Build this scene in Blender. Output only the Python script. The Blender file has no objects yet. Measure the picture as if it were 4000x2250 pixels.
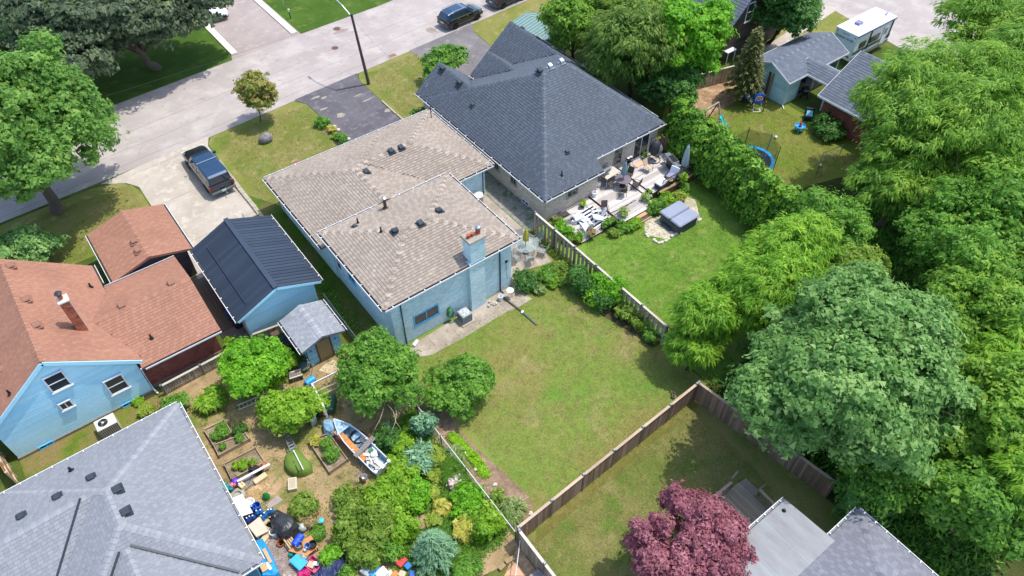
import bpy,math,random
import numpy as np
from mathutils import Vector,Matrix

# ---------------------------------------------------------------- camera, sky, sun, exposure
SC = bpy.context.scene
COL = SC.collection
TILT,YAW,ROLL,FOCAL = math.radians(47.915),math.radians(37.099),math.radians(-0.108),2867.3
_f = Vector((math.sin(YAW)*math.cos(TILT),math.cos(YAW)*math.cos(TILT),-math.sin(TILT)))
_r = Vector((math.cos(YAW),-math.sin(YAW),0.0))
_u = _r.cross(_f)
_r2 = _r*math.cos(ROLL)+_u*math.sin(ROLL)
_u2 = -_r*math.sin(ROLL)+_u*math.cos(ROLL)
CAM = Vector((0.0,0.0,37.0))
cd = bpy.data.cameras.new('camera')
cd.sensor_width = 36.0
cd.lens = FOCAL/4000*36
cd.clip_end = 3000
cam = bpy.data.objects.new('camera',cd)
COL.objects.link(cam)
m3 = Matrix((_r2,_u2,-_f)).transposed()
cam.matrix_world = Matrix.Translation(CAM) @ m3.to_4x4()
SC.camera = cam

SUN = Vector((0.37,-0.10,1.0)).normalized()
world = bpy.data.worlds.new('World')
SC.world = world
world.use_nodes = True
wn = world.node_tree.nodes
sky = wn.new('ShaderNodeTexSky')
sky.sky_type = 'NISHITA'
sky.sun_disc = False
sky.sun_elevation = math.asin(SUN.z)
sky.sun_rotation = math.atan2(SUN.x,SUN.y)
sky.air_density = 1.0
sky.dust_density = 1.5
wn['Background'].inputs['Strength'].default_value = 0.15
world.node_tree.links.new(sky.outputs[0],wn['Background'].inputs['Color'])
sd = bpy.data.lights.new('sun','SUN')
sd.energy = 2.0
sd.angle = math.radians(0.6)
sd.color = (1.0,0.955,0.88)
so = bpy.data.objects.new('sun',sd)
COL.objects.link(so)
so.rotation_euler = SUN.to_track_quat('Z','Y').to_euler()
so.location = (0,0,60)
SC.view_settings.view_transform = 'Standard'
SC.view_settings.look = 'None'
SC.view_settings.exposure = 1.06
SC.view_settings.gamma = 1.0
SC.cycles.max_bounces = 6
SC.cycles.transparent_max_bounces = 6

# ---------------------------------------------------------------- helpers
PI = math.pi
rnd = random.Random(7)


def V(*a):
    return Vector(a[0]) if len(a) == 1 else Vector(a)


def in_view(p):
    d = V(p) - CAM
    c = d.dot(_f)
    if c <= 0.1:
        return False
    return abs(d.dot(_r2)/c*FOCAL) < 2000 and abs(d.dot(_u2)/c*FOCAL) < 1125


# ---- materials
MATS = {}


def srgb(h):
    if isinstance(h,str):
        h = h.lstrip('#')
        c = [int(h[i:i+2],16)/255 for i in (0,2,4)]
        return tuple(x/12.92 if x <= 0.04045 else ((x+0.055)/1.055) ** 2.4 for x in c)
    return tuple(h)


def new_mat(name):
    m = bpy.data.materials.new(name)
    m.use_nodes = True
    nt = m.node_tree
    return m,nt,nt.nodes,nt.links,nt.nodes['Principled BSDF']


def M(name,col,rough=0.6,col2=None,scale=6.0,metal=0.0,bump=0.0,bscale=None,detail=5.0,spec=0.4,coat=0.0,
      stretch=None,contrast=0.25,alpha=None,trans=0.0):
    """procedural material: two tones mixed by noise in object space, with optional bump"""
    if name in MATS:
        return MATS[name]
    m,nt,n,l,b = new_mat(name)
    c1 = srgb(col)
    c2 = srgb(col2) if col2 else tuple(x*0.78 for x in c1)
    b.inputs['Roughness'].default_value = rough
    b.inputs['Metallic'].default_value = metal
    b.inputs['Specular IOR Level'].default_value = spec
    b.inputs['Coat Weight'].default_value = coat
    b.inputs['Transmission Weight'].default_value = trans
    tc = n.new('ShaderNodeTexCoord')
    src = tc.outputs['Object']
    if stretch:
        mp = n.new('ShaderNodeMapping')
        mp.inputs['Scale'].default_value = stretch
        l.new(src,mp.inputs['Vector'])
        src = mp.outputs[0]
    no = n.new('ShaderNodeTexNoise')
    no.inputs['Scale'].default_value = scale
    no.inputs['Detail'].default_value = detail
    no.inputs['Roughness'].default_value = 0.65
    l.new(src,no.inputs['Vector'])
    rp = n.new('ShaderNodeValToRGB')
    rp.color_ramp.elements[0].position = 0.5 - contrast
    rp.color_ramp.elements[1].position = 0.5+contrast
    rp.color_ramp.elements[0].color = (*c2,1)
    rp.color_ramp.elements[1].color = (*c1,1)
    l.new(no.outputs['Fac'],rp.inputs[0])
    l.new(rp.outputs[0],b.inputs['Base Color'])
    if bump:
        bn = n.new('ShaderNodeTexNoise')
        bn.inputs['Scale'].default_value = bscale or scale*4
        bn.inputs['Detail'].default_value = 4
        l.new(src,bn.inputs['Vector'])
        bp = n.new('ShaderNodeBump')
        bp.inputs['Strength'].default_value = bump
        bp.inputs['Distance'].default_value = 0.05
        l.new(bn.outputs['Fac'],bp.inputs['Height'])
        l.new(bp.outputs[0],b.inputs['Normal'])
    if alpha is not None:
        b.inputs['Alpha'].default_value = alpha
    MATS[name] = m
    return m


def tone_mat(name,cols,rough=0.85,grain=30.0,gamt=0.25,big=0.6,bamt=0.12,bump=0.0,spec=0.25,metal=0.0):
    """material whose colour is picked per piece from the mesh attribute 'tone', with grain and large-scale weathering"""
    if name in MATS:
        return MATS[name]
    m,nt,n,l,b = new_mat(name)
    at = n.new('ShaderNodeAttribute')
    at.attribute_name = 'tone'
    rp = n.new('ShaderNodeValToRGB')
    e = rp.color_ramp.elements
    while len(e) < len(cols):
        e.new(0.5)
    for i,c in enumerate(cols):
        e[i].position = i/max(1,len(cols) - 1)
        e[i].color = (*srgb(c),1)
    l.new(at.outputs['Fac'],rp.inputs[0])
    geo = n.new('ShaderNodeNewGeometry')
    last = rp.outputs[0]
    for sc,am in ((grain,gamt),(big,bamt)):
        no = n.new('ShaderNodeTexNoise')
        no.inputs['Scale'].default_value = sc
        no.inputs['Detail'].default_value = 4
        l.new(geo.outputs['Position'],no.inputs['Vector'])
        mr = n.new('ShaderNodeMapRange')
        mr.inputs[1].default_value = 0.3
        mr.inputs[2].default_value = 0.7
        mr.inputs[3].default_value = 1 - am
        mr.inputs[4].default_value = 1+am
        l.new(no.outputs['Fac'],mr.inputs[0])
        mx = n.new('ShaderNodeMix')
        mx.data_type = 'RGBA'
        mx.blend_type = 'MULTIPLY'
        mx.inputs[0].default_value = 1.0
        l.new(last,mx.inputs[6])
        l.new(mr.outputs[0],mx.inputs[7])
        last = mx.outputs[2]
    l.new(last,b.inputs['Base Color'])
    b.inputs['Roughness'].default_value = rough
    b.inputs['Specular IOR Level'].default_value = spec
    b.inputs['Metallic'].default_value = metal
    MATS[name] = m
    return m


def leaf_mat(name,cols,trans=0.48,rough=0.55):
    if name in MATS:
        return MATS[name]
    m,nt,n,l,b = new_mat(name)
    at = n.new('ShaderNodeAttribute')
    at.attribute_name = 'tone'
    rp = n.new('ShaderNodeValToRGB')
    e = rp.color_ramp.elements
    while len(e) < len(cols):
        e.new(0.5)
    for i,c in enumerate(cols):
        e[i].position = i/max(1,len(cols) - 1)
        e[i].color = (*srgb(c),1)
    l.new(at.outputs['Fac'],rp.inputs[0])
    l.new(rp.outputs[0],b.inputs['Base Color'])
    b.inputs['Roughness'].default_value = rough
    b.inputs['Specular IOR Level'].default_value = 0.3
    tr = n.new('ShaderNodeBsdfTranslucent')
    hs = n.new('ShaderNodeHueSaturation')
    hs.inputs['Value'].default_value = 1.35
    hs.inputs['Saturation'].default_value = 1.0
    l.new(rp.outputs[0],hs.inputs['Color'])
    l.new(hs.outputs[0],tr.inputs['Color'])
    mx = n.new('ShaderNodeMixShader')
    mx.inputs[0].default_value = trans
    l.new(b.outputs[0],mx.inputs[1])
    l.new(tr.outputs[0],mx.inputs[2])
    l.new(mx.outputs[0],n['Material Output'].inputs['Surface'])
    MATS[name] = m
    return m


def glass_mat(name='dark_glass',col=(0.03,0.04,0.05),rough=0.05):
    if name in MATS:
        return MATS[name]
    m,nt,n,l,b = new_mat(name)
    b.inputs['Base Color'].default_value = (*col,1)
    b.inputs['Roughness'].default_value = rough
    b.inputs['Specular IOR Level'].default_value = 0.8
    MATS[name] = m
    return m


def ground_mat(name,layers,bump=0.4,bscale=14.0,rough=0.95,fine=0.3,fscale=45.0,spec=0.1):
    """layers: first a colour; then (colour, noise scale, threshold, softness) patches over it; world-space"""
    if name in MATS:
        return MATS[name]
    m,nt,n,l,b = new_mat(name)
    geo = n.new('ShaderNodeNewGeometry')
    rgb = n.new('ShaderNodeRGB')
    rgb.outputs[0].default_value = (*srgb(layers[0]),1)
    last = rgb.outputs[0]
    for i,(c,sc,th,sf) in enumerate(layers[1:]):
        mp = n.new('ShaderNodeMapping')
        mp.inputs['Location'].default_value = (13.7*i+len(name)*3.1,5.1*i+ord(name[0]),0)
        l.new(geo.outputs['Position'],mp.inputs['Vector'])
        no = n.new('ShaderNodeTexNoise')
        no.inputs['Scale'].default_value = sc
        no.inputs['Detail'].default_value = 6
        no.inputs['Roughness'].default_value = 0.62
        l.new(mp.outputs[0],no.inputs['Vector'])
        mr = n.new('ShaderNodeMapRange')
        mr.inputs[1].default_value = th - sf
        mr.inputs[2].default_value = th+sf
        l.new(no.outputs['Fac'],mr.inputs[0])
        mx = n.new('ShaderNodeMix')
        mx.data_type = 'RGBA'
        l.new(mr.outputs[0],mx.inputs[0])
        l.new(last,mx.inputs[6])
        mx.inputs[7].default_value = (*srgb(c),1)
        last = mx.outputs[2]
    no = n.new('ShaderNodeTexNoise')
    no.inputs['Scale'].default_value = fscale
    no.inputs['Detail'].default_value = 3
    l.new(geo.outputs['Position'],no.inputs['Vector'])
    n2 = n.new('ShaderNodeTexNoise')
    n2.inputs['Scale'].default_value = bscale
    n2.inputs['Detail'].default_value = 5
    l.new(geo.outputs['Position'],n2.inputs['Vector'])
    ad = n.new('ShaderNodeMath')
    l.new(no.outputs['Fac'],ad.inputs[0])
    l.new(n2.outputs['Fac'],ad.inputs[1])
    mr = n.new('ShaderNodeMapRange')
    mr.inputs[1].default_value = 0.65
    mr.inputs[2].default_value = 1.35
    mr.inputs[3].default_value = 1 - fine
    mr.inputs[4].default_value = 1+fine
    l.new(ad.outputs[0],mr.inputs[0])
    mx = n.new('ShaderNodeMix')
    mx.data_type = 'RGBA'
    mx.blend_type = 'MULTIPLY'
    mx.inputs[0].default_value = 1.0
    l.new(last,mx.inputs[6])
    l.new(mr.outputs[0],mx.inputs[7])
    l.new(mx.outputs[2],b.inputs['Base Color'])
    if bump:
        bp = n.new('ShaderNodeBump')
        bp.inputs['Strength'].default_value = bump
        bp.inputs['Distance'].default_value = 0.06
        l.new(ad.outputs[0],bp.inputs['Height'])
        l.new(bp.outputs[0],b.inputs['Normal'])
    b.inputs['Roughness'].default_value = rough
    b.inputs['Specular IOR Level'].default_value = spec
    MATS[name] = m
    return m


# ---- objects
OFF = {}


def tag(o,label=None,cat=None,group=None,kind=None):
    if label:
        o['label'] = label
    if cat:
        o['category'] = cat
    if group:
        o['group'] = group
    if kind:
        o['kind'] = kind
    return o


def thing(name,label,cat,loc=(0,0,0),rz=0.0,group=None,local=False):
    """an Empty at the thing's base; parts given in world coordinates (or local ones when local=True)"""
    o = bpy.data.objects.new(name,None)
    COL.objects.link(o)
    o.empty_display_size = 0.2
    o.location = loc
    o.rotation_euler = (0,0,rz)
    OFF[o.name] = Vector((0,0,0)) if local else Vector(loc)
    return tag(o,label,cat,group)


def copy_tree(o,loc=None,rz=None,label=None,parent=None,scale=None):
    c = o.copy()
    COL.objects.link(c)
    if parent:
        c.parent = parent
        c.matrix_parent_inverse = o.matrix_parent_inverse
    if loc is not None:
        c.location = loc
    if rz is not None:
        c.rotation_euler = (0,0,rz)
    if scale is not None:
        c.scale = scale
    if label:
        c['label'] = label
    for ch in list(o.children):
        copy_tree(ch,parent=c)
    return c


def mesh_obj(name,verts,faces,mat,parent=None,off=None,smooth=False,mats=None,tone=None):
    me = bpy.data.meshes.new(name)
    if off is None:
        off = OFF.get(parent.name,Vector()) if parent else Vector()
    if off.length > 0:
        verts = [(v[0] - off.x,v[1] - off.y,v[2] - off.z) for v in verts]
    me.from_pydata(verts,[],faces)
    for m_ in (mat if isinstance(mat,(list,tuple)) else [mat]):
        me.materials.append(m_)
    if mats:
        me.polygons.foreach_set('material_index',mats)
    if smooth:
        me.polygons.foreach_set('use_smooth',[True]*len(faces))
    if tone is not None:
        a = me.attributes.new('tone','FLOAT','FACE')
        a.data.foreach_set('value',[tone]*len(faces) if np.isscalar(tone) else list(tone))
    me.validate()
    o = bpy.data.objects.new(name,me)
    COL.objects.link(o)
    if parent:
        o.parent = parent
        OFF[o.name] = off
    return o


class MB:
    """collects shapes for ONE mesh object"""

    def __init__(s):
        s.v,s.f,s.mi,s.cur = [],[],[],0

    def add(s,vs,fs):
        k = len(s.v)
        s.v += [tuple(x) for x in vs]
        s.f += [tuple(i+k for i in f) for f in fs]
        s.mi += [s.cur]*len(fs)
        return s

    def box(s,c,d,rz=0.0,rx=0.0,ry=0.0,taper=1.0):
        mt = Matrix.Rotation(rz,3,'Z') @ Matrix.Rotation(ry,3,'Y') @ Matrix.Rotation(rx,3,'X')
        c = V(c)
        vs = []
        for z in (-1,1):
            t = taper if z > 0 else 1.0
            for x,y in ((-1,-1),(1,-1),(1,1),(-1,1)):
                vs.append(c+mt @ V(x*d[0]/2*t,y*d[1]/2*t,z*d[2]/2))
        return s.add(vs,[(0,3,2,1),(4,5,6,7),(0,1,5,4),(1,2,6,5),(2,3,7,6),(3,0,4,7)])

    def rbox(s,c,d,r=0.05,rz=0.0,seg=3):
        """box with rounded vertical edges and a soft top edge"""
        pts = []
        for cx,cy,a0 in ((1,1,0),(-1,1,90),(-1,-1,180),(1,-1,270)):
            for i in range(seg+1):
                a = math.radians(a0+90*i/seg)
                pts.append((cx*(d[0]/2 - r)+r*math.cos(a),cy*(d[1]/2 - r)+r*math.sin(a)))
        c = V(c)
        mt = Matrix.Rotation(rz,3,'Z')
        k = len(pts)
        rings = []
        for z,ins in ((-d[2]/2,0),(d[2]/2 - r*.6,0),(d[2]/2,r*.6)):
            for p in pts:
                q = V(p[0]*(1 - ins/max(d[0]/2,.01)),p[1]*(1 - ins/max(d[1]/2,.01)),z)
                rings.append(c+mt @ q)
        fs = [tuple(range(k - 1,-1,-1)),tuple(range(2*k,3*k))]
        for j in range(2):
            for i in range(k):
                i2 = (i+1) % k
                fs.append((j*k+i,j*k+i2,(j+1)*k+i2,(j+1)*k+i))
        return s.add(rings,fs)

    def beam(s,p0,p1,w,h,up=(0,0,1)):
        p0,p1 = V(p0),V(p1)
        d = (p1 - p0).normalized()
        upv = V(up)
        if abs(d.dot(upv)) > .99:
            upv = V(1,0,0)
        x = d.cross(upv).normalized()
        y = x.cross(d)
        vs = []
        for p in (p0,p1):
            for a,b in ((-1,-1),(1,-1),(1,1),(-1,1)):
                vs.append(p+x*(a*w/2)+y*(b*h/2))
        return s.add(vs,[(0,1,2,3),(4,7,6,5),(0,4,5,1),(1,5,6,2),(2,6,7,3),(3,7,4,0)])

    def cyl(s,p0,p1,r0,r1=None,n=10,cap=True):
        r1 = r0 if r1 is None else r1
        p0,p1 = V(p0),V(p1)
        d = (p1 - p0).normalized()
        a = d.cross(V(0,0,1))
        if a.length < 1e-3:
            a = V(1,0,0)
        a.normalize()
        b = d.cross(a)
        vs = []
        for p,r in ((p0,r0),(p1,r1)):
            for i in range(n):
                t = 2*PI*i/n
                vs.append(p+a*(r*math.cos(t))+b*(r*math.sin(t)))
        fs = [(i,(i+1) % n,n+(i+1) % n,n+i) for i in range(n)]
        if cap:
            fs += [tuple(range(n - 1,-1,-1)),tuple(range(n,2*n))]
        return s.add(vs,fs)

    def tube(s,pts,r,n=6,closed=False):
        pts = [V(p) for p in pts]
        rs = r if isinstance(r,(list,tuple)) else [r]*len(pts)
        vs = []
        k = len(pts)
        up = V(0,0,1)
        for i,p in enumerate(pts):
            a = pts[(i - 1) % k] if (closed or i > 0) else p
            b = pts[(i+1) % k] if (closed or i < k - 1) else p
            d = (b - a).normalized()
            x = d.cross(up)
            if x.length < 0.05:
                x = d.cross(V(1,0,0))
            x.normalize()
            y = x.cross(d)
            for j in range(n):
                t = 2*PI*j/n
                vs.append(p+x*(rs[i]*math.cos(t))+y*(rs[i]*math.sin(t)))
        fs = []
        for i in range(k if closed else k - 1):
            for j in range(n):
                a,b = i*n+j,i*n+(j+1) % n
                c,d = ((i+1) % k)*n+(j+1) % n,((i+1) % k)*n+j
                fs.append((a,d,c,b))
        if not closed:
            fs += [tuple(range(n)),tuple(range((k - 1)*n+n - 1,(k - 1)*n - 1,-1))]
        return s.add(vs,fs)

    def lathe(s,c,prof,n=16,sx=1.0,sy=1.0,rz=0.0):
        """prof: (radius, z) from bottom to top round a vertical axis at c"""
        c = V(c)
        vs = []
        for r,z in prof:
            for i in range(n):
                t = 2*PI*i/n+rz
                vs.append((c.x+r*sx*math.cos(t),c.y+r*sy*math.sin(t),c.z+z))
        fs = []
        for j in range(len(prof) - 1):
            for i in range(n):
                i2 = (i+1) % n
                fs.append((j*n+i,j*n+i2,(j+1)*n+i2,(j+1)*n+i))
        fs.append(tuple(range(n - 1,-1,-1)))
        k = (len(prof) - 1)*n
        fs.append(tuple(range(k,k+n)))
        return s.add(vs,fs)

    def prism(s,poly,z0,z1):
        n = len(poly)
        ar = sum(poly[i][0]*poly[(i+1) % n][1] - poly[(i+1) % n][0]*poly[i][1] for i in range(n))
        if ar < 0:
            poly = poly[::-1]
        vs = [(p[0],p[1],z0) for p in poly]+[(p[0],p[1],z1) for p in poly]
        fs = [tuple(range(n - 1,-1,-1)),tuple(range(n,2*n))]
        fs += [(i,(i+1) % n,n+(i+1) % n,n+i) for i in range(n)]
        return s.add(vs,fs)

    def blob(s,c,r,n=10,m=6,jit=0.0,seed=0,flat=0.0):
        """lumpy ellipsoid"""
        q = random.Random(seed)
        c = V(c)
        r = (r,r,r) if np.isscalar(r) else r
        vs = [(c.x,c.y,c.z - r[2]*(1 - flat))]
        for j in range(1,m):
            ph = -PI/2+PI*j/m
            for i in range(n):
                t = 2*PI*i/n
                k = 1+q.uniform(-jit,jit)
                z = math.sin(ph)*r[2]*k
                if z < -r[2]*(1 - flat):
                    z = -r[2]*(1 - flat)
                vs.append((c.x+math.cos(ph)*math.cos(t)*r[0]*k,c.y+math.cos(ph)*math.sin(t)*r[1]*k,c.z+z))
        vs.append((c.x,c.y,c.z+r[2]))
        fs = []
        for i in range(n):
            fs.append((0,1+(i+1) % n,1+i))
            k = 1+(m - 2)*n
            fs.append((k+i,k+(i+1) % n,len(vs) - 1))
        for j in range(m - 2):
            for i in range(n):
                a,b = 1+j*n+i,1+j*n+(i+1) % n
                fs.append((a,b,b+n,a+n))
        return s.add(vs,fs)

    def build(s,name,mat,parent=None,smooth=False,tone=None):
        return mesh_obj(name,s.v,s.f,mat,parent,smooth=smooth,mats=s.mi if isinstance(mat,(list,tuple)) else None,tone=tone)

    def top(s,name,mat,label,cat,group=None,smooth=False):
        """one-mesh thing with its origin at its base"""
        a = np.array(s.v)
        off = Vector(((a[:,0].min()+a[:,0].max())/2,(a[:,1].min()+a[:,1].max())/2,a[:,2].min()))
        o = mesh_obj(name,s.v,s.f,mat,None,off=off,smooth=smooth,mats=s.mi if isinstance(mat,(list,tuple)) else None)
        o.location = off
        return tag(o,label,cat,group)


def sheet(name,poly,z,mat,kind='structure',parent=None):
    """flat ground sheet with a small skirt"""
    b = MB().prism([(p[0],p[1]) for p in poly],z - 0.05,z)
    o = b.build(name,mat,parent)
    if kind:
        o['kind'] = kind
    return o


def spans(poly,b):
    """intervals in a where the horizontal line at b crosses polygon poly [(a, b)]"""
    xs = []
    n = len(poly)
    for i in range(n):
        (a0,b0),(a1,b1) = poly[i],poly[(i+1) % n]
        if (b0 <= b) != (b1 <= b):
            xs.append(a0+(a1 - a0)*(b - b0)/(b1 - b0))
    xs.sort()
    return [(xs[i],xs[i+1]) for i in range(0,len(xs) - 1,2)]


def minus(iv,holes,b0,b1):
    """cut hole intervals out of iv"""
    out = [iv]
    for h in holes:
        if h[3] <= b0+1e-4 or h[2] >= b1 - 1e-4:
            continue
        nxt = []
        for a,c in out:
            if h[1] <= a or h[0] >= c:
                nxt.append((a,c))
            else:
                if h[0] > a:
                    nxt.append((a,h[0]))
                if h[1] < c:
                    nxt.append((h[1],c))
        out = nxt
    return [o for o in out if o[1] - o[0] > 0.02]


class Pieces:
    """many alike pieces of one part: the ones that show largest become objects, the rest one 'stuff' mesh.
    A piece is (key, 3x4 frame, shape) where equal keys share mesh data."""

    def __init__(s,name,mat,limit=300,edge=None):
        s.name,s.mat,s.limit,s.full,s.odd,s.edge = name,mat,limit,[],[],edge

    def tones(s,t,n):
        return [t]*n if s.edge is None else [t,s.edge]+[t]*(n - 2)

    def put(s,key,o,u,v,n,tone):
        s.full.append((key,V(o),V(u),V(v),V(n),tone))

    def raw(s,vs,fs,tone):
        s.odd.append((vs,fs,tone))

    def finish(s,parent,shapes):
        off = OFF.get(parent.name,Vector())
        cand = [i for i,p in enumerate(s.full) if in_view(p[1])]
        cand.sort(key=lambda i: (s.full[i][1] - CAM).length)
        pick = set(cand[:s.limit])
        cache = {}
        for i in sorted(pick):
            key,o,u,v,n,t = s.full[i]
            tq = round(t*5)/5
            me = cache.get((key,tq))
            if me is None:
                vs,fs = shapes[key]
                me = bpy.data.meshes.new(s.name)
                me.from_pydata(vs,[],fs)
                me.materials.append(s.mat)
                a = me.attributes.new('tone','FLOAT','FACE')
                a.data.foreach_set('value',s.tones(tq,len(fs)))
                cache[(key,tq)] = me
            ob = bpy.data.objects.new(s.name,me)
            COL.objects.link(ob)
            ob.parent = parent
            mt = Matrix((u,v,n)).transposed().to_4x4()
            mt.translation = o - off
            ob.matrix_local = mt
        vs_,fs_,tn = [],[],[]
        for i,(key,o,u,v,n,t) in enumerate(s.full):
            if i in pick:
                continue
            k = len(vs_)
            vs,fs = shapes[key]
            vs_ += [tuple(o+u*q[0]+v*q[1]+n*q[2]) for q in vs]
            fs_ += [tuple(j+k for j in f) for f in fs]
            tn += s.tones(t,len(fs))
        for vs,fs,t in s.odd:
            k = len(vs_)
            vs_ += [tuple(q) for q in vs]
            fs_ += [tuple(j+k for j in f) for f in fs]
            tn += s.tones(t,len(fs))
        if vs_:
            r = mesh_obj(s.name+'_field',vs_,fs_,s.mat,parent,tone=tn)
            r['kind'] = 'stuff'


def wedge(w,e,t0,t1):
    """a shingle or lap: thick at its lower edge, thin at its upper edge"""
    h = w/2
    vs = [(-h,0,0),(h,0,0),(h,e,0),(-h,e,0),(-h,0,t0),(h,0,t0),(h,e,t1),(-h,e,t1)]
    return vs,[(4,5,6,7),(0,1,5,4),(1,2,6,5),(3,0,4,7)]


def brickbox(w,h,t):
    vs = [(0,0,0),(w,0,0),(w,h,0),(0,h,0),(0,0,t),(w,0,t),(w,h,t),(0,h,t)]
    return vs,[(4,5,6,7),(0,1,5,4),(1,2,6,5),(2,3,7,6),(3,0,4,7)]

# ---------------------------------------------------------------- ground, road, drives, lawns
def S(o):
    o['kind'] = 'structure'
    return o


g_far = ground_mat('ground_grass',['#4d5f27',('#656734',.25,.55,.1),('#3d5021',.6,.55,.1)],fine=.36)
S(mesh_obj('ground',[(-400,-400,0),(600,-400,0),(600,700,0),(-400,700,0)],[(0,1,2,3)],g_far))
asph = ground_mat('road_asphalt',['#a69d97',('#9b928d',.12,.5,.12),('#b0a7a0',.5,.56,.1),('#918984',1.6,.64,.05)],fine=.1,bump=.1,fscale=60,bscale=25,rough=.9)
sheet('road',[(-60,50.4),(-6,54.7),(9.4,55.35),(24.2,56.45),(32,57.05),(60,59.2),(110,63),(110,74),(60,69),(33,66.55),(23.7,66.2),(4.9,64.95),(-20,63.2),(-60,60)],.012,asph)
conc = ground_mat('pale_concrete',['#b3a99c',('#a59b8e',.35,.5,.12),('#bdb4a7',1.2,.58,.08),('#8f8578',2.5,.66,.05)],fine=.09,bump=.08,rough=.9)
dark_asph = ground_mat('dark_asphalt',['#656266',('#59565a',.5,.5,.1),('#757173',1.5,.6,.06)],fine=.14,bump=.15,rough=.9)
worn_asph = ground_mat('worn_asphalt',['#7d7877',('#6d696b',.4,.5,.1),('#928b86',1.0,.62,.06)],fine=.12,bump=.12,rough=.9)
pink_conc = ground_mat('pink_concrete',['#9f938e',('#948883',.3,.52,.12),('#a89c96',1.1,.6,.07)],fine=.08,bump=.06,rough=.9)
patio = ground_mat('patio_concrete',['#a89d8f',('#978b7c',.5,.5,.12),('#b5aa9c',1.3,.58,.08),('#7f7463',1.8,.64,.06)],fine=.1,bump=.1,rough=.9)
soil = ground_mat('bare_soil',['#a88a6c',('#8d7258',.8,.5,.1),('#bfa384',1.6,.58,.08),('#6f6040',1.1,.66,.06)],fine=.25,bump=.5,rough=1)
mulch = ground_mat('brown_mulch',['#927b66',('#766350',1.4,.5,.1),('#a48b74',3,.6,.08)],fine=.3,bump=.5,rough=1)
dirt_yard = ground_mat('worn_yard',['#96825f',('#6c7434',.3,.56,.07),('#ad9270',.6,.55,.07),('#6f5f42',1.3,.62,.07),('#5f7030',.9,.64,.05)],fine=.3,bump=.5,rough=1)
lawn_dry = ground_mat('dry_lawn',['#72823a',('#827e46',.14,.5,.07),('#8e8556',.4,.6,.07),('#648532',.24,.58,.07),('#857c4e',1.0,.62,.06)],fine=.34,bump=.4)
lawn_lush = ground_mat('lush_lawn',['#62842e',('#718d3a',.3,.5,.1),('#567a28',.55,.56,.08),('#838c4c',.7,.6,.06),('#6b7a38',1.6,.6,.06)],fine=.36,bump=.4)
lawn_front = ground_mat('front_lawn',['#6f7636',('#827d49',.25,.48,.09),('#64762f',.5,.58,.08),('#8f8659',1.1,.6,.06)],fine=.38,bump=.4)
lawn_shady = ground_mat('shady_lawn',['#657434',('#7d7a48',.22,.48,.09),('#55722a',.5,.57,.07),('#868053',.9,.62,.06)],fine=.36,bump=.4)
side_grass = ground_mat('side_grass',['#4e6523',('#67603b',.4,.56,.08),('#3f5a1c',.8,.58,.08)],fine=.36,bump=.4)

# front lawns
sheet('lawn',[(-40,47),(-1.2,47),(3.4,46.5),(3.4,46.2),(3.4,52),(3.1,53.2),(2.2,54.1),(.5,54.6),(-6,54.4),(-40,51)],.008,lawn_front)
sheet('lawn',[(9.7,35),(11.3,43.5),(19.3,43.5),(19.3,47.5),(19.0,51.5),(18.9,54.9),(18.2,55.95),(10.4,55.35),(9.85,54.6),(9.75,50)],.008,lawn_front)
sheet('lawn',[(24.4,43.5),(26,43.5),(27.5,47),(31.0,47.2),(31.2,54),(31.4,56.2),(30.9,56.95),(25.0,56.45),(24.5,55.4)],.008,lawn_front)
sheet('lawn',[(37.0,47),(45,47),(60,50),(60,59.0),(40,57.65),(38.4,57.5),(37.9,56.4)],.008,lawn_front)
# far side lawns
sheet('lawn',[(-60,60.3),(-20,63.4),(4.9,65.15),(16.6,65.85),(16.95,67),(16.9,77),(16.9,100),(-60,100)],.008,ground_mat('far_lawn',['#476123',('#3d581d',.3,.5,.1),('#596b2e',.8,.6,.06)],fine=.36))
sheet('lawn',[(23.7,66.3),(25.5,66.3),(33,66.7),(37,67.4),(36.5,72),(34,76),(33,100),(23.6,100),(23.6,77)],.008,MATS['far_lawn'])
sheet('driveway',[(16.6,65.6),(24.0,66.1),(23.7,100),(16.9,100),(17.0,77),(17.0,66.9)],.01,pink_conc)
sheet('driveway',[(38,67.2),(60,69),(60,100),(35,100),(36.5,75)],.01,pink_conc)
for p0,p1 in (((17.25,66.6),(17.1,82)),((23.5,66.7),(23.4,84))):
    S(MB().beam((*p0,.05),(*p1,.05),.6,.14).build('kerb',M('white_kerb','#d9d4ca',.8,'#c6c0b5',3)))
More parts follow.
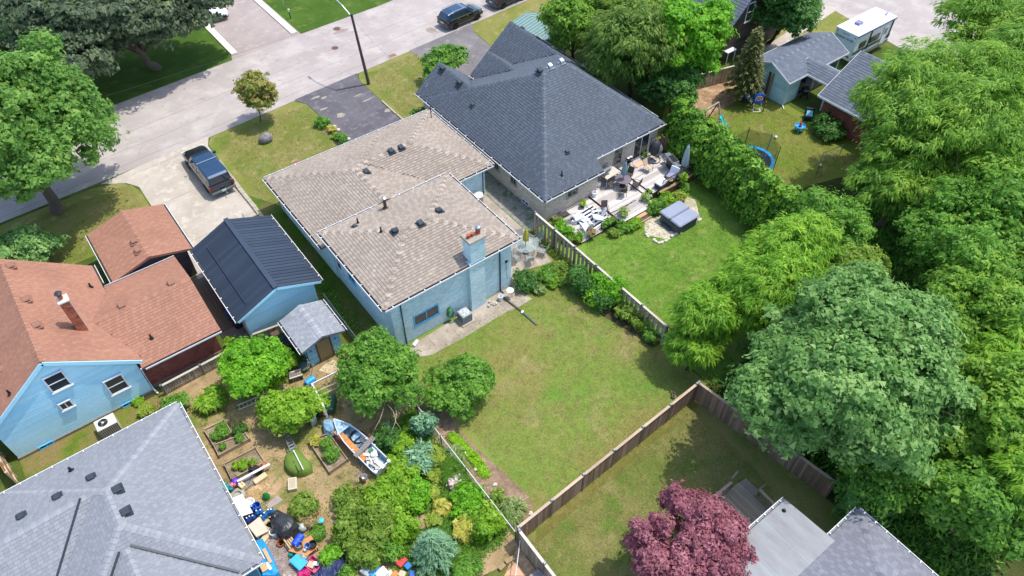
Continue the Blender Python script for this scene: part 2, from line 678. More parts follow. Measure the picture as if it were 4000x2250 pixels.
# drives
sheet('driveway',[(3.5,36),(3.5,52.6),(2.9,53.6),(1.2,54.75),(4,55.1),(10.3,55.6),(9.75,54.4),(9.55,46),(9.5,40.6),(9.5,36)],.016,conc)
sheet('driveway',[(19.3,43.3),(19.15,50),(19.0,54.8),(18.4,56.15),(24.9,56.6),(24.45,55.4),(24.4,50),(24.4,43.3)],.016,dark_asph)
sheet('driveway',[(31.0,47),(31.2,54.5),(30.8,57.05),(38.6,57.65),(37.8,56.2),(37.0,47)],.016,worn_asph)
for i,(a,b) in enumerate((((19.3,44.5),(24.4,45.4)),((19.2,49.3),(24.4,50.6)),((21.2,43.6),(22.6,53.0)))):
    S(MB().beam((*a,.02),(*b,.02),.02,.008).build('crack',M('crack_fill','#85807c',.9)))
for c,r in (((20.53,51.59,0)[:2],(.42,.36)),((20.60,54.83,0)[:2],(.28,.2)),((20.10,55.33,0)[:2],(.5,.14)),((24.12,49.73,0)[:2],(.35,.25)),((19.72,53.33,0)[:2],(.45,.12)),((23.50,52.23,0)[:2],(.5,.1)),((23.21,53.36,0)[:2],(.5,.08))):
    q = random.Random(int(c[0]*31))
    S(sheet('worn_patch',[(c[0]+r[0]*math.cos(t)*q.uniform(.7,1.2),c[1]+r[1]*math.sin(t)*q.uniform(.7,1.2)) for t in [k*PI/7 for k in range(14)]],.022,ground_mat('worn_patch',['#a39a8c',('#8d8579',2,.5,.15)],fine=.15)))
# concrete joints of the truck drive
for y in (44.2,49.5,54.4):
    S(MB().beam((3.6,y,.019),(9.5,y+.3,.019),.025,.006).build('joint',M('joint_dark','#8c8378',.9)))
# tar seams on the road
q = random.Random(5)
tar = M('tar_seam','#8a8483',.8,'#7c7675',5)
for k,fr in enumerate((.12,.32,.55)):
    pts = [(x,54.7+.0754*(x - 9.4)+fr*9.6+q.uniform(-.06,.06)+.55,.017) for x in range(-24,60,2)]
    for i in range(len(pts) - 1):
        if q.random() < .85:
            S(MB().beam(pts[i],pts[i+1],.03,.006).build('tar_seam',tar))
# road ironwork
for (x,y,z),r in (((25.40,61.81,0),.33),((27.29,64.98,0),.36)):
    o = MB().lathe((x,y,.012),[(r,0),(r,.012),(r*.85,.014),(r*.8,.008),(0.02,.01)],20)
    tag(o.top('manhole_cover',M('rust_iron','#7a5348',.7,'#60413a',20,metal=.3),'round rusty manhole cover in the grey road','manhole cover','manhole covers in the road'))
x,y,z = (29.06,57.24,0)
o = thing('catch_basin','rusty square storm drain grate at the lawn edge of the road','drain',(x,y,.012))
MB().box((x,y,.018),(.95,.62,.03)).build('frame',M('basin_concrete','#b59c8c',.9),o)
for k in range(6):
    MB().box((x - .3+k*.12,y,.04),(.05,.46,.03)).build('bar',MATS['rust_iron'],o)
for (x,y,z),sx,sy in (((27.36,64.28,0),.9,.4),((34.64,59.05,0),.5,.7)):
    q = random.Random(int(x*9))
    S(sheet('oil_stain',[(x+sx*math.cos(t)*q.uniform(.6,1.1),y+sy*math.sin(t)*q.uniform(.6,1.1)) for t in [k*PI/8 for k in range(16)]],.0165,
            ground_mat('stain',['#9a8d84',('#8a7c72',1.5,.5,.15)],fine=.1)))
# back lawn of the brick house
sheet('lawn',[(9.9,12.4),(24.85,12.95),(24.8,26.5),(21,26.9),(11.2,26.9),(10.3,24),(9.9,18)],.008,lawn_dry)
# lush neighbour lawn, right
sheet('lawn',[(24.95,13),(40.5,13),(40,22),(38.5,28),(33,30.4),(26.2,30.4),(25,30.2)],.008,lawn_lush)
# lawn behind the rear fence
sheet('lawn',[(9.75,-8),(24.4,-8),(24.4,12.9),(9.75,12.25)],.008,lawn_shady)
# play yard, far right
sheet('lawn',[(38.8,19),(52.4,19),(52.4,29.6),(60,33.5),(52,37),(44.5,36),(40.0,33)],.008,ground_mat('play_lawn',['#6d7930',('#7a7b3d',.25,.5,.09),('#5e7724',.5,.58,.08),('#968866',.5,.68,.05)],fine=.36,bump=.4))
sheet('bare_ground',[(43.5,32.0),(49.5,32.4),(52,34.2),(51,36.8),(44.5,36.2)],.013,soil)
sheet('lawn',[(58,34),(84,33.2),(84,45),(60,48)],.008,lawn_front)
sheet('road',[(67.4,20),(84,20),(84,62),(73.5,62),(70.0,38)],.012,asph)
sheet('footpath',[(57.5,35.6),(62,36.2),(70.4,37.2),(70.3,38.6),(62,37.3),(57.5,36.8)],.014,conc)
# strips beside the houses
sheet('side_yard',[(9.5,26.6),(11.25,26.6),(11.25,44),(9.7,46.8),(9.5,40)],.011,side_grass)
sheet('gravel_strip',[(24.4,30.4),(26.1,30.4),(26.1,43.5),(24.4,43.5)],.011,ground_mat('gravel',['#8b8a80',('#5f6f4f',.8,.55,.08),('#a5a197',3,.55,.1)],fine=.3,bump=.6))
sheet('back_alley',[(2.8,32.6),(4.3,32.6),(4.3,40.6),(2.8,40.6)],.012,ground_mat('alley_paving',['#7d7a76',('#6a675f',1,.5,.1)],fine=.2,bump=.3))
for k in range(7):
    S(MB().box((3.1+k*.19,37.6,.03),(.17,5.4,.05)).build('boardwalk_plank',M('boardwalk','#6f665b',.85,'#5c544a',4,stretch=(1,.2,1))))
sheet('lawn',[(-9.7,28.6),(-1.5,28.6),(-1.0,31),(-1.9,33),(-9.7,33)],.008,ground_mat('patchy_side',['#67722b',('#84724c',.45,.5,.08),('#546e22',.9,.6,.08)],fine=.36,bump=.5))
# cluttered yard
sheet('dirt_yard',[(-1.4,14),(9.7,11.5),(9.75,24),(10.2,26.5),(9.4,28.6),(5.6,29.5),(3.4,32.6),(-1.6,32.9),(-1.3,28.6)],.008,dirt_yard)
# patio concrete round the brick house
PAT = [(11.89,26.61,0),(11.78,25.65,0),(12.75,25.17,0),(14.91,25.09,0),(16.27,25.10,0),(17.14,25.14,0),(18.58,25.18,0),(19.57,25.00,0),(20.61,25.05,0),(20.52,25.77,0),(20.81,26.99,0),(21.49,27.50,0),(22.38,27.29,0),(23.88,26.88,0),(24.04,27.74,0),(24.54,28.88,0),
       (24.35,31),(24.35,36.5),(20.2,36.5),(20.25,26.9)]
sheet('patio',[(p[0],p[1]) for p in PAT],.02,patio)
for a,b in (((13.29,26.62,0),(13.25,25.64,0)),((14.94,26.04,0),(14.93,24.97,0)),((16.64,26.30,0),(16.57,25.08,0)),((18.64,26.00,0),(18.68,25.17,0)),((22.84,29.49,0),(22.66,27.80,0))):
    S(MB().beam((a[0],a[1],.0235),(b[0],b[1],.0235),.03,.008).build('joint',MATS['joint_dark']))
S(MB().box((22.4,32.2,.022),(1.0,4.0,.03)).build('joint',M('walk_slab','#a59b8e',.9,'#958b7e',2)))
# beds
sheet('flower_bed',[(9.85,13),(10.6,12.9),(11.6,13.4),(11.7,14.4),(11.45,16),(11.2,18),(11.0,20),(11.3,21.6),(11.4,23.3),(9.95,24.5),(9.75,20)],.014,mulch)
sheet('flower_bed',[(24.8,17.2),(24.8,24),(23.2,23.6),(23.4,21),(23.9,19),(24.1,17.2)],.014,ground_mat('dark_mulch',['#5c5040',('#46402f',1,.5,.1)],fine=.3,bump=.5))
sheet('flower_bed',[(24.7,24),(24.7,28.4),(23.3,27.6),(22.0,27.2),(20.9,25.8),(21.1,24.6),(22.8,23.7)],.014,ground_mat('weedy_bed',['#74823a',('#5a6a2a',1,.5,.1),('#94885c',2,.62,.08)],fine=.3,bump=.5))
sheet('worn_edge',[(11,12.45),(24,12.95),(24,12.5),(16,12.1),(10.3,11.7)],.013,ground_mat('dry_edge',['#6f6a37',('#857a4c',1,.56,.1),('#646a30',1.6,.54,.08)],fine=.25,bump=.4))
# lower corner plot
sheet('dirt_plot',[(2,4),(9.55,4),(9.55,12.2),(7.2,10.9)],.016,soil)
sheet('bare_ground',[(24.5,-12),(70,-12),(60,15.4),(40.6,19),(40.4,13),(24.6,12.9)],.009,ground_mat('forest_floor',['#3f4a22',('#54502f',.4,.5,.1),('#33421c',.8,.56,.1)],fine=.35,bump=.6))
sheet('bare_ground',[(38.7,13),(48,15),(52.3,19),(44,21.5),(40.4,27.4),(38.8,28.4),(39.6,22)],.0095,MATS['forest_floor'])

# ---------------------------------------------------------------- roofs and walls
def clip(poly,fn):
    out = []
    n = len(poly)
    for i in range(n):
        p,q = poly[i],poly[(i+1) % n]
        a,b = fn(p),fn(q)
        if a >= -1e-9:
            out.append(p)
        if (a > 1e-9 and b < -1e-9) or (a < -1e-9 and b > 1e-9):
            t = a/(a - b)
            out.append((p[0]+(q[0] - p[0])*t,p[1]+(q[1] - p[1])*t))
    return out


class Block:
    """roof over an outline; sides = {'w','e','s','n': (edge coordinate, eave height, pitch)}; missing sides are gables"""

    def __init__(s,sides,rect=None,poly=None):
        s.pl = []
        for k,(c,ze,p) in sides.items():
            a = {'w': (p,0,ze - p*c),'e': (-p,0,ze+p*c),'s': (0,p,ze - p*c),'n': (0,-p,ze+p*c)}[k]
            s.pl.append(a)
        s.poly = poly or [(rect[0],rect[2]),(rect[1],rect[2]),(rect[1],rect[3]),(rect[0],rect[3])]

    def h(s,x,y):
        return min(a*x+b*y+c for a,b,c in s.pl)

    def inside(s,x,y):
        return bool([1 for a,c in spans(s.poly,y) if a < x < c])

    def faces(s):
        out = []
        for i,P_ in enumerate(s.pl):
            g = s.poly
            for j,Q in enumerate(s.pl):
                if j != i and g:
                    g = clip(g,lambda p: (Q[0] - P_[0])*p[0]+(Q[1] - P_[1])*p[1]+Q[2] - P_[2])
            g2 = []
            for p in g:
                if not g2 or (abs(p[0] - g2[-1][0])+abs(p[1] - g2[-1][1])) > 1e-4:
                    g2.append(p)
            if len(g2) > 2 and abs(g2[0][0] - g2[-1][0])+abs(g2[0][1] - g2[-1][1]) < 1e-4:
                g2.pop()
            if len(g2) > 2:
                out.append([V(p[0],p[1],P_[0]*p[0]+P_[1]*p[1]+P_[2]) for p in g2])
        return out


def roof_z(blocks,x,y):
    zs = [b.h(x,y) for b in blocks if b.inside(x,y)]
    return max(zs) if zs else 0.0


def on_edge(poly,p,q):
    n = len(poly)
    for i in range(n):
        a,b = V(*poly[i],0),V(*poly[(i+1) % n],0)
        d = (b - a).normalized()
        ok = True
        for w in (p,q):
            r = V(w.x,w.y,0) - a
            if abs(r.cross(d).z) > 1e-3:
                ok = False
        if ok:
            return True
    return False


def build_roof(house,blocks,deck_mat,sh_mat,expo=0.2,wid=0.25,thick=0.03,limit=300,caps=0.30,trim=None,others=None,seed=1,
               cap_w=0.18,cap_tone=(0.2,1.0),fill=True):
    q = random.Random(seed)
    mb = MB()
    allb = others or blocks
    tmb = MB()
    for bi,b in enumerate(blocks):
        for f in b.faces():
            k = len(f)
            mb.add([p - V(0,0,.006+.012*bi) for p in f],[tuple(range(k))])
            mb.add([p - V(0,0,.16) for p in f],[tuple(range(k - 1,-1,-1))])
            for i in range(k):
                p,r = f[i],f[(i+1) % k]
                if on_edge(b.poly,p,r):
                    mb.add([p - V(0,0,.006),r - V(0,0,.006),r - V(0,0,.16),p - V(0,0,.16)],[(0,3,2,1)])
                    if trim:
                        d = (r - p).normalized()
                        out = d.cross(V(0,0,1)).normalized()*0.012
                        tmb.beam(p+out - V(0,0,.045),r+out - V(0,0,.045),0.03,0.16)
    roof = mb.build('roof',deck_mat,house)
    if trim:
        tmb.build('fascia',trim,roof)
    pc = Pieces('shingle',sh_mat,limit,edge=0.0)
    shapes = {'s': wedge(wid - .006,expo+.02,thick,.005)}
    cp = Pieces('ridge_cap',sh_mat,160)
    for b in blocks:
        fs = b.faces()
        rest = [o for o in allb if o is not b]

        def hidden(p):
            return any(o.inside(p.x,p.y) and o.h(p.x,p.y) > p.z+(.03 if allb.index(o) > allb.index(b) else -.02) for o in rest)
        for f in fs:
            n = (f[1] - f[0]).cross(f[2] - f[0]).normalized()
            if n.z < 0:
                n = -n
            u = V(0,0,1).cross(n).normalized()
            v = n.cross(u)
            o = f[0]
            P2 = [((p - o).dot(u),(p - o).dot(v)) for p in f]
            b0,b1 = min(p[1] for p in P2),max(p[1] for p in P2)
            bb = b0+1e-4
            while bb < b1 - .03:
                top = min(bb+expo+.02,b1 - 1e-4)
                mid = spans(P2,(bb+top)/2)
                lo,hi = spans(P2,bb+1e-3),spans(P2,top - 1e-3)
                for a0,a1 in mid:
                    L0 = min([s_ for s_ in lo if s_[0] < a1 and s_[1] > a0] or [(a0,a1)],key=lambda s_: abs(s_[0] - a0)+abs(s_[1] - a1))
                    H0_ = min([s_ for s_ in hi if s_[0] < a1 and s_[1] > a0] or [(a0,a1)],key=lambda s_: abs(s_[0] - a0)+abs(s_[1] - a1))
                    left = min(L0[0],H0_[0])
                    right = max(L0[1],H0_[1])
                    a = left - q.uniform(0,wid)
                    alt = q.randint(0,1)
                    while a < right:
                        c0,c1 = a,a+wid
                        a += wid
                        cm = min(max((c0+c1)/2,a0),a1)
                        if hidden(o+u*cm+v*(bb+.1)):
                            continue
                        r = q.random()
                        alt ^= 1
                        t = (0.36+.12*q.random()) if (alt if r < .85 else not alt) else (0.56+.16*q.random())
                        tk = thick*(1.35 if t < .35 else .8)
                        if c0 >= max(L0[0],H0_[0]) and c1 <= min(L0[1],H0_[1]) and top >= bb+expo:
                            pc.put('s',o+u*((c0+c1)/2)+v*bb,u,v,n,t)
                        else:
                            l0,l1 = min(max(c0,L0[0]),L0[1]),max(min(c1 - .006,L0[1]),L0[0])
                            h0,h1 = min(max(c0,H0_[0]),H0_[1]),max(min(c1 - .006,H0_[1]),H0_[0])
                            if l1 - l0 < .01 and h1 - h0 < .01:
                                continue
                            B = [o+u*l0+v*bb,o+u*l1+v*bb,o+u*h1+v*top,o+u*h0+v*top]
                            vs = B+[B[0]+n*thick,B[1]+n*thick,B[2]+n*.005,B[3]+n*.005]
                            pc.raw(vs,[(4,5,6,7),(0,1,5,4),(1,2,6,5),(3,0,4,7)],t)
                bb += expo
        if caps:
            for i in range(len(fs)):
                for j in range(i+1,len(fs)):
                    A,B = fs[i],fs[j]
                    sh = [p for p in A if any((p - r).length < 1e-3 for r in B)]
                    if len(sh) != 2:
                        continue
                    p,r = sorted(sh,key=lambda w: w.z)
                    nA = (A[1] - A[0]).cross(A[2] - A[0]).normalized()
                    nB = (B[1] - B[0]).cross(B[2] - B[0]).normalized()
                    nA,nB = (nA if nA.z > 0 else -nA),(nB if nB.z > 0 else -nB)
                    d = (r - p).normalized()
                    wA = d.cross(nA)
                    cA = sum(A,V(0,0,0))/len(A)
                    if wA.dot(cA - p) < 0:
                        wA = -wA
                    wB = d.cross(nB)
                    cB = sum(B,V(0,0,0))/len(B)
                    if wB.dot(cB - p) < 0:
                        wB = -wB
                    L = (r - p).length
                    k = max(1,int(L/caps))
                    e = L/k
                    for c in range(k):
                        p0 = p+d*(e*c)
                        if hidden(p0+d*e*.5):
                            continue
                        nn = (nA+nB).normalized()
                        key = (round(e,3),i,j,id(b))
                        m = Matrix((wA,d,nn))
                        loc = lambda w: (w.dot(nn.cross(d)),w.dot(d),w.dot(nn))
                        t0,t1 = .034,.012
                        S = []
                        for dist,tt in ((0,t0),(e+.03,t1)):
                            for w,nx in ((wA,nA),(None,nn),(wB,nB)):
                                base = d*dist+(w*cap_w if w else V(0,0,0))
                                S.append(loc(base+nx*tt))
                                S.append(loc(base+nx*.0))
                        fcs = [(0,2,8,6),(2,4,10,8),(0,1,3,2),(2,3,5,4),(0,6,7,1),(4,5,11,10)]
                        shapes[key] = (S,fcs)
                        cp.put(key,p0,nn.cross(d),d,nn,min(1,max(.05,cap_tone[c % 2]+q.uniform(-.12,.12))))
    if fill:
        pc.finish(roof,shapes)
    if cp.full:
        cp.finish(roof,shapes)
    return roof


def skin(parent,P0,P1,outline,holes,mat,name='brick',bw=.215,bh=.075,joint=.013,proud=.018,z0=0.0,limit=300,seed=3,pc=None):
    """running-bond masonry on the wall from P0 to P1 (outward to the right of travel); outline in (u, z)"""
    q = random.Random(seed)
    d = (V(P1[0],P1[1],0) - V(P0[0],P0[1],0)).normalized()
    n = V(d.y,-d.x,0)
    o = V(P0[0],P0[1],0)
    own = pc is None
    pc = pc or Pieces(name,mat,limit)
    z = min(p[1] for p in outline)+.002
    zt = max(p[1] for p in outline)
    row = 0
    while z+bh < zt:
        for iv in spans(outline,z+bh/2):
            for a0,a1 in minus(iv,holes,z,z+bh):
                a = math.floor(a0/(bw+joint))*(bw+joint)+(0.5*(bw+joint) if row % 2 else 0) - (bw+joint)
                while a < a1:
                    c0,c1 = max(a,a0),min(a+bw,a1)
                    if c1 - c0 > .02:
                        t = min(1,max(0,q.gauss(.55,.22)))
                        if c1 - c0 > bw - .001:
                            pc.put('b',o+d*c0+V(0,0,z),d,V(0,0,1),n,t)
                        else:
                            vs,fs = brickbox(c1 - c0,bh,proud)
                            pc.raw([o+d*(c0+w[0])+V(0,0,z+w[1])+n*w[2] for w in vs],fs,t)
                    a += bw+joint
        z += bh+joint
        row += 1
    if own:
        pc.finish(parent,{'b': brickbox(bw,bh,proud)})
    return pc


def siding(parent,P0,P1,outline,holes,mat,step=.2,lap=.025,name='plank',seed=5):
    q = random.Random(seed)
    d = (V(P1[0],P1[1],0) - V(P0[0],P0[1],0)).normalized()
    n = V(d.y,-d.x,0)
    o = V(P0[0],P0[1],0)
    z = min(p[1] for p in outline)+.001
    zt = max(p[1] for p in outline)
    while z < zt - .02:
        top = min(z+step,zt - .001)
        lo,hi = spans(outline,z+.002),spans(outline,top - .002)
        for k,iv in enumerate(spans(outline,(z+top)/2)):
            L = lo[k] if k < len(lo) else iv
            Hh = hi[k] if k < len(hi) else iv
            for a0,a1 in minus(iv,holes,z,top):
                l0 = L[0] if abs(a0 - iv[0]) < 1e-6 else a0
                l1 = L[1] if abs(a1 - iv[1]) < 1e-6 else a1
                h0 = Hh[0] if abs(a0 - iv[0]) < 1e-6 else a0
                h1 = Hh[1] if abs(a1 - iv[1]) < 1e-6 else a1
                pt = lambda a,zz,off: o+d*a+V(0,0,zz)+n*off
                B = [pt(l0,z,.002),pt(l1,z,.002),pt(h1,top,.002),pt(h0,top,.002)]
                F = [pt(l0,z,lap),pt(l1,z,lap),pt(h1,top,.004),pt(h0,top,.004)]
                mesh_obj(name,B+F,[(4,5,6,7),(0,1,5,4),(1,2,6,5),(2,3,7,6),(3,0,4,7)],mat,parent,tone=q.random())
        z = top
    return n


def window(parent,P0,P1,u0,u1,z0,z1,frame,glass,style='slider',name='window',proud=.06,fw=.07,sill=True,base=0.0):
    d = (V(P1[0],P1[1],0) - V(P0[0],P0[1],0)).normalized()
    n = V(d.y,-d.x,0)
    o = V(P0[0],P0[1],0)
    rz = math.atan2(d.y,d.x)
    pt = lambda u,z,k: o+d*u+V(0,0,z)+n*(k+base)
    mb = MB()
    w,h = u1 - u0,z1 - z0
    for zc in (z0+fw/2,z1 - fw/2):
        mb.box(pt((u0+u1)/2,zc,proud/2),(w,proud,fw),rz)
    for uc in (u0+fw/2,u1 - fw/2):
        mb.box(pt(uc,(z0+z1)/2,proud/2),(fw,proud,h - 2*fw),rz)
    if style == 'slider':
        mb.box(pt((u0+u1)/2,(z0+z1)/2,proud*.42),(fw*.7,proud*.8,h - 2*fw),rz)
    elif style == 'hung':
        mb.box(pt((u0+u1)/2,(z0+z1)/2,proud*.42),(w - 2*fw,proud*.8,fw*.7),rz)
    win = mb.build(name,frame,parent)
    kk = (2 if style in ('slider','hung') else 1)
    for i in range(kk):
        if style == 'slider':
            a0,a1,c0,c1 = u0+(u1 - u0)*i/2,u0+(u1 - u0)*(i+1)/2,z0,z1
        elif style == 'hung':
            a0,a1,c0,c1 = u0,u1,z0+(z1 - z0)*i/2,z0+(z1 - z0)*(i+1)/2
        else:
            a0,a1,c0,c1 = u0,u1,z0,z1
        e = fw*.4
        MB().box(pt((a0+a1)/2,(c0+c1)/2,.014+.008*i),(a1 - a0 - 2*e,.012,c1 - c0 - 2*e),rz).build('pane',glass,win)
    if sill:
        MB().box(pt((u0+u1)/2,z0 - .035,proud*.75),(w+.1,proud*1.5,.07),rz).build('sill',frame,win)
    return win


def gutter(parent,p0,p1,mat,w=.11,h=.1,hang=None,ins=0.04,inside=None):
    p0,p1 = V(p0),V(p1)
    d = (p1 - p0).normalized()
    n = d.cross(V(0,0,1))
    mb = MB()
    a,b = p0+n*(w/2+ins),p1+n*(w/2+ins)
    mb.cur = 1
    mb.beam(a - V(0,0,h*.7),b - V(0,0,h*.7),w,.02)
    mb.cur = 0
    mb.beam(a+n*(w/2) - V(0,0,h/2),b+n*(w/2) - V(0,0,h/2),.03,h)
    mb.cur = 1
    mb.beam(a - n*(w/2) - V(0,0,h/2+.02),b - n*(w/2) - V(0,0,h/2+.02),.014,h)
    g = mb.build('gutter',[mat,inside or M('gutter_trough','#4b463f',.9,'#332f2a',6)],parent)  # trough floor and back are dark brown unless another inside is given
    if hang:
        k = max(1,int((p1 - p0).length/hang))
        for i in range(k):
            c = a+(b - a)*((i+.5)/k)
            MB().beam(c - n*w*.55+V(0,0,.012),c+n*w*.6+V(0,0,.012),.05,.016).build('hanger',mat,g)
    return g


def roof_vent(house,x,y,blocks,mat,w=.38,d=.42,h=.2,rz=0.0,name='roof_vent'):
    z = roof_z(blocks,x,y)
    mb = MB()
    c = V(x,y,z)
    mb.box(c+V(0,0,.03),(w+.16,d+.16,.05),rz)
    mb.box(c+V(0,0,h*.55),(w*.8,d*.8,h*.8),rz)
    mt = Matrix.Rotation(rz,3,'Z')
    top = [c+mt @ V(*p) for p in ((-w/2,-d/2,h*.75),(w/2,-d/2,h*.75),(w/2,d/2,h*1.05),(-w/2,d/2,h*1.05),
                                   (-w*.42,-d*.4,h),(w*.42,-d*.4,h),(w*.42,d*.42,h*1.3),(-w*.42,d*.42,h*1.3))]
    mb.add(top,[(0,3,2,1),(4,5,6,7),(0,1,5,4),(1,2,6,5),(2,3,7,6),(3,0,4,7)])
    return mb.build(name,mat,house)


def roof_pipe(house,x,y,blocks,mat,r=.06,h=.45,boot=None,cap=None,name='vent_pipe'):
    z = roof_z(blocks,x,y)
    mb = MB().cyl((x,y,z - .05),(x,y,z+h),r,n=10)
    mb.lathe((x,y,z - .02),[(r*2.4,0),(r*1.9,.06),(r*1.15,.12)],10)
    o = mb.build(name,mat,house)
    if cap:
        MB().lathe((x,y,z+h),[(r*.9,0),(r*1.6,.02),(r*1.6,.1),(r*.3,.17)],12).build('rain_cap',cap,o)
    return o


def body(house,rects,mat,name='wall'):
    mb = MB()
    for x0,x1,y0,y1,z in rects:
        mb.prism([(x0,y0),(x1,y0),(x1,y1),(x0,y1)],0,z)
    return mb.build(name,mat,house)


def gable_wall(house,P0,P1,outline,mat,name='wall',th=.15):
    d = (V(P1[0],P1[1],0) - V(P0[0],P0[1],0)).normalized()
    n = V(d.y,-d.x,0)
    o = V(P0[0],P0[1],0)
    k = len(outline)
    vs = [o+d*u+V(0,0,z) for u,z in outline]+[o+d*u+V(0,0,z) - n*th for u,z in outline]
    fs = [tuple(range(k)),tuple(range(2*k - 1,k - 1,-1))]+[(i,k+i,k+(i+1) % k,(i+1) % k) for i in range(k)]
    return mesh_obj(name,vs,fs,mat,house)


white = M('white_trim','#e9eaec',.45,'#d7d9da',3)
glass = glass_mat('dark_glass',(.035,.045,.055),.08)
darkmetal = M('dark_vent_metal','#39434b',.5,'#2a3238',8,metal=.2)
blackpipe = M('black_pipe','#1d2024',.5,'#15171a',8)
grime_concrete = M('foundation_concrete','#8d867b',.9,'#6f695f',5,bump=.2)
copper = M('terracotta','#b5603c',.7,'#94492c',12)
galv = M('galvanised','#c3c8cb',.35,'#9fa6aa',10,metal=.8)

# ---- the low pale-blue brick house in the middle
mh = thing('brick_house','pale blue painted brick house with brown hip roof and brick chimney','house',(16,35,0))
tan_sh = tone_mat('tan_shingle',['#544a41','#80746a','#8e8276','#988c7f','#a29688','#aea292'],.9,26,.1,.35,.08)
tan_deck = M('tan_roof_deck','#8d8074',.9,'#7d7167',4)
RW = Block({'w': (10.8,4.3,.243),'e': (20.75,4.3,.243),'s': (26.68,4.3,.243),'n': (34.9,4.3,.243)},(10.8,20.75,26.68,34.9))
LW = Block({'w': (10.75,2.9,.31),'e': (20.8,2.9,.31),'n': (43.95,2.9,.31)},(10.75,20.8,34.95,43.95))
FW = Block({'w': (10.75,2.9,.31),'e': (24.87,2.9,.31),'s': (35.2,2.9,.31),'n': (43.95,2.9,.31)},(10.75,24.87,35.2,43.95))
MB_ = [RW,LW,FW]
build_roof(mh,MB_,tan_deck,tan_sh,seed=11,cap_tone=(.22,.9),cap_w=.2,thick=.036)
blue_brick = tone_mat('blue_painted_brick',['#b6d3d9','#bfdae0','#c9e1e6','#d3e8eb','#e0f1f2'],.75,40,.12,.7,.1)
mortar = M('blue_mortar','#a8c6cd',.9,'#9ab8bf',10)
mw = body(mh,[(11.3,20.3,26.95,34.6,4.2),(11.25,24.4,35.65,43.5,2.8),(11.25,20.3,34.6,35.65,2.8)],mortar)
bp = Pieces('brick',blue_brick,300)
rear = ((11.3,26.95),(20.3,26.95))
skin(mw,*rear,[(0,0),(9,0),(9,4.18),(0,4.18)],[(1.38,3.24,1.15,2.1),(5.5,6.62,0,4.2)],blue_brick,pc=bp,seed=1)
left = ((11.3,34.6),(11.3,26.95))
skin(mw,*left,[(0,0),(7.65,0),(7.65,4.18),(0,4.18)],[(.3,1.0,1.3,2.8),(2.0,2.9,1.7,2.5)],blue_brick,pc=bp,seed=2)
skin(mw,(11.25,43.5),(11.25,34.6),[(0,0),(8.9,0),(8.9,2.75),(0,2.75)],[],blue_brick,pc=bp,seed=4)
skin(mw,(20.3,35.65),(24.4,35.65),[(0,0),(4.1,0),(4.1,2.78),(0,2.78)],[],blue_brick,pc=bp,seed=5)
bp.finish(mw,{'b': brickbox(.215,.075,.018)})
sky_frame = M('sky_blue_frame','#6fc3e6',.5,'#5db2d8',5)
window(mh,*rear,1.38,3.24,1.15,2.1,sky_frame,glass,'slider')
window(mh,*left,.3,1.0,1.3,2.8,white,glass,'hung',sill=False)
window(mh,*left,2.0,2.9,1.7,2.5,sky_frame,glass,'slider')
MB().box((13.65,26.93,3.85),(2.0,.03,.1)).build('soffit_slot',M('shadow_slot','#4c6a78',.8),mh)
# chimney
ch = MB().box((17.38,26.78,2.2),(1.12,.36,4.4)).box((17.55,27.05,5.0),(1.1,.82,2.1)).build('chimney',mortar,mh)
cp_ = Pieces('brick',blue_brick,300)
skin(ch,(16.82,26.6),(17.94,26.6),[(0,0),(1.12,0),(1.12,4.2),(0,4.2)],[],blue_brick,pc=cp_,seed=6)
skin(ch,(16.82,26.95),(16.82,26.6),[(0,0),(.35,0),(.35,4.2),(0,4.2)],[],blue_brick,pc=cp_,seed=7)
skin(ch,(17.0,26.64),(18.1,26.64),[(0,4.45),(1.1,4.45),(1.1,6.0),(0,6.0)],[],blue_brick,pc=cp_,seed=8)
skin(ch,(17.0,27.46),(17.0,26.64),[(0,4.45),(.82,4.45),(.82,6.0),(0,6.0)],[],blue_brick,pc=cp_,seed=9)
cp_.finish(ch,{'b': brickbox(.215,.075,.018)})
cap = MB().box((17.55,27.05,6.1),(1.34,1.02,.13),taper=.95).build('chimney_cap',M('cap_concrete','#a89f92',.9,'#8a8277',8),mh)
for i,(dx,r,h) in enumerate(((-.38,.11,.27),(-.1,.11,.25),(.33,.15,.3))):
    MB().lathe((17.55+dx,27.05,6.165),[(r,0),(r,h*.8),(r*1.12,h*.82),(r*1.12,h)],14).build('flue_pot',copper,cap)
MB().lathe((17.88,27.05,6.465),[(.11,0),(.11,.14),(.19,.15),(.19,.24),(.06,.33)],14).build('flue_cap',galv,cap)
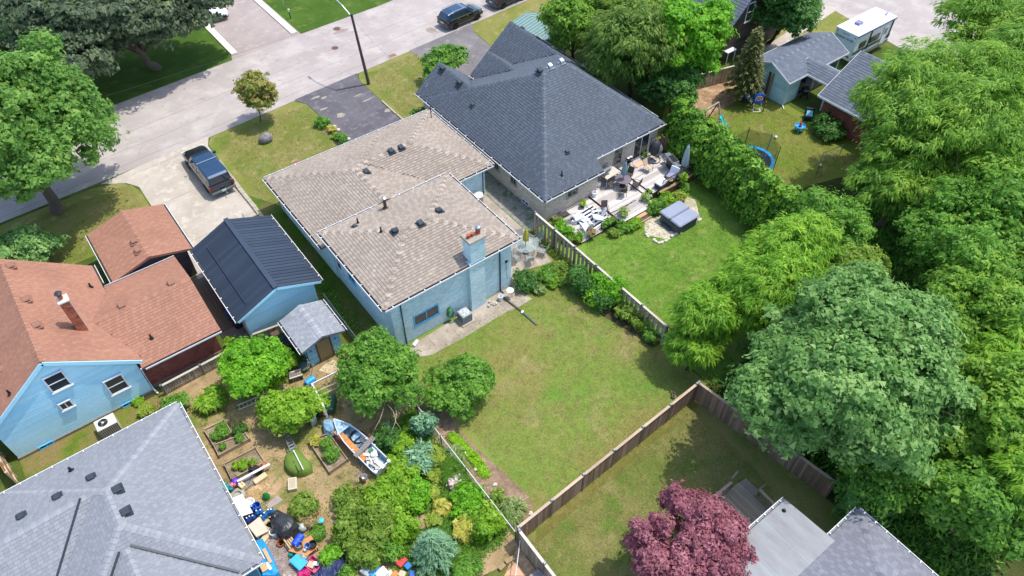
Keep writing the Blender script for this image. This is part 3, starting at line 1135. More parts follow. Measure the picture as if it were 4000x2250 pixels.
# vents on the tan roof
for x,y in ((14.38,31.14,4.95)[:2],(15.97,30.68,5.10)[:2],(17.66,31.20,5.00)[:2],(16.27,38.38,4.20)[:2],(18.92,39.45,4.15)[:2],(19.72,39.40,4.20)[:2]):
    roof_vent(mh,x,y,MB_,darkmetal,rz=rnd.choice((0,PI/2)))
for x,y in ((13.74,31.83,4.85)[:2],(13.16,33.92,4.70)[:2]):
    roof_pipe(mh,x,y,MB_,blackpipe,.055,.4)
x,y = (12.80,33.70,4.60)[:2]
roof_vent(mh,x,y,MB_,darkmetal,.2,.22,.14,.3)
x,y = (15.33,34.11,4.50)[:2]
roof_pipe(mh,x,y,MB_,M('rust_pipe','#57463f',.6,'#453630',9),.11,.85,cap=galv)
for p0,p1 in (((10.8,26.68,4.3),(20.75,26.68,4.3)),((10.8,34.9,4.3),(10.8,26.68,4.3)),((20.75,26.68,4.3),(20.75,34.9,4.3)),((20.75,34.9,4.3),(10.8,34.9,4.3)),
               ((10.75,43.95,2.9),(10.75,34.95,2.9)),((20.8,35.2,2.9),(24.87,35.2,2.9)),((24.87,35.2,2.9),(24.87,43.95,2.9)),((24.87,43.95,2.9),(10.75,43.95,2.9))):
    gutter(mh,p0,p1,white,hang=1.0)
down = M('dark_downspout','#2c4a57',.5,'#243e4a',5)
for path in ([(12.0,26.72,4.2),(11.95,26.88,3.95),(11.95,26.88,.1),(11.9,26.6,.05)],[(19.35,26.72,4.2),(19.35,26.88,3.95),(19.35,26.88,.1),(19.4,26.6,.06)],
             [(24.2,35.45,2.75),(24.2,35.6,2.6),(24.2,35.6,.05)]):
    MB().tube(path,.05,6).build('downspout',down,mh)
MB().tube([(10.95,43.0,2.7),(11.18,43.0,2.5),(11.18,43.0,.1)],.045,6).build('downspout',white,mh)
# service mast on the front roof
x,y = (24.33,42.66,3.20)[:2]
zz = roof_z(MB_,x,y)
mst = MB().cyl((x,y,zz),(x,y,zz+1.1),.035,n=8).cyl((x - .12,y,zz+.9),(x+.12,y,zz+.9),.02,n=6).build('service_mast',blackpipe,mh)
MB().tube([(19.85,26.9,2.6),(19.85,26.88,2.5),(19.86,26.86,1.2),(19.95,26.85,.9)],.012,5).build('cable',blackpipe,mh)
MB().box((19.85,26.89,2.55),(.1,.08,.16)).box((19.92,26.84,2.62),(.06,.14,.05),.6).build('cable_box',blackpipe,mh)

# ---- the big charcoal-roofed house
rh = thing('bungalow','beige brick bungalow with large charcoal hip roof and front gables','house',(32,38,0))
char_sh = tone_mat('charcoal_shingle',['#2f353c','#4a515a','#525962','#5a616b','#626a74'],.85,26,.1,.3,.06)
char_deck = M('charcoal_deck','#4a4e55',.9,'#3f4349',4)
RM = Block({'w': (25.75,2.4,.81),'e': (39.3,2.4,.81),'s': (30.15,2.4,.617),'n': (46.3,2.4,.53)},
           poly=[(25.75,30.15),(31.35,30.15),(31.35,31.12),(38.6,31.12),(39.3,32.6),(39.3,46.3),(25.75,46.3)])
W1 = Block({'w': (25.75,2.4,.81),'e': (30.6,2.4,.81)},(25.75,30.6,40.5,47.3))
W2 = Block({'w': (30.4,3.0,.81),'e': (34.2,3.0,.81)},(30.4,34.2,40.5,46.0))
W3 = Block({'w': (33.1,2.4,.81),'e': (39.5,2.4,.81)},(33.1,39.5,40.0,48.2))
RB = [RM,W1,W2,W3]
build_roof(rh,RB,char_deck,char_sh,seed=21,caps=.3,cap_tone=(.75,1.0))
beige = tone_mat('beige_brick',['#b7a898','#c4b5a4','#cdbfae','#d6c9b9','#ddd2c4'],.85,40,.12,.6,.08)
bmort = M('beige_mortar','#b8ad9f',.9,'#a89d90',10)
rw = body(rh,[(26.15,31.1,30.45,45.6,2.3),(31.1,38.3,31.45,45.6,2.9),(33.4,39.1,45.6,47.8,2.3),(26.15,30.3,45.6,46.9,2.3)],bmort)
bp = Pieces('brick',beige,300)
r1 = ((26.15,30.45),(31.1,30.45))
r2 = ((31.1,31.45),(38.3,31.45))
l1 = ((26.15,46.9),(26.15,30.45))
skin(rw,*r1,[(0,0),(4.95,0),(4.95,2.28),(0,2.28)],[(1.9,3.0,1.2,2.2)],beige,pc=bp,seed=1)
skin(rw,*r2,[(0,0),(7.2,0),(7.2,2.88),(0,2.88)],[(2.5,3.4,.9,2.6),(4.6,6.3,.4,2.65)],beige,pc=bp,seed=2)
skin(rw,*l1,[(0,0),(16.45,0),(16.45,2.28),(0,2.28)],[(7.1,7.8,1.0,2.1),(10.0,10.8,1.0,2.1),(12.2,13.0,1.0,2.1),(13.6,14.5,0,.35)],beige,pc=bp,seed=3)
skin(rw,(31.1,30.45),(31.1,31.45),[(0,0),(1,0),(1,2.28),(0,2.28)],[],beige,pc=bp,seed=4)
bp.finish(rw,{'b': brickbox(.215,.075,.018)})
greige = M('greige_frame','#a9a49d',.5,'#98938c',4)
window(rh,*r1,1.9,3.0,1.2,2.2,greige,glass,'slider')
window(rh,*r2,2.5,3.4,.9,2.6,greige,glass,'single')
window(rh,*r2,4.6,6.3,.4,2.65,white,glass,'slider',name='patio_door',sill=False)
for u in (7.1,10.0,12.2):
    window(rh,*l1,u,u+.75,1.0,2.1,greige,glass,'slider')
window(rh,*l1,13.6,14.5,0.02,.4,white,glass,'slider',name='cellar_window',sill=False)
MB().lathe((26.0,32.9,0),[(.62,0),(.62,.12),(.56,.12),(.56,.01)],16,sx=.6).build('window_well',galv,rh)
for p0,p1 in (((25.75,30.15,2.4),(31.35,30.15,2.4)),((31.35,31.12,3.0),(38.6,31.12,3.0)),((25.75,47.3,2.4),(25.75,30.15,2.4)),
               ((30.4,46.0,3.0),(30.4,43.6,3.0)),((39.5,40,2.4),(39.5,48.2,2.4)),((39.3,32.6,2.4),(39.3,40,2.4)),((34.2,43.5,3.0),(34.2,46.0,3.0))):
    gutter(rh,p0,p1,white,hang=1.1)
MB().tube([(31.2,30.3,2.3),(31.02,30.4,2.1),(31.02,30.4,.3)],.045,6).build('downspout',white,rh)
for x,y,m_ in ((27.96,46.39,3.90) ,(27.92,43.83,3.90),(31.33,37.89,6.60)):
    roof_vent(rh,x,y,RB,darkmetal,.4,.45,.26)
for x,y,m_ in ((32.17,37.70,6.60),(33.29,37.70,6.60)):
    roof_vent(rh,x,y,RB,galv,.34,.34,.3)
for x,y,m_ in ((29.45,32.24,3.90),(27.37,41.30,4.30),(36.82,47.17,4.50),(36.79,44.99,4.50),(36.73,42.86,4.50),(34.04,37.97,6.50)):
    roof_vent(rh,x,y,RB,darkmetal,.22,.24,.16)
x,y,m_ = (28.04,31.08,3.40)
roof_pipe(rh,x,y,RB,blackpipe,.05,.42)
x,y,m_ = (26.09,45.89,3.00)
zz = roof_z(RB,x,y)
MB().cyl((x,y,zz),(x,y,zz+1.1),.02,n=6).tube([(x+.2*math.cos(a) - .1,y,zz+1.35+.36*math.sin(a)) for a in [i*PI/6 for i in range(12)]],.03,5,True).build('antenna',galv,rh)
for k in range(17):
    MB().box((26.9+k*.24,30.08,2.2),(.17,.04,.1)).build('soffit_vent',darkmetal,rh)
MB().box((32.8,31.4,1.35),(.34,.12,.4)).box((32.86,31.33,1.3),(.2,.03,.2)).build('meter_box',M('meter_grey','#9da1a3',.5),rh)

# ---- the blue clapboard house with the orange-brown roof
lh = thing('clapboard_house','sky blue clapboard house with rust brown roof and tall brick chimney','house',(-4,37,0))
rust_sh = tone_mat('rust_shingle',['#5f4033','#8f6653','#966c59','#9d735f','#a47a66'],.9,26,.14,.5,.08)
rust_deck = M('rust_deck','#906958',.9,'#83604f',4)
LM = Block({'w': (-9.9,3.0,.778),'e': (-1.8,3.0,.778)},(-9.9,-1.8,32.93,42.35))
LWG = Block({'s': (32.6,2.7,.34),'n': (40.3,2.7,.34)},poly=[(-1.95,32.6),(2.75,32.6),(2.75,40.3),(-1.85,40.3),(-3.6,37.4),(-3.6,35.5),(-1.95,33.3)])
LD = Block({'s': (33.4,3.4,.6),'n': (37.6,3.4,.6)},(-13,-7.2,33.4,37.6))
LB = [LM,LWG,LD]
build_roof(lh,LB,rust_deck,rust_sh,seed=31,caps=.28,wid=.24,cap_tone=(.5,.75),thick=.022)
sky_plank = tone_mat('sky_blue_plank',['#aee6fa','#b9ebfc','#c5f0fd'],.45,8,.05,.6,.04,spec=.4)
lw_out = [(0,.2),(7.55,.2),(7.55,2.85),(3.8,5.85),(0,2.85)]
lw = gable_wall(lh,(-9.67,33.05),(-2.12,33.05),[(0,0),(7.55,0),(7.55,2.95),(3.8,5.9),(0,2.95)],M('blue_sheathing','#a3d6ee',.8))
holes = [(3.35,4.37,3.62,4.92),(5.6,6.65,1.36,2.68),(3.16,3.82,2.02,2.65)]
siding(lw,(-9.67,33.05),(-2.12,33.05),lw_out,holes,sky_plank,step=.22,lap=.016)
body(lh,[(-9.67,-2.12,33.1,42.0,2.9),(-2.12,2.4,33.3,39.9,2.6)],M('red_mortar','#8a5c50',.9,'#774b41',8))
MB().box((-5.9,33.0,.08),(7.6,.1,.22)).build('foundation',grime_concrete,lh)
lf = ((-9.67,33.02),(-2.12,33.02))
window(lh,*lf,3.35,4.37,3.62,4.92,white,glass,'hung',base=.0)
window(lh,*lf,5.6,6.65,1.36,2.68,white,glass,'hung')
window(lh,*lf,3.16,3.82,2.02,2.65,white,glass,'slider')
for u in (1.05,5.7):
    window(lh,*lf,u,u+.8,.0,.3,sky_frame,glass,'slider',name='cellar_window',sill=False,base=.05)
for sgn,xe in ((-1,-9.9),(1,-1.8)):
    MB().beam((-5.85,32.9,6.0),(xe,32.9,2.87),.04,.24).build('rake_board',sky_plank,lh,tone=.5)
red_brick = tone_mat('dark_red_brick',['#7d453b','#8a4e43','#96574a','#a26153'],.85,40,.15,.6,.1)
wr = ((-2.1,33.3),(2.4,33.3))
wr_wall = MB().box((.15,33.32,1.3),(4.48,.02,2.6)).build('wing_wall',MATS['red_mortar'],lh)
skin(wr_wall,*wr,[(0,.3),(4.5,.3),(4.5,2.55),(0,2.55)],[],red_brick,seed=2)
MB().box((.15,33.27,.15),(4.5,.06,.3)).build('foundation',grime_concrete,lh)
rc = MB().box((-3.62,35.85,5.6),(.48,.5,2.5)).build('chimney',M('chimney_mortar','#b9a595',.9,'#a59181',10),lh)
cb = tone_mat('chimney_brick',['#7f4637','#94553f','#a6634a','#b06f55'],.85,40,.15)
pcx = Pieces('brick',cb,300)
skin(rc,(-3.86,35.6),(-3.38,35.6),[(0,4.4),(.48,4.4),(.48,6.82),(0,6.82)],[],cb,pc=pcx,bw=.22,bh=.08)
skin(rc,(-3.86,36.1),(-3.86,35.6),[(0,4.4),(.5,4.4),(.5,6.82),(0,6.82)],[],cb,pc=pcx,bw=.22,bh=.08)
pcx.finish(rc,{'b': brickbox(.22,.08,.018)})
cc = MB().box((-3.62,35.85,6.89),(.58,.6,.09)).build('chimney_cap',M('pale_cap','#d9d2c6',.8,'#c2b9ac',8),lh)
MB().lathe((-3.66,35.9,6.99),[(.12,0),(.12,.22)],12).build('flue_pot',copper,cc)
MB().lathe((-3.66,35.9,7.2),[(.09,0),(.09,.15),(.22,.16),(.03,.36)],8).build('flue_cap',M('cowl','#55565c',.4,'#3d3e44',8,metal=.5),cc)
for px in ((-5.45,41.58,5.00),(-5.40,38.29,5.20),(-5.40,35.94,5.30),(1.68,36.63,3.70),(-1.30,36.62,3.70)):
    roof_vent(lh,px[0],px[1],LB,rust_deck,.4,.4,.2)
for px in ((-0.76,33.97,3.10),(-2.36,39.95,3.40),(-7.96,33.42,4.60)):
    roof_pipe(lh,px[0],px[1],LB,blackpipe,.06,.34)
for p0,p1 in (((-1.8,32.6,2.7),(2.75,32.6,2.7)),((2.75,40.3,2.7),(-1.75,40.3,2.7)),((-1.8,40.4,3.0),(-1.8,42.35,3.0))):
    gutter(lh,p0,p1,white)
MB().tube([(-2.0,32.7,2.6),(-2.05,32.98,2.3),(-2.05,32.98,.3),(-1.95,32.6,.15)],.05,6).build('downspout',white,lh)

# ---- rust-roofed front garage
og = thing('garage','small garage with rust brown gable roof beside the pale driveway','garage',(1.3,43.3,0))
OG = [Block({'w': (-1.19,2.5,.3),'e': (3.95,2.5,.3)},(-1.19,3.95,40.6,46.15))]
build_roof(og,OG,rust_deck,rust_sh,seed=41,caps=.28,wid=.24,cap_tone=(.5,.75),thick=.022)
dk = M('dark_board','#4a4143',.8,'#3b3336',6)
body(og,[(-.9,3.65,40.9,45.9,2.45)],dk)
gw = gable_wall(og,(-.9,40.88),(3.65,40.88),[(0,0),(4.55,0),(4.55,2.4),(2.27,3.1),(0,2.4)],dk,name='gable_wall')
siding(gw,(-.9,40.87),(3.65,40.87),[(0,.1),(4.55,.1),(4.55,2.4),(2.27,3.05),(0,2.4)],[],tone_mat('plum_plank',['#4b4248','#554b50'],.8),step=.25)
for px in ((1.08,42.61,3.10),(1.01,41.63,3.10)):
    roof_vent(og,px[0],px[1],OG,rust_deck,.36,.36,.2)
for p0,p1 in (((-1.19,46.15,2.5),(-1.19,40.6,2.5)),((3.95,40.6,2.5),(3.95,46.15,2.5))):
    gutter(og,p0,p1,white)

# ---- blue garage with the dark metal roof
bg = thing('garage','sky blue garage with ribbed navy metal roof','garage',(6.65,36.6,0))
GX0,GX1,GY0,GY1,GE,GP = 3.85,9.45,32.75,40.5,2.5,.43
BG = [Block({'w': (GX0,GE,GP),'e': (GX1,GE,GP)},(GX0,GX1,GY0,GY1))]
navy = tone_mat('navy_metal',['#333c4a','#384250','#3d4756'],.5,5,.05,.6,.05,spec=.25,metal=.15)
gr = build_roof(bg,BG,M('navy_deck','#2f3845',.6,'#2a323e',4),navy,fill=False,caps=None)
nseam = 25
for side in (0,1):
    for k in range(nseam):
        w = (GY1 - GY0)/nseam
        y0,y1 = GY0+k*w,GY0+(k+1)*w
        xe,xm = ((GX0 - .03,6.65) if side == 0 else (GX1+.03,6.65))
        zm = GE+GP*2.8
        ze = GE - .013
        pts = []
        for y,dz in ((y0+.012,.032),(y0+.03,.032),(y0+.042,.012),(y1 - .004,.012)):
            pts += [(xe,y,ze+dz),(xm,y,zm+dz)]
        fs = [(0,1,3,2),(2,3,5,4),(4,5,7,6)]
        if side == 0:
            fs = [f[::-1] for f in fs]
        mesh_obj('metal_panel',pts,fs,navy,gr,tone=rnd.random())
MB().beam((6.65,GY0 - .02,GE+GP*2.8+.05),(6.65,GY1+.02,GE+GP*2.8+.05),.3,.05).build('ridge_cap',navy,gr,tone=.9)
rl = MB()
rl.tube([(4.75,39.6,GE+GP*.9+.1),(4.75,33.4,GE+GP*.9+.1)],.035,6)
rl.build('snow_rail',navy,gr,tone=.2)
body(bg,[(4.3,9.05,33.17,40.1,2.45)],M('garage_sheathing','#b2dff2',.8))
gg = gable_wall(bg,(4.3,33.15),(9.05,33.15),[(0,0),(4.75,0),(4.75,2.42),(2.37,3.5),(0,2.42)],MATS['garage_sheathing'],name='gable_wall')
siding(gg,(4.3,33.14),(9.05,33.14),[(0,.75),(4.75,.75),(4.75,2.42),(2.37,3.47),(0,2.42)],[],sky_plank,step=.16,lap=.013)
MB().box((4.27,36.6,1.25),(.04,6.9,2.4)).build('side_wall',M('pale_side','#cfd8de',.6,'#bcc7cf',4),bg)
for sgn in (-1,1):
    MB().beam((6.65,32.76,GE+GP*2.8 - .12),(6.65+sgn*2.8,32.76,GE - .12),.03,.2).build('rake_board',sky_plank,bg,tone=.5)
for p0,p1 in (((GX0,GY1,GE),(GX0,GY0,GE)),((GX1,GY0,GE),(GX1,GY1,GE))):
    gutter(bg,p0,p1,white,hang=.9)

# ---- small shed
sh = thing('garden_shed','small blue clapboard shed with weathered grey shingle roof','shed',(7.4,30.1,0))
SB = [Block({'w': (5.95,2.0,.34),'e': (8.84,2.0,.34)},(5.95,8.84,28.6,31.7))]
grey_sh = tone_mat('weathered_shingle',['#74777c','#82858a','#909397','#9c9fa2'],.9,26,.2)
build_roof(sh,SB,M('shed_deck','#7c7f84',.9),grey_sh,seed=51,caps=.26,cap_tone=(.7,1),wid=.24,expo=.16,thick=.02)
pale_plank = tone_mat('pale_blue_plank',['#78aecb','#85b8d2','#93c3da'],.6,10,.1)
body(sh,[(6.3,8.5,29.0,31.4,1.95)],M('shed_wall','#6fa1bd',.8))
sg = gable_wall(sh,(6.3,28.98),(8.5,28.98),[(0,0),(2.2,0),(2.2,1.9),(1.1,2.3),(0,1.9)],MATS['shed_wall'],name='gable_wall')
siding(sg,(6.3,28.97),(8.5,28.97),[(0,.05),(2.2,.05),(2.2,1.9),(1.1,2.28),(0,1.9)],[(.62,1.6,0,1.85)],pale_plank,step=.15,lap=.014)
brown_wood = M('brown_wood','#6b5340',.8,'#4f3c2d',8,stretch=(1,1,.2))
tan_wood = M('weathered_door_wood','#a08a66',.85,'#85704f',6,stretch=(3,1,.3))
dr = MB().box((7.41,28.955,.9),(.86,.04,1.75)).build('door',tan_wood,sh)
MB().box((6.95,28.94,.92),(.09,.07,1.85)).box((7.87,28.94,.92),(.09,.07,1.85)).box((7.41,28.94,1.87),(1.0,.07,.1)).build('door_frame',brown_wood,dr)
for px in (6.55,8.2):
    MB().box((px,28.93,1.4),(.03,.03,.14)).box((px,28.93,1.33),(.1,.03,.03)).build('hook',blackpipe,sh)
for p0,p1 in (((5.95,31.7,2.0),(5.95,28.6,2.0)),((8.84,28.6,2.0),(8.84,31.7,2.0))):
    gutter(sh,p0,p1,white,w=.09,hang=.8)
MB().tube([(5.97,28.75,1.9),(6.2,28.93,1.6),(6.22,28.93,.35),(6.1,28.8,.2)],.04,6).build('downspout',M('blue_spout','#86b6cf',.5),sh)

# ---- grey-roofed house at the lower left
gh = thing('hip_roof_house','house under a light grey shingle hip roof with white gutters','house',(-6,22,0))
lg_sh = tone_mat('light_grey_shingle',['#4f5256','#777a7f','#7f8287','#86898d','#8e9195'],.9,30,.1,.4,.05)
lg_deck = M('grey_deck','#8c8f95',.9,'#7d8086',4)
GA = Block({'w': (-10.0,3.0,.45),'e': (-1.18,3.0,.45),'s': (17.9,3.0,.45),'n': (28.8,3.0,.45)},(-10.0,-1.18,17.9,28.8))
GB = Block({'n': (28.8,3.0,.45),'s': (20.9,3.0,.45)},(-18,-5.6,20.9,28.8))
GC = Block({'w': (-9.4,3.0,.45),'e': (-2.2,3.0,.45)},(-9.4,-2.2,14.0,21.2))
GG = [GA,GB,GC]
build_roof(gh,GG,lg_deck,lg_sh,seed=61,expo=.18,wid=.24,caps=.27,cap_tone=(.75,1),thick=.02)
body(gh,[(-17.5,-1.6,21.3,28.4,2.95),(-9.6,-1.6,18.3,28.4,2.95),(-9,-2.6,14.4,19,2.95)],M('teal_wall','#4f88a4',.7,'#45799a',5))
for p0,p1 in (((-1.18,17.9,3.0),(-1.18,28.8,3.0)),((-1.18,28.8,3.0),(-18,28.8,3.0)),((-2.2,17.9,3.0),(-1.18,17.9,3.0))):
    gutter(gh,p0,p1,white,hang=.75,inside=M('gutter_grey','#85898c',.7,'#6f7376',6))
MB().beam((-6.65,24.85,4.84),(-10.0,21.1,3.12),.1,.03).build('valley_flashing',darkmetal,gh)
MB().beam((-5.55,21.3,4.6),(-2.2,17.95,3.12),.1,.03).build('valley_flashing',darkmetal,gh)
MB().beam((-6.05,21.3,4.6),(-9.4,17.95,3.12),.1,.03).build('valley_flashing',darkmetal,gh)
for px,s_ in (((-6.03,26.03,4.00),1),((-7.61,25.95,4.10),1),((-9.22,25.94,4.10),1),((-5.13,24.23,4.60),1.25),((-5.17,22.85,4.20),1.25)):
    roof_vent(gh,px[0],px[1],GG,darkmetal,.32*s_,.32*s_,.17)
px = (-6.85,27.65,3.60)
roof_pipe(gh,px[0],px[1],GG,blackpipe,.07,.3)

# ---- lower right house with flat porch roof
bh = thing('hip_roof_house','house with dark grey shingle hip roof beside a flat porch roof','house',(19,-1,0))
dg_sh = tone_mat('dark_grey_shingle',['#46484f','#6c6e77','#787a83','#83858d','#8d8f96'],.9,30,.1,.4,.05)
BH = Block({'e': (23.35,2.8,.4),'n': (2.58,2.8,.4),'w': (12.5,2.8,.4),'s': (-9,2.8,.4)},(12.5,23.35,-9,2.58))
build_roof(bh,[BH],M('dark_grey_deck','#5d5f66',.9),dg_sh,seed=71,expo=.2,wid=.24,caps=.3,thick=.02,cap_tone=(.4,.6))
body(bh,[(13,22.9,-8.5,2.1,2.75)],M('cream_wall','#b9b3a6',.8))
for p0,p1 in (((23.35,-9,2.8),(23.35,2.58,2.8)),((23.35,2.58,2.8),(20.9,2.58,2.8))):
    gutter(bh,p0,p1,white,hang=.6,inside=M('gutter_grey','#85898c',.7,'#6f7376',6))
fr = thing('porch_roof','flat pale grey porch roof with white gutter over the wooden deck','roof',(17.8,3.1,0))
memb = M('roof_membrane','#949b9d',.7,'#7a7678',.7,detail=7,contrast=.22,stretch=(2.0,.5,1))
bsl = MB()
bsl.add([(14.5,1.2,2.98),(21.05,1.2,2.98),(20.9,5.1,2.8),(14.5,5.1,2.8),(14.5,1.2,2.86),(21.05,1.2,2.86),(20.9,5.1,2.68),(14.5,5.1,2.68)],
        [(0,1,2,3),(7,6,5,4),(0,4,5,1),(1,5,6,2),(2,6,7,3),(3,7,4,0)])
ms = bsl.build('membrane',memb,fr)
for xs in (15.9,17.5,19.1):
    MB().beam((xs,1.25,2.984),(xs,5.05,2.806),.03,.012).build('seam',M('seam','#a2a6a7',.6),ms)
gutter(fr,(20.9,5.1,2.82),(14.5,5.1,2.82),white,hang=.55,inside=M('gutter_grey','#85898c',.7,'#6f7376',6))
for xs in (14.8,17.8,20.7):
    MB().box((xs,4.8,1.45),(.13,.13,2.5)).build('post',M('post_wood','#8a7a64',.8),fr)
MB().cyl((20.35,4.75,2.8),(20.35,4.75,2.98),.05,n=8).lathe((20.35,4.75,2.8),[(.13,0),(.06,.07)],10).build('vent_pipe',blackpipe,fr)

# ---- far right: garage, covered passage and brick house
ug = thing('garage','pale blue sided garage with grey roof and open bay','garage',(55.5,31,0))
ug_sh = tone_mat('slate_shingle',['#565d68','#606772','#6a717c','#747b86'],.9,20,.15,.4,.1)
UG = Block({'s': (29.15,2.5,.45),'n': (33.6,2.5,.45)},(51.5,59.7,29.15,33.6))
UP = Block({'w': (53.9,2.5,.5),'e': (56.5,2.5,.5)},(53.9,56.5,26.6,30.3))
UH = Block({'w': (52.0,2.5,.55),'e': (61.0,2.5,.55)},(52.0,61.0,15.5,26.65))
ugd = M('slate_deck','#5f6671',.9)
build_roof(ug,[UG],ugd,ug_sh,seed=81,others=[UG,UP,UH],expo=.24,wid=.45,caps=.35,trim=white)
pale = tone_mat('pale_aqua_plank',['#a9cdd3','#b4d6da','#bedde0'],.6,8,.06)
uw = body(ug,[(51.95,52.1,29.5,33.3,2.45),(51.95,59.4,33.1,33.3,2.45),(59.2,59.4,29.6,33.3,2.45),(52.1,53.7,29.5,29.65,2.45)],M('aqua_wall','#9dc2c9',.8))
siding(uw,(51.93,33.3),(51.93,29.5),[(0,.05),(3.8,.05),(3.8,2.45),(1.9,3.3),(0,2.45)],[],pale,step=.22,lap=.03)
siding(uw,(51.95,29.48),(53.7,29.48),[(0,.05),(1.75,.05),(1.75,2.45),(0,2.45)],[],pale,step=.22,lap=.03)
gable_wall(ug,(51.96,33.3),(51.96,29.5),[(0,2.3),(3.8,2.3),(1.9,3.3)],MATS['aqua_wall'],'gable_wall')
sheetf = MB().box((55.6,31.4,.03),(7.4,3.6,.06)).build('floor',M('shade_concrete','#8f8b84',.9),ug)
for xs in (56.0,57.9):
    MB().box((xs,29.6,1.2),(.12,.12,2.4)).build('post',white,ug)
MB().tube([(51.8,29.4,2.3),(51.85,29.4,.15),(51.6,29.0,.05)],.05,6).build('downspout',white,ug)
up_ = thing('covered_passage','narrow grey roofed covered passage joining garage and brick house','roof',(55.2,28.2,0))
build_roof(up_,[UP],ugd,ug_sh,seed=82,others=[UG,UP,UH],expo=.24,wid=.45,caps=None,trim=white)
for xs,ys in ((54.0,27.0),(56.4,27.0)):
    MB().box((xs,ys,1.2),(.12,.12,2.4)).build('post',white,up_)
uh = thing('brick_bungalow','dark red brick bungalow with slate grey roof under the locust tree','house',(56,21,0))
build_roof(uh,[UH],ugd,ug_sh,seed=83,others=[UG,UP,UH],expo=.24,wid=.45,caps=.35,trim=white)
body(uh,[(52.5,60.5,16,26.2,2.45)],MATS['red_mortar'])
uwall = MB().box((52.49,21.1,1.2),(.02,10.2,2.4)).build('west_wall',MATS['red_mortar'],uh)
skin(uwall,(52.48,26.2),(52.48,16.0),[(0,0),(10.2,0),(10.2,2.4),(0,2.4)],[],red_brick,seed=8,bw=.3,bh=.1)
gable_wall(uh,(60.5,26.2),(52.5,26.2),[(0,0),(8,0),(8,2.4),(4,4.8),(0,2.4)],MATS['red_mortar'],'gable_wall')

# ---- dark brown house at the top
dh = thing('brown_house','dark brown sided house with steep grey roof behind the trees','house',(57.5,42,0))
DB = Block({'w': (52.4,3.0,1.06),'e': (62.0,3.0,1.06)},(52.4,62.0,37.2,47))
build_roof(dh,[DB],ugd,ug_sh,seed=91,expo=.28,wid=.5,caps=.4)
body(dh,[(52.9,61.5,37.6,46.6,3.0)],M('brown_wall','#3f3833',.8))
dw = gable_wall(dh,(52.9,37.55),(61.5,37.55),[(0,0),(8.6,0),(8.6,3.2),(4.3,7.7),(0,3.2)],MATS['brown_wall'],'gable_wall')
siding(dw,(52.9,37.53),(61.5,37.53),[(0,.1),(8.6,.1),(8.6,3.1),(4.3,7.6),(0,3.1)],[(2.2,3.2,3.3,5.1)],tone_mat('brown_plank',['#443b34','#4d433b','#564b42'],.8,8,.1),step=.22,lap=.03)
window(dh,(52.9,37.53),(61.5,37.53),2.2,3.2,3.3,5.1,white,glass,'hung')
MB().box((53.6,37.2,1.2),(1.2,.5,.06)).cyl((53.1,37.0,0),(53.1,37.0,1.2),.04).cyl((54.1,37.0,0),(54.1,37.0,1.2),.04).build('porch_canopy',white,dh)

# ---- green metal shed roof behind the charcoal house
gs = thing('metal_shed','pale green metal roofed shed behind the charcoal roof','shed',(41.2,50,0))
GS = Block({'w': (39.7,2.1,.25),'e': (42.8,2.1,.25)},(39.7,42.8,47.6,52.4))
gsr = build_roof(gs,[GS],M('green_metal','#8fa9a3',.4,'#7f9a94',3,metal=.2),MATS['green_metal'],fill=False,caps=None)
for k in range(13):
    y = 47.7+k*.38
    MB().beam((39.7,y,2.13),(41.25,y,2.52),.05,.04).beam((42.8,y,2.13),(41.25,y,2.52),.05,.04).build('roof_rib',MATS['green_metal'],gsr)
body(gs,[(39.9,42.6,47.8,52.2,2.05)],M('shed_green','#87a5a0',.6))

# ---------------------------------------------------------------- fences
def board_fence(name,label,p0,p1,z,mat_b,mat_post,capmat,spacing=2.3,bw=.14,gap=.03,both=False,side=1,lattice=False,seed=1,group=None,posts=True):
    q = random.Random(seed)
    p0,p1 = V(p0[0],p0[1],0),V(p1[0],p1[1],0)
    d = (p1 - p0)
    L = d.length
    d.normalize()
    n = V(d.y,-d.x,0)*side
    rz = math.atan2(d.y,d.x)
    t = thing(name,label,'fence',p0+d*(L/2),group=group)
    k = max(1,round(L/spacing))
    for i in range(k+1):
        if posts:
            c = p0+d*(L*i/k)
            po = MB().box(c+V(0,0,(z+.08)/2),(.12,.12,z+.08),rz).build('post',mat_post,t)
            MB().box(c+V(0,0,z+.1),(.16,.16,.05),rz,taper=.7).build('post_cap',M('post_cap_metal','#8e959b',.4,'#7b8288',5,metal=.4),po)
    for zz in (.35,z - .35):
        MB().beam(p0 - n*.03+V(0,0,zz),p1 - n*.03+V(0,0,zz),.04,.09).build('rail',mat_b,t,tone=.4)
    m = int(L/(bw+gap))
    st = L/m
    for i in range(m):
        c = p0+d*(st*(i+.5))+n*(.025 if (i % 2 or not both) else -.085)
        h = z - .12+q.uniform(-.015,.015)
        MB().box(c+V(0,0,.05+h/2),(st - gap,.022,h),rz).build('board',mat_b,t,tone=q.random())
    for i in range(k):
        a,b = p0+d*(L*i/k+.07),p0+d*(L*(i+1)/k - .07)
        MB().beam(a+V(0,0,z),b+V(0,0,z),.15,.045).build('cap_rail',capmat,t,tone=q.uniform(.3,1))
        if lattice:
            MB().beam(a+V(0,0,z - .14),b+V(0,0,z - .14),.05,.14).build('lattice',mat_b,t,tone=.2)
    return t


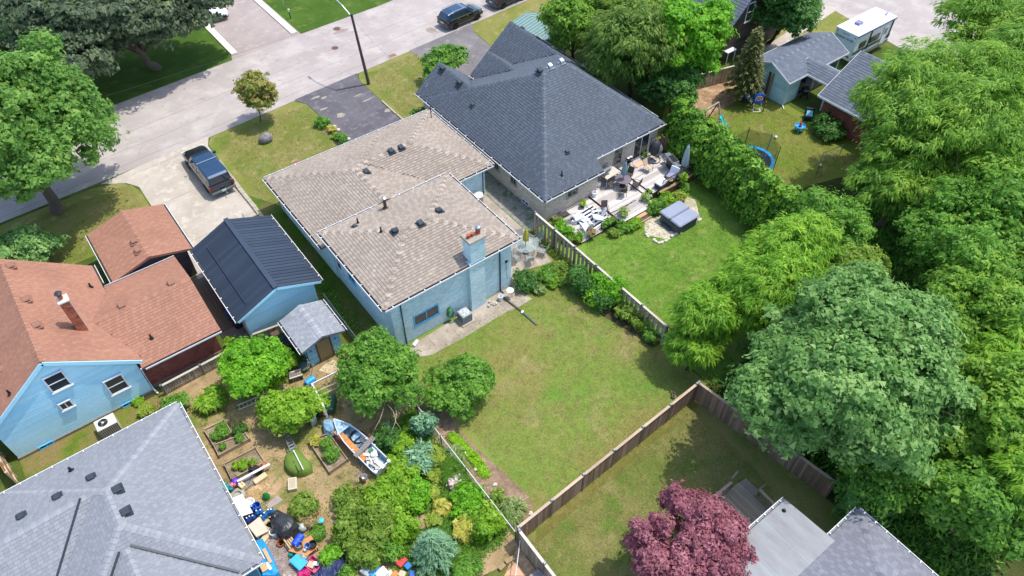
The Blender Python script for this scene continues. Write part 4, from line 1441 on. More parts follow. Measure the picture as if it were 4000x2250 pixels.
grey_wood = tone_mat('grey_fence_wood',['#85796a','#918475','#9d9081','#a89b8b'],.9,12,.15,1.0,.12)
cap_wood = tone_mat('cap_wood',['#a59a8b','#b8ad9d','#c6bcad'],.85,12,.15)
brown_fence = tone_mat('brown_fence_wood',['#7a6452','#87705d','#947c69','#a08874'],.9,12,.15,1.0,.12)
brown_cap = tone_mat('brown_cap_wood',['#9c8672','#ad9781','#b9a38d'],.85,12,.12)
post_w = M('fence_post_wood','#766a5b',.9,'#655a4c',6)
board_fence('board_fence','weathered grey board fence beside the patio and the lush lawn',(24.85,30.1),(24.85,17.0),1.8,grey_wood,post_w,cap_wood,2.15,both=True,side=-1,lattice=True,seed=2,gap=.06)
board_fence('board_fence','long brown board fence along the end of the dry back lawn',(9.7,12.35),(23.2,12.95),1.75,brown_fence,post_w,brown_cap,2.25,seed=3,gap=.012,bw=.15)
board_fence('board_fence','brown board fence in tree shade behind the shaded lawn',(23.35,12.95),(24.4,4.3),1.75,brown_fence,post_w,brown_cap,2.3,side=1,seed=4,gap=.012)
board_fence('board_fence','grey board fence running off from the end of the brown fence',(9.65,12.2),(9.55,6.0),1.75,grey_wood,post_w,cap_wood,2.35,side=1,seed=5,gap=.012)
board_fence('board_fence','dark wooden fence between deck and cedar hedge',(38.75,31.3),(39.3,27.4),1.6,brown_fence,post_w,brown_fence,1.9,side=1,seed=6)
board_fence('board_fence','grey board fence below the blue garage gable',(4.25,32.6),(6.0,32.3),1.05,grey_wood,post_w,grey_wood,1.6,side=1,seed=7,posts=False)
board_fence('board_fence','low grey board fence under the dark red brick wall',(-1.6,32.35),(3.2,32.45),.9,grey_wood,post_w,cap_wood,2.3,side=1,seed=8)
board_fence('board_fence','rough board fence at the back of the play yard',(43.5,36.9),(52.5,34.6),1.5,grey_wood,post_w,cap_wood,2.4,side=1,seed=9,posts=False)
# orange wooden gate panel between the two lower left houses
orange_wood = tone_mat('cedar_wood',['#9a6a41','#a8754a','#b78458'],.8,14,.15)
t = thing('gate_panel','orange brown timber fence panel leaning between blue house and grey roof','fence',(-10.17,32.69,0))
a,b = V((-10.37,33.66,0)),V((-10.06,31.10,0))
d = (b - a).normalized()
for i in range(14):
    c = a+(b - a)*((i+.5)/14)
    MB().box(c+V(0,0,.85),((b - a).length/14 - .01,.02,1.7),math.atan2(d.y,d.x)).build('board',orange_wood,t,tone=rnd.random())
for k in (0,.33,.66,1):
    c = a+(b - a)*k
    MB().box(c+V(d.y,-d.x,0)*-.07+V(0,0,.9),(.09,.09,1.8),math.atan2(d.y,d.x)).build('post',M('pale_post','#d8c2a4',.8),t)
for zz in (.4,1.3):
    MB().beam(a+V(d.y,-d.x,0)*-.06+V(0,0,zz),b+V(d.y,-d.x,0)*-.06+V(0,0,zz),.06,.1).build('rail',M('pale_rail','#cdb592',.8),t)


def wire_fence(label,pts,z,postmat,railmat,spacing=2.5,group='chain link fences'):
    t = thing('chain_link_fence',label,'fence',(pts[0][0],pts[0][1],0),group=group)
    for i in range(len(pts) - 1):
        a,b = V(*pts[i][:2],0),V(*pts[i+1][:2],0)
        k = max(1,round((b - a).length/spacing))
        for j in range(k+(1 if i == len(pts) - 2 else 0)):
            c = a+(b - a)*(j/k)
            MB().cyl(c,c+V(0,0,z+.03),.03,n=7).build('post',postmat,t)
        MB().cyl(a+V(0,0,z),b+V(0,0,z),.022,n=7).build('top_rail',railmat,t)
        d = (b - a)
        L = d.length
        d.normalize()
        mb = MB()
        s_ = .2
        kk = int(L/s_)
        for j in range(kk):
            for up in (0,1):
                p = a+d*(j*s_)
                e = a+d*min(L,(j+1)*s_*1.0+.6)
                z0,z1 = (.04,z - .02) if up else (z - .02,.04)
                mb.beam(p+V(0,0,z0),e+V(0,0,z1),.004,.004)
        w = mb.build('wire_mesh',MATS['galvanised'],t)
    return t


wire_fence('low chain link fence with white rail beside the mulch bed',[(9.65,12.5),(9.7,17),(9.72,22),(9.75,25.2)],1.0,blackpipe,M('white_rail','#dcdcd8',.5),2.4)
wire_fence('chain link fence with white rail round the lower dirt plot',[(9.6,12.05),(6.8,9.2),(5.0,7.4)],1.0,blackpipe,MATS['white_rail'],2.2)
wire_fence('chain link fence between the side grass and the sheds',[(9.35,26.8),(9.4,30),(9.45,33)],1.0,MATS['galvanised'],MATS['galvanised'],2.2)
wire_fence('chain link fence in the play yard corner with a white ball',[(46.47,21.73,0),(47.96,22.48,0),(50.09,22.15,0)],1.0,M('green_post','#3b6a55',.6),MATS['green_post'],2.0)

# ---------------------------------------------------------------- street lamp pole and wires
px = 24.88
t = thing('utility_pole','dark wooden utility pole with street lamp arm on the front lawn','pole',(24.88,54.36,0))
pole_w = M('pole_wood','#5b5048',.9,'#463d37',4,stretch=(3,3,.3))
top = V(24.45,54.6,6.75)
MB().cyl((24.88,54.36,-.1),top,.15,.1,n=10).build('pole',pole_w,t)
arm = [top+V(0,0,-.25),top+V(-.25,1.0,.45),top+V(-.45,2.3,.9),top+V(-.5,2.9,.95)]
MB().tube(arm,.045,6).build('arm',galv,t)
MB().rbox(arm[-1]+V(-.03,.3,.0),(.2,.62,.12),.06).build('lamp_head',galv,t)
MB().box(top+V(0,0,-.05),(.1,.3,.1)).cyl(top+V(.1,0,-.6),top+V(.1,0,-.2),.05,n=8).build('bracket',blackpipe,t)
wire_m = M('wire','#3f4046',.6)
for a,b,s_ in ((top+V(0,0,-.1),V(-50,59,8.5),1.3),(top+V(0,0,-.1),V(95,61,8),1.5),(top+V(0,0,-.3),V(24.0,66,7.5),.3),(top+V(0,0,-.4),V((25.40,44.68,3.90)),.3)):
    pts = [a+(b - a)*k/12 - V(0,0,s_*4*(k/12)*(1 - k/12)) for k in range(13)]
    MB().tube(pts,.006,4).build('cable',wire_m,t)

# small lawn lamp posts across the street
x,y,z = (24.55,69.68,0)
t = thing('lawn_lamp','short post lamp with pale top on the far green lawn','lamp',(x,y,0))
MB().cyl((x,y,0),(x,y,.75),.05,n=8).build('post',blackpipe,t)
MB().lathe((x,y,.75),[(.09,0),(.1,.2),(.12,.2),(.1,.26)],10).build('lamp_head',M('lamp_cream','#cfc6b0',.5),t)
x,y,z = (24.97,71.79,0)
MB().cyl((x,y,0),(x,y,2.0),.05,n=8).box((x,y,2.0),(.1,.1,.1)).top('lawn_post',MATS['galvanised'],'tall slim grey post on the far green lawn','post')

# kerb wall of pale blocks beside the truck
t = thing('block_edging','low edging of weathered pale blocks beside the truck','edging',(9.6,47,0))
for k in range(26):
    y = 51.6 - k*.42
    MB().box((9.62+rnd.uniform(-.02,.02),y,.1),(.3,.4,.2+rnd.uniform(-.02,.02)),rnd.uniform(-.04,.04)).build('block',M('edging_block','#b5ab98',.9,'#938a77',5,bump=.3),t)
t = thing('timber_edging','timber edging along the right side of the dark driveway','edging',(24.4,46.5,0))
for k in range(3):
    MB().beam((24.42,51.2 - k*2.5,.06),(24.4,48.8 - k*2.5,.06),.14,.13).build('beam',M('edge_timber','#b3a68e',.9,'#958a73',4),t)
# boulder
x,y,z = (13.86,51.83,0)
bl = MB().blob((x,y+.2,.32),(.62,.45,.46),14,8,.07,4,.3)
bl.top('boulder',M('granite','#8b8886',.85,'#5f5c5c',3.5,bump=.5,bscale=9,contrast=.12),'large grey granite boulder on the front lawn','boulder',smooth=True)
sheet('tree_stump_patch',[((14.59,47.99,0)[0]+.5*math.cos(a),(14.59,47.99,0)[1]+.4*math.sin(a)) for a in [i*PI/6 for i in range(12)]],.013,soil)

# ---------------------------------------------------------------- vehicles
black_paint = M('black_paint','#15171c',.25,'#1b1d22',2,coat=.8,spec=.5)
navy_paint = M('deep_blue_paint','#1d3a55',.25,'#244462',1,coat=.8,metal=.3)
tyre_m = M('tyre','#191a1c',.85,'#121314',20)
rim_m = M('rim','#9a9da1',.35,'#7f8286',6,metal=.8)
tail_m = M('tail_red','#a3232a',.3,'#7f161d',5)
lamp_m = M('lamp_clear','#dfe4e8',.2)
chrome = M('chrome','#d4d8db',.15,'#b8bdc1',4,metal=.9)
plate_m = M('plate','#cfe2d8',.4,'#b5cfc2',9)
carglass = glass_mat('car_glass',(.02,.03,.045),.03)


def loft(sections,n_first=True):
    """closed skin through equal-length rings (each a list of points)"""
    k = len(sections[0])
    vs = [p for s_ in sections for p in s_]
    fs = []
    for i in range(len(sections) - 1):
        for j in range(k):
            a,b = i*k+j,i*k+(j+1) % k
            fs.append((a,b,b+k,a+k))
    fs.append(tuple(range(k - 1,-1,-1)))
    fs.append(tuple(range((len(sections) - 1)*k,len(sections)*k)))
    return vs,fs


def car_ring(y,w,z0,z1,ws,c=.12):
    """body cross-section: half widths w at the sill, ws at the shoulder"""
    return [(-w+.05,y,z0),(w - .05,y,z0),(w,y,z0+.15),(w,y,z0+(z1 - z0)*.62),(ws,y,z1 - .03),(ws - c,y,z1),(-ws+c,y,z1),(-ws,y,z1 - .03),(-w,y,z0+(z1 - z0)*.62),(-w,y,z0+.15)]


def top_ring(y,w0,z0,w1,z1):
    return [(-w0,y,z0),(w0,y,z0),(w1,y,z1 - .05),(w1 - .1,y,z1),(-w1+.1,y,z1),(-w1,y,z1 - .05)]


def wheels(t,ys,x,r=.37,w=.25):
    for y in ys:
        for s_ in (-1,1):
            o = MB().lathe((0,0,0),[(r*.6,-w/2),(r*.93,-w/2),(r,-w/2+.05),(r,w/2 - .05),(r*.93,w/2),(r*.6,w/2)],20).build('tyre',tyre_m,None)
            rim = MB().lathe((0,0,0),[(r*.62,-w*.3),(r*.64,w*.3),(r*.58,w*.42),(r*.15,w*.38),(.03,w*.42)],14).build('rim',rim_m,None)
            wh = bpy.data.objects.new('wheel',None)
            COL.objects.link(wh)
            wh.empty_display_size = .1
            wh.parent = t
            wh.location = (s_*x,y,r)
            wh.rotation_euler = (0,s_*PI/2,0)
            o.parent = wh
            rim.parent = wh


def side_glass(t,pts_l,name='side_window'):
    for s_ in (-1,1):
        vs = [(s_*p[0],p[1],p[2]) for p in pts_l]+[(s_*(p[0] - .03),p[1],p[2]) for p in pts_l]
        k = len(pts_l)
        fs = [tuple(range(k)),tuple(range(2*k - 1,k - 1,-1))]+[(i,(i+1) % k,k+(i+1) % k,k+i) for i in range(k)]
        mesh_obj(name,vs,fs,carglass,t)


# pickup truck with canopy: nose towards +y in its own frame
tk = thing('pickup_truck','black pickup truck with blue canopy cap parked on the pale driveway','truck',(8.42,50.55,.016),math.radians(1.0),local=True)
secs = [car_ring(-2.92,.9,.62,.98,.86),car_ring(-2.85,.95,.5,1.1,.9),car_ring(-2.75,.98,.46,1.14,.93),car_ring(.4,.98,.46,1.14,.93),car_ring(1.3,.98,.46,1.16,.92),car_ring(2.3,.97,.48,1.1,.88),car_ring(2.75,.93,.5,1.0,.8),car_ring(2.92,.84,.52,.86,.7)]
vs,fs = loft(secs)
mesh_obj('body',vs,fs,black_paint,tk)
MB().box((0,0,.42),(1.6,5.2,.25)).build('chassis',blackpipe,tk)
vs,fs = loft([top_ring(-2.78,.9,1.12,.8,1.78),top_ring(-2.6,.91,1.12,.82,1.88),top_ring(-.75,.91,1.12,.82,1.9),top_ring(-.7,.91,1.12,.8,1.88),top_ring(.3,.9,1.12,.79,1.88),top_ring(.62,.9,1.13,.76,1.8),top_ring(1.32,.88,1.13,.8,1.2)])
mesh_obj('cab_and_canopy',vs,fs,navy_paint,tk)
ws_ = [(-.77,1.26,1.23),(.77,1.26,1.23),(.7,.66,1.8),(-.7,.66,1.8)]
mesh_obj('windscreen',[(p[0],p[1]+.03,p[2]+.04) for p in ws_]+[(p[0],p[1],p[2]) for p in ws_],[(0,1,2,3),(7,6,5,4),(0,4,5,1),(1,5,6,2),(2,6,7,3),(3,7,4,0)],carglass,tk)
side_glass(tk,[(.915,-.55,1.2),(.915,.05,1.2),(.835,.05,1.75),(.835,-.5,1.75)])
side_glass(tk,[(.915,.12,1.2),(.915,.95,1.2),(.835,.45,1.74),(.835,.12,1.75)])
side_glass(tk,[(.915,-2.5,1.22),(.915,-1.7,1.22),(.845,-1.7,1.76),(.845,-2.5,1.76)])
side_glass(tk,[(.915,-1.62,1.22),(.915,-.85,1.22),(.845,-.85,1.76),(.845,-1.62,1.76)])
MB().box((0,-2.8,1.45),(1.5,.03,.46),rx=-.12).build('rear_window',carglass,tk)
MB().box((0,-2.93,.82),(1.62,.05,.4)).build('tailgate',black_paint,tk)
MB().lathe((0,0,0),[(.11,0),(.11,.02)],14,sy=.45).build('badge',M('badge_blue','#4a5d7d',.3),tk).matrix_local = Matrix.Translation((0,-2.955,.88)) @ Matrix.Rotation(PI/2,4,'X')
MB().rbox((0,-3.0,.55),(1.9,.2,.17),.05).build('rear_bumper',M('grey_bumper','#6f757a',.4,'#5c6166',5,metal=.5),tk)
MB().box((0,-3.11,.6),(.34,.02,.17)).build('number_plate',plate_m,tk)
MB().cyl((.08,-3.1,.45),(.08,-3.34,.45),.03,n=8).blob((.08,-3.36,.47),.05).build('tow_hitch',chrome,tk)
MB().rbox((0,2.93,.58),(1.85,.18,.2),.05).build('front_bumper',chrome,tk)
for s_ in (-1,1):
    MB().box((s_*.9,-2.9,.9),(.14,.1,.34)).build('tail_light',tail_m,tk)
    MB().box((s_*.74,2.83,.85),(.3,.14,.16)).build('headlight',lamp_m,tk)
    MB().rbox((s_*1.12,.95,1.22),(.26,.12,.2),.04).build('mirror',black_paint,tk)
    for y in (.5,-.35):
        MB().box((s_*.99,y,1.02),(.03,.2,.035)).build('door_handle',chrome,tk)
MB().beam((-.78,-.72,1.93),(.78,-.72,1.93),.1,.05).build('canopy_seam',chrome,tk)
wheels(tk,(-1.75,1.85),.86,.39,.27)


def suv(name,label,loc,rz,paint,group=None,roofp=None):
    t = thing(name,label,'car',loc,rz,group,local=True)
    vs,fs = loft([car_ring(-2.36,.78,.5,.85,.72),car_ring(-2.28,.9,.38,1.0,.84),car_ring(-2.0,.95,.32,1.08,.88),car_ring(.9,.95,.32,1.04,.88),car_ring(1.7,.93,.34,.98,.82),car_ring(2.2,.86,.4,.86,.72),car_ring(2.38,.74,.46,.7,.6)])
    mesh_obj('body',vs,fs,paint,t)
    vs,fs = loft([top_ring(-2.3,.84,1.02,.6,1.2),top_ring(-2.0,.87,1.05,.64,1.58),top_ring(-1.3,.88,1.05,.68,1.66),top_ring(-.1,.88,1.05,.68,1.67),top_ring(.45,.87,1.03,.64,1.56),top_ring(1.2,.84,1.0,.7,1.06)])
    mesh_obj('roof',vs,fs,roofp or paint,t)
    w_ = [(-.72,1.12,1.1),(.72,1.12,1.1),(.6,.48,1.55),(-.6,.48,1.55)]
    mesh_obj('windscreen',[(p[0],p[1]+.03,p[2]+.04) for p in w_]+list(w_),[(0,1,2,3),(7,6,5,4),(0,4,5,1),(1,5,6,2),(2,6,7,3),(3,7,4,0)],carglass,t)
    w_ = [(.66,-2.3,1.1),(-.66,-2.3,1.1),(-.56,-2.05,1.5),(.56,-2.05,1.5)]
    mesh_obj('rear_window',[(p[0],p[1] - .03,p[2]+.02) for p in w_]+list(w_),[(0,1,2,3),(7,6,5,4),(0,4,5,1),(1,5,6,2),(2,6,7,3),(3,7,4,0)],carglass,t)
    side_glass(t,[(.885,-1.9,1.12),(.885,-.55,1.1),(.74,-.55,1.58),(.74,-1.7,1.55)])
    side_glass(t,[(.885,-.48,1.1),(.885,.75,1.08),(.74,.3,1.52),(.74,-.48,1.58)])
    for s_ in (-1,1):
        MB().beam((s_*.9,-1.95,1.09),(s_*.9,.85,1.05),.02,.035).build('chrome_strip',chrome,t)
        MB().tube([(s_*.66,-1.8,1.66),(s_*.66,-1.6,1.73),(s_*.66,.0,1.74),(s_*.66,.2,1.66)],.025,6).build('roof_rail',chrome,t)
        MB().box((s_*.8,-2.25,.92),(.28,.1,.14)).build('tail_light',tail_m,t)
        MB().box((s_*.68,2.2,.72),(.3,.16,.12)).build('headlight',lamp_m,t)
        MB().rbox((s_*1.04,.75,1.08),(.2,.14,.15),.04).build('mirror',paint,t)
        for y in (.15,-.95):
            MB().box((s_*.955,y,.92),(.02,.18,.03)).build('door_handle',chrome,t)
    MB().box((0,-2.37,.72),(.42,.02,.13)).build('number_plate',lamp_m,t)
    MB().rbox((0,-2.3,.45),(1.7,.16,.16),.04).build('rear_bumper',M('grey_trim','#5f6468',.5),t)
    MB().box((0,2.33,.52),(1.2,.12,.2)).build('grille',blackpipe,t)
    wheels(t,(-1.4,1.42),.83,.36,.24)
    return t


suv('parked_car','black family car with chrome trim parked along the road edge',(38.0,58.7,.012),math.radians(-85.5),black_paint,'cars across the street',navy_paint)
suv('parked_car','dark car parked ahead of the black car on the road',(44.3,59.2,.012),math.radians(-85.5),M('graphite_paint','#33363c',.3,'#2c2f34',3,coat=.6),'cars across the street')
suv('parked_car','white car with black grille on the far driveway',(18.9,75.6,.012),math.radians(176),M('white_paint','#e7eaef',.3,'#d9dde3',3,coat=.6),'cars across the street')

# wooden utility trailer
x,y,z = (8.78,45.15,0)
t = thing('utility_trailer','small open wooden utility trailer with plank bed on the driveway','trailer',(8.55,41.6,.016),0,local=True)
tw = tone_mat('trailer_wood',['#7d7364','#8d8373','#9c9282'],.9,12,.15)
for k in range(7):
    MB().box((-.66+k*.22,0,.52),(.2,2.5,.04)).build('bed_plank',M('bed_plank','#b09b7a',.9,'#9a8666',5),t)
for s_ in (-1,1):
    MB().box((s_*.8,0,.75),(.05,2.6,.45)).build('side_board',tw,t,tone=rnd.random())
    MB().box((0,s_*1.29,.75),(1.6,.05,.45)).build('end_board',tw,t,tone=rnd.random())
    for y_ in (-1.27,1.27):
        MB().box((s_*.84,y_,.76),(.09,.09,.52)).build('corner_post',tw,t,tone=.2)
    MB().rbox((s_*1.0,-.1,.5),(.26,.9,.1),.04).build('mudguard',blackpipe,t)
MB().beam((0,1.2,.45),(-.1,2.4,.45),.08,.08).build('drawbar',MATS['galvanised'],t)
MB().cyl((-.1,2.3,.05),(-.1,2.3,.75),.035,n=8).cyl((-.16,2.3,.07),(-.04,2.3,.07),.08,n=10).build('jockey_wheel',galv,t)
wheels(t,(-.1,),.98,.28,.18)

# travel trailer
t = thing('travel_trailer','white and grey travel trailer with lettering on its rear wall','trailer',(64.6,30.95,.012),0,local=True)
rvw = M('rv_white','#dfe7ea',.4,'#d2dce0',2)
rvt = M('rv_roof_white','#f2f4f5',.5,'#e6e9ea',2)
MB().rbox((0,0,1.85),(5.9,2.3,2.5),.06).build('body',rvw,t)
MB().rbox((0,0,3.13),(6.0,2.36,.1),.05).build('roof',rvt,t)
for s_ in (-1,):
    MB().box((0,s_*1.165,1.35),(5.8,.02,.32)).build('grey_band',M('rv_band','#5d6466',.5),t)
    MB().box((0,s_*1.165,.78),(5.8,.02,.36)).build('lower_band',M('rv_lower','#8a8578',.5),t)
for x_,w_ in ((-1.7,1.0),(.2,1.5)):
    f = MB().rbox((x_,-1.18,1.95),(w_,.04,.6),.02).build('window_frame',blackpipe,t)
    MB().box((x_,-1.205,1.95),(w_ - .1,.012,.5)).build('pane',M('rv_glass','#4a3f38',.2),f)
dd = MB().box((1.75,-1.18,1.75),(.7,.04,1.8)).build('door',rvw,t)
MB().box((1.75,-1.205,2.15),(.45,.012,.6)).build('door_window',glass,dd)
for x_ in (-.75,2.6):
    MB().box((x_,-1.19,2.1),(.1,.06,1.9)).build('awning_arm',blackpipe,t)
MB().box((0,-1.2,3.05),(5.9,.08,.08)).build('awning_rail',M('rv_navy','#33406b',.4),t)
MB().box((-1.1,.2,3.3),(.62,.5,.22),.1).build('roof_vent',M('vent_lilac','#8d86b4',.4),t)
MB().box((-.75,.1,3.36),(.4,.45,.2),.1).build('air_conditioner',rvt,t)
MB().box((2.5,-.3,3.22),(.6,.2,.08),.3).build('roof_hatch',M('vent_lilac','#8d86b4',.4),t)
MB().box((-2.4,.2,3.2),(.35,.3,.05)).build('roof_hatch',M('hatch_grey','#cfd3d5',.5),t)
for y_ in (-.25,0,.25,-.95,.95):
    MB().box((-2.965,y_,2.85),(.03,.12,.06)).build('marker_light',tail_m,t)
MB().box((-2.965,-.8,.95),(.03,.3,.14)).build('tail_light',tail_m,t)
cu = bpy.data.curves.new('lettering','FONT')
cu.body = 'GRAND RIVER'
cu.size = .3
cu.extrude = .004
cu.align_x = 'CENTER'
tmp = bpy.data.objects.new('tmp',cu)
COL.objects.link(tmp)
me = bpy.data.meshes.new_from_object(tmp.evaluated_get(bpy.context.evaluated_depsgraph_get()))
bpy.data.objects.remove(tmp)
lt = bpy.data.objects.new('lettering',me)
me.materials.clear()
me.materials.append(M('letter_navy','#273043',.5))
COL.objects.link(lt)
lt.parent = t
lt.matrix_local = Matrix.Translation((-2.962,0.05,2.35)) @ Matrix.Rotation(-PI/2,4,'Z') @ Matrix.Rotation(PI/2,4,'X')
wheels(t,(.3,),1.0,.33,.2)
for ob in [o for o in t.children if o.name.startswith('wheel')]:
    ob.location = (.3,ob.location.x*1.0,.33)
    ob.rotation_euler = (PI/2,0,0)

# ---------------------------------------------------------------- deck behind the charcoal-roofed house
deck_wood = tone_mat('deck_board',['#a39b95','#b5ada6','#c2bab3','#cdc6bf'],.85,14,.12,1.2,.1)
dark_frame = M('deck_frame','#5c5249',.9,'#4a423a',5)
dk_ = thing('wooden_deck','weathered grey wooden deck on three levels behind the beige bungalow','deck',(32,29,0))
for x0,x1,y0,y1,z in ((26.6,30.25,26.95,30.38,.22),(30.3,33.65,26.6,31.38,.38),(34.1,38.2,27.45,31.38,.62)):
    pf = MB().box(((x0+x1)/2,(y0+y1)/2,(z - .035)/2),(x1 - x0 - .06,y1 - y0 - .06,z - .035)).build('platform',dark_frame,dk_)
    k = int((y1 - y0)/.145)
    for i in range(k):
        w = (y1 - y0)/k
        MB().box(((x0+x1)/2,y0+w*(i+.5),z - .016),(x1 - x0,w - .014,.032)).build('board',deck_wood,pf,tone=rnd.random())
stp = MB().box((33.87,29.4,.24),(.4,3.9,.44)).build('step',dark_frame,dk_)
for i in range(3):
    MB().box((33.74+i*.13,29.4,.485),(.12,3.9,.03)).build('board',deck_wood,stp,tone=rnd.random())
new_wood = tone_mat('new_wood',['#b58d66','#c39a72','#cda67f'],.8,14,.12)
st = MB().box((31.9,26.3,.1),(1.5,.5,.18)).build('stairs',dark_frame,dk_)
for i,(yy,zz) in enumerate(((26.42,.27),(26.1,.13))):
    MB().box((31.9,yy,zz),(1.55,.3,.035)).build('tread',new_wood,st,tone=rnd.random())
# railing of the upper deck
rl = MB().beam((34.9,27.35,1.45),(38.9,27.35,1.45),.06,.05).build('railing',blackpipe,dk_)
for i in range(26):
    x = 34.95+i*.155
    MB().cyl((x,27.35,.5),(x,27.35,1.44),.014 if i % 9 else .035,n=6).build('baluster',blackpipe,rl)
MB().beam((34.6,27.2,.62),(38.9,27.2,.62),.22,.06).build('rim_board',tan_wood,dk_)
MB().box((36.8,27.12,.32),(4.2,.05,.56)).build('skirt_board',brown_wood,dk_)

dark_wicker = M('dark_sling','#4b4544',.8,'#3c3736',20)
beige_cush = M('beige_cushion','#c9b59c',.9,'#b8a48b',8)
white_plastic = M('white_plastic','#eceef0',.4,'#dfe2e5',4)
white_cush = M('white_cushion','#dfdfe6',.9,'#cfcfd8',8)


def tint(ob):
    return ob


def patio_chair(name,label,loc,rz,frame,sling,group=None,arms=True):
    t = thing(name,label,'chair',loc,rz,group,local=True)
    for sx in (-.25,.25):
        for y0,y1 in ((.22,.26),(-.22,-.28)):
            MB().cyl((sx,y1,0),(sx,y0,.42),.016,n=6).build('leg',frame,t)
        if arms:
            MB().tube([(sx*1.08,.26,.4),(sx*1.08,.25,.62),(sx*1.08,-.2,.64),(sx*1.05,-.27,.6)],.018,6).build('armrest',frame,t)
    MB().rbox((0,0,.43),(.5,.5,.035),.03).build('seat',sling,t)
    MB().add([(-.24,-.23,.45),(.24,-.23,.45),(.24,-.42,.95),(-.24,-.42,.95),(-.24,-.26,.44),(.24,-.26,.44),(.24,-.45,.94),(-.24,-.45,.94)],
             [(0,1,2,3),(7,6,5,4),(0,4,5,1),(1,5,6,2),(2,6,7,3),(3,7,4,0)]).build('backrest',sling,t)
    return t


def round_table(name,label,loc,r,h,topm,legm,group=None,sx=1.0,n=28):
    t = thing(name,label,'table',loc,0,group,local=True)
    MB().lathe((0,0,h - .015),[(r,0),(r,.015)],n,sx=sx).build('table_top',topm,t)
    rim = MB().tube([(r*sx*math.cos(a),r*math.sin(a),h) for a in [i*2*PI/n for i in range(n)]],.018,6,True).build('rim',legm,t)
    for k in range(4):
        a = PI/4+k*PI/2
        MB().tube([(r*.75*sx*math.cos(a),r*.75*math.sin(a),h - .02),(r*.6*sx*math.cos(a),r*.6*math.sin(a),h*.4),(r*.7*sx*math.cos(a),r*.7*math.sin(a),0)],.018,6).build('leg',legm,t)
    return t


def closed_parasol(name,label,loc,h,fabric,pole,r=.2,z0=.9,group=None,lean=(0,0)):
    t = thing(name,label,'parasol',loc,0,group,local=True)
    MB().cyl((0,0,0),(lean[0],lean[1],h),.022,n=8).build('pole',pole,t)
    mb = MB()
    n = 16
    prof = [(.62,0),(1.0,.06),(.92,.3),(.75,.6),(.45,.88),(.12,1.0)]
    vs,fs = [],[]
    for f,k in prof:
        for i in range(n):
            a = 2*PI*i/n
            rr = r*f*(1+(.22 if i % 2 else -.18)*(1 - k))
            zz = z0+(h - z0)*k
            vs.append((rr*math.cos(a)+lean[0]*zz/h,rr*math.sin(a)+lean[1]*zz/h,zz))
    for j in range(len(prof) - 1):
        for i in range(n):
            fs.append((j*n+i,j*n+(i+1) % n,(j+1)*n+(i+1) % n,(j+1)*n+i))
    fs.append(tuple(range((len(prof) - 1)*n,len(prof)*n)))
    mb.add(vs,fs).build('folded_canopy',fabric,t,smooth=False)
    MB().lathe((lean[0],lean[1],h),[(.03,0),(.02,.06)],8).build('finial',pole,t)
    MB().lathe((0,0,0),[(.24,0),(.24,.05),(.06,.1),(.04,.3)],14).build('base',pole,t)
    return t


smoke_glass = M('smoked_glass','#7c7379',.15,'#6d656b',2,spec=.6)
X,Y,Z = (33.06,29.65,0.38)
round_table('patio_table','round smoked glass table with dark rim on the deck',(X,Y,.38),.62,.72,smoke_glass,dark_wicker)
closed_parasol('parasol','closed blue grey parasol standing in the round deck table',(X,Y,.38),2.4,M('blue_grey_fabric','#8ba0ad',.85,'#6f8592',3),blackpipe,.22,1.15)
for k,(a,lb) in enumerate(((.35,'dark mesh chair between round table and upper deck'),(2.6,'dark mesh chair on the house side of the round table'),(-.9,'dark mesh chair at the open side of the round table'),(4.0,'dark mesh chair pulled back from the round table'))):
    patio_chair('patio_chair',lb,(X+1.0*math.cos(a),Y+1.0*math.sin(a),.38),a+PI/2,dark_wicker,dark_wicker,'chairs at the round deck table')
X,Y,Z = (29.99,28.27,0.40)
patio_chair('patio_chair','dark brown sling chair beside the striped rug',(X,Y,.22),2.6,dark_wicker,M('brown_sling','#5d5153',.8,'#4f4446',20))
# prep table with grill barrel and bottles
X,Y,Z = (32.61,30.69,0.90)
t = thing('prep_table','beige prep table on thin legs against the bungalow wall','table',(X,Y,.38),math.radians(4),local=True)
MB().rbox((0,0,.86),(1.5,.85,.05),.03).build('table_top',M('table_beige','#c6beb0',.6,'#b5ad9f',4),t)
MB().rbox((0,0,.3),(1.35,.7,.04),.03).build('shelf',M('shelf_grey','#9ea2a3',.6),t)
for sx in (-.68,.68):
    for sy in (-.37,.37):
        MB().cyl((sx,sy,0),(sx,sy,.85),.022,n=7).build('leg',white,t)
t = thing('barrel_smoker','small grey barrel smoker on the prep table','grill',(X - .45,Y+.05,1.27),math.radians(4),local=True)
MB().lathe((0,0,0),[(.02,-.38),(.19,-.36),(.21,-.3),(.21,.3),(.19,.36),(.02,.38)],16).build('barrel',M('grey_drum','#7d8183',.4,'#6b6f71',4,metal=.4),t).matrix_local = Matrix.Translation((0,0,.34)) @ Matrix.Rotation(PI/2,4,'Y')
for sx in (-.25,.25):
    MB().tube([(sx,-.2,0),(sx,0,.2),(sx,.2,0)],.018,6).build('leg',blackpipe,t)
for k,(dx,dy,h,c) in enumerate(((.12,.22,.26,'#e6e8ea'),(.24,.28,.32,'#dfe5ea'),(.36,.25,.22,'#d4dade'))):
    MB().lathe((X+dx,Y+dy,1.27),[(.06,0),(.065,h*.6),(.03,h*.8),(.03,h)],10).top('bottle',M('bottle_%d' % k,c,.3),('tall','tallest','short')[k]+' white bottle on the beige prep table','bottle','bottles on the prep table')
X,Y,Z = (31.63,30.76,0.50)
t = thing('gas_cylinder','white propane cylinder beside the prep table','gas cylinder',(X,Y,.38),0,local=True)
MB().lathe((0,0,0),[(.12,0),(.16,.05),(.17,.12),(.17,.34),(.12,.43),(.04,.46)],16).build('tank',white_plastic,t,smooth=True)
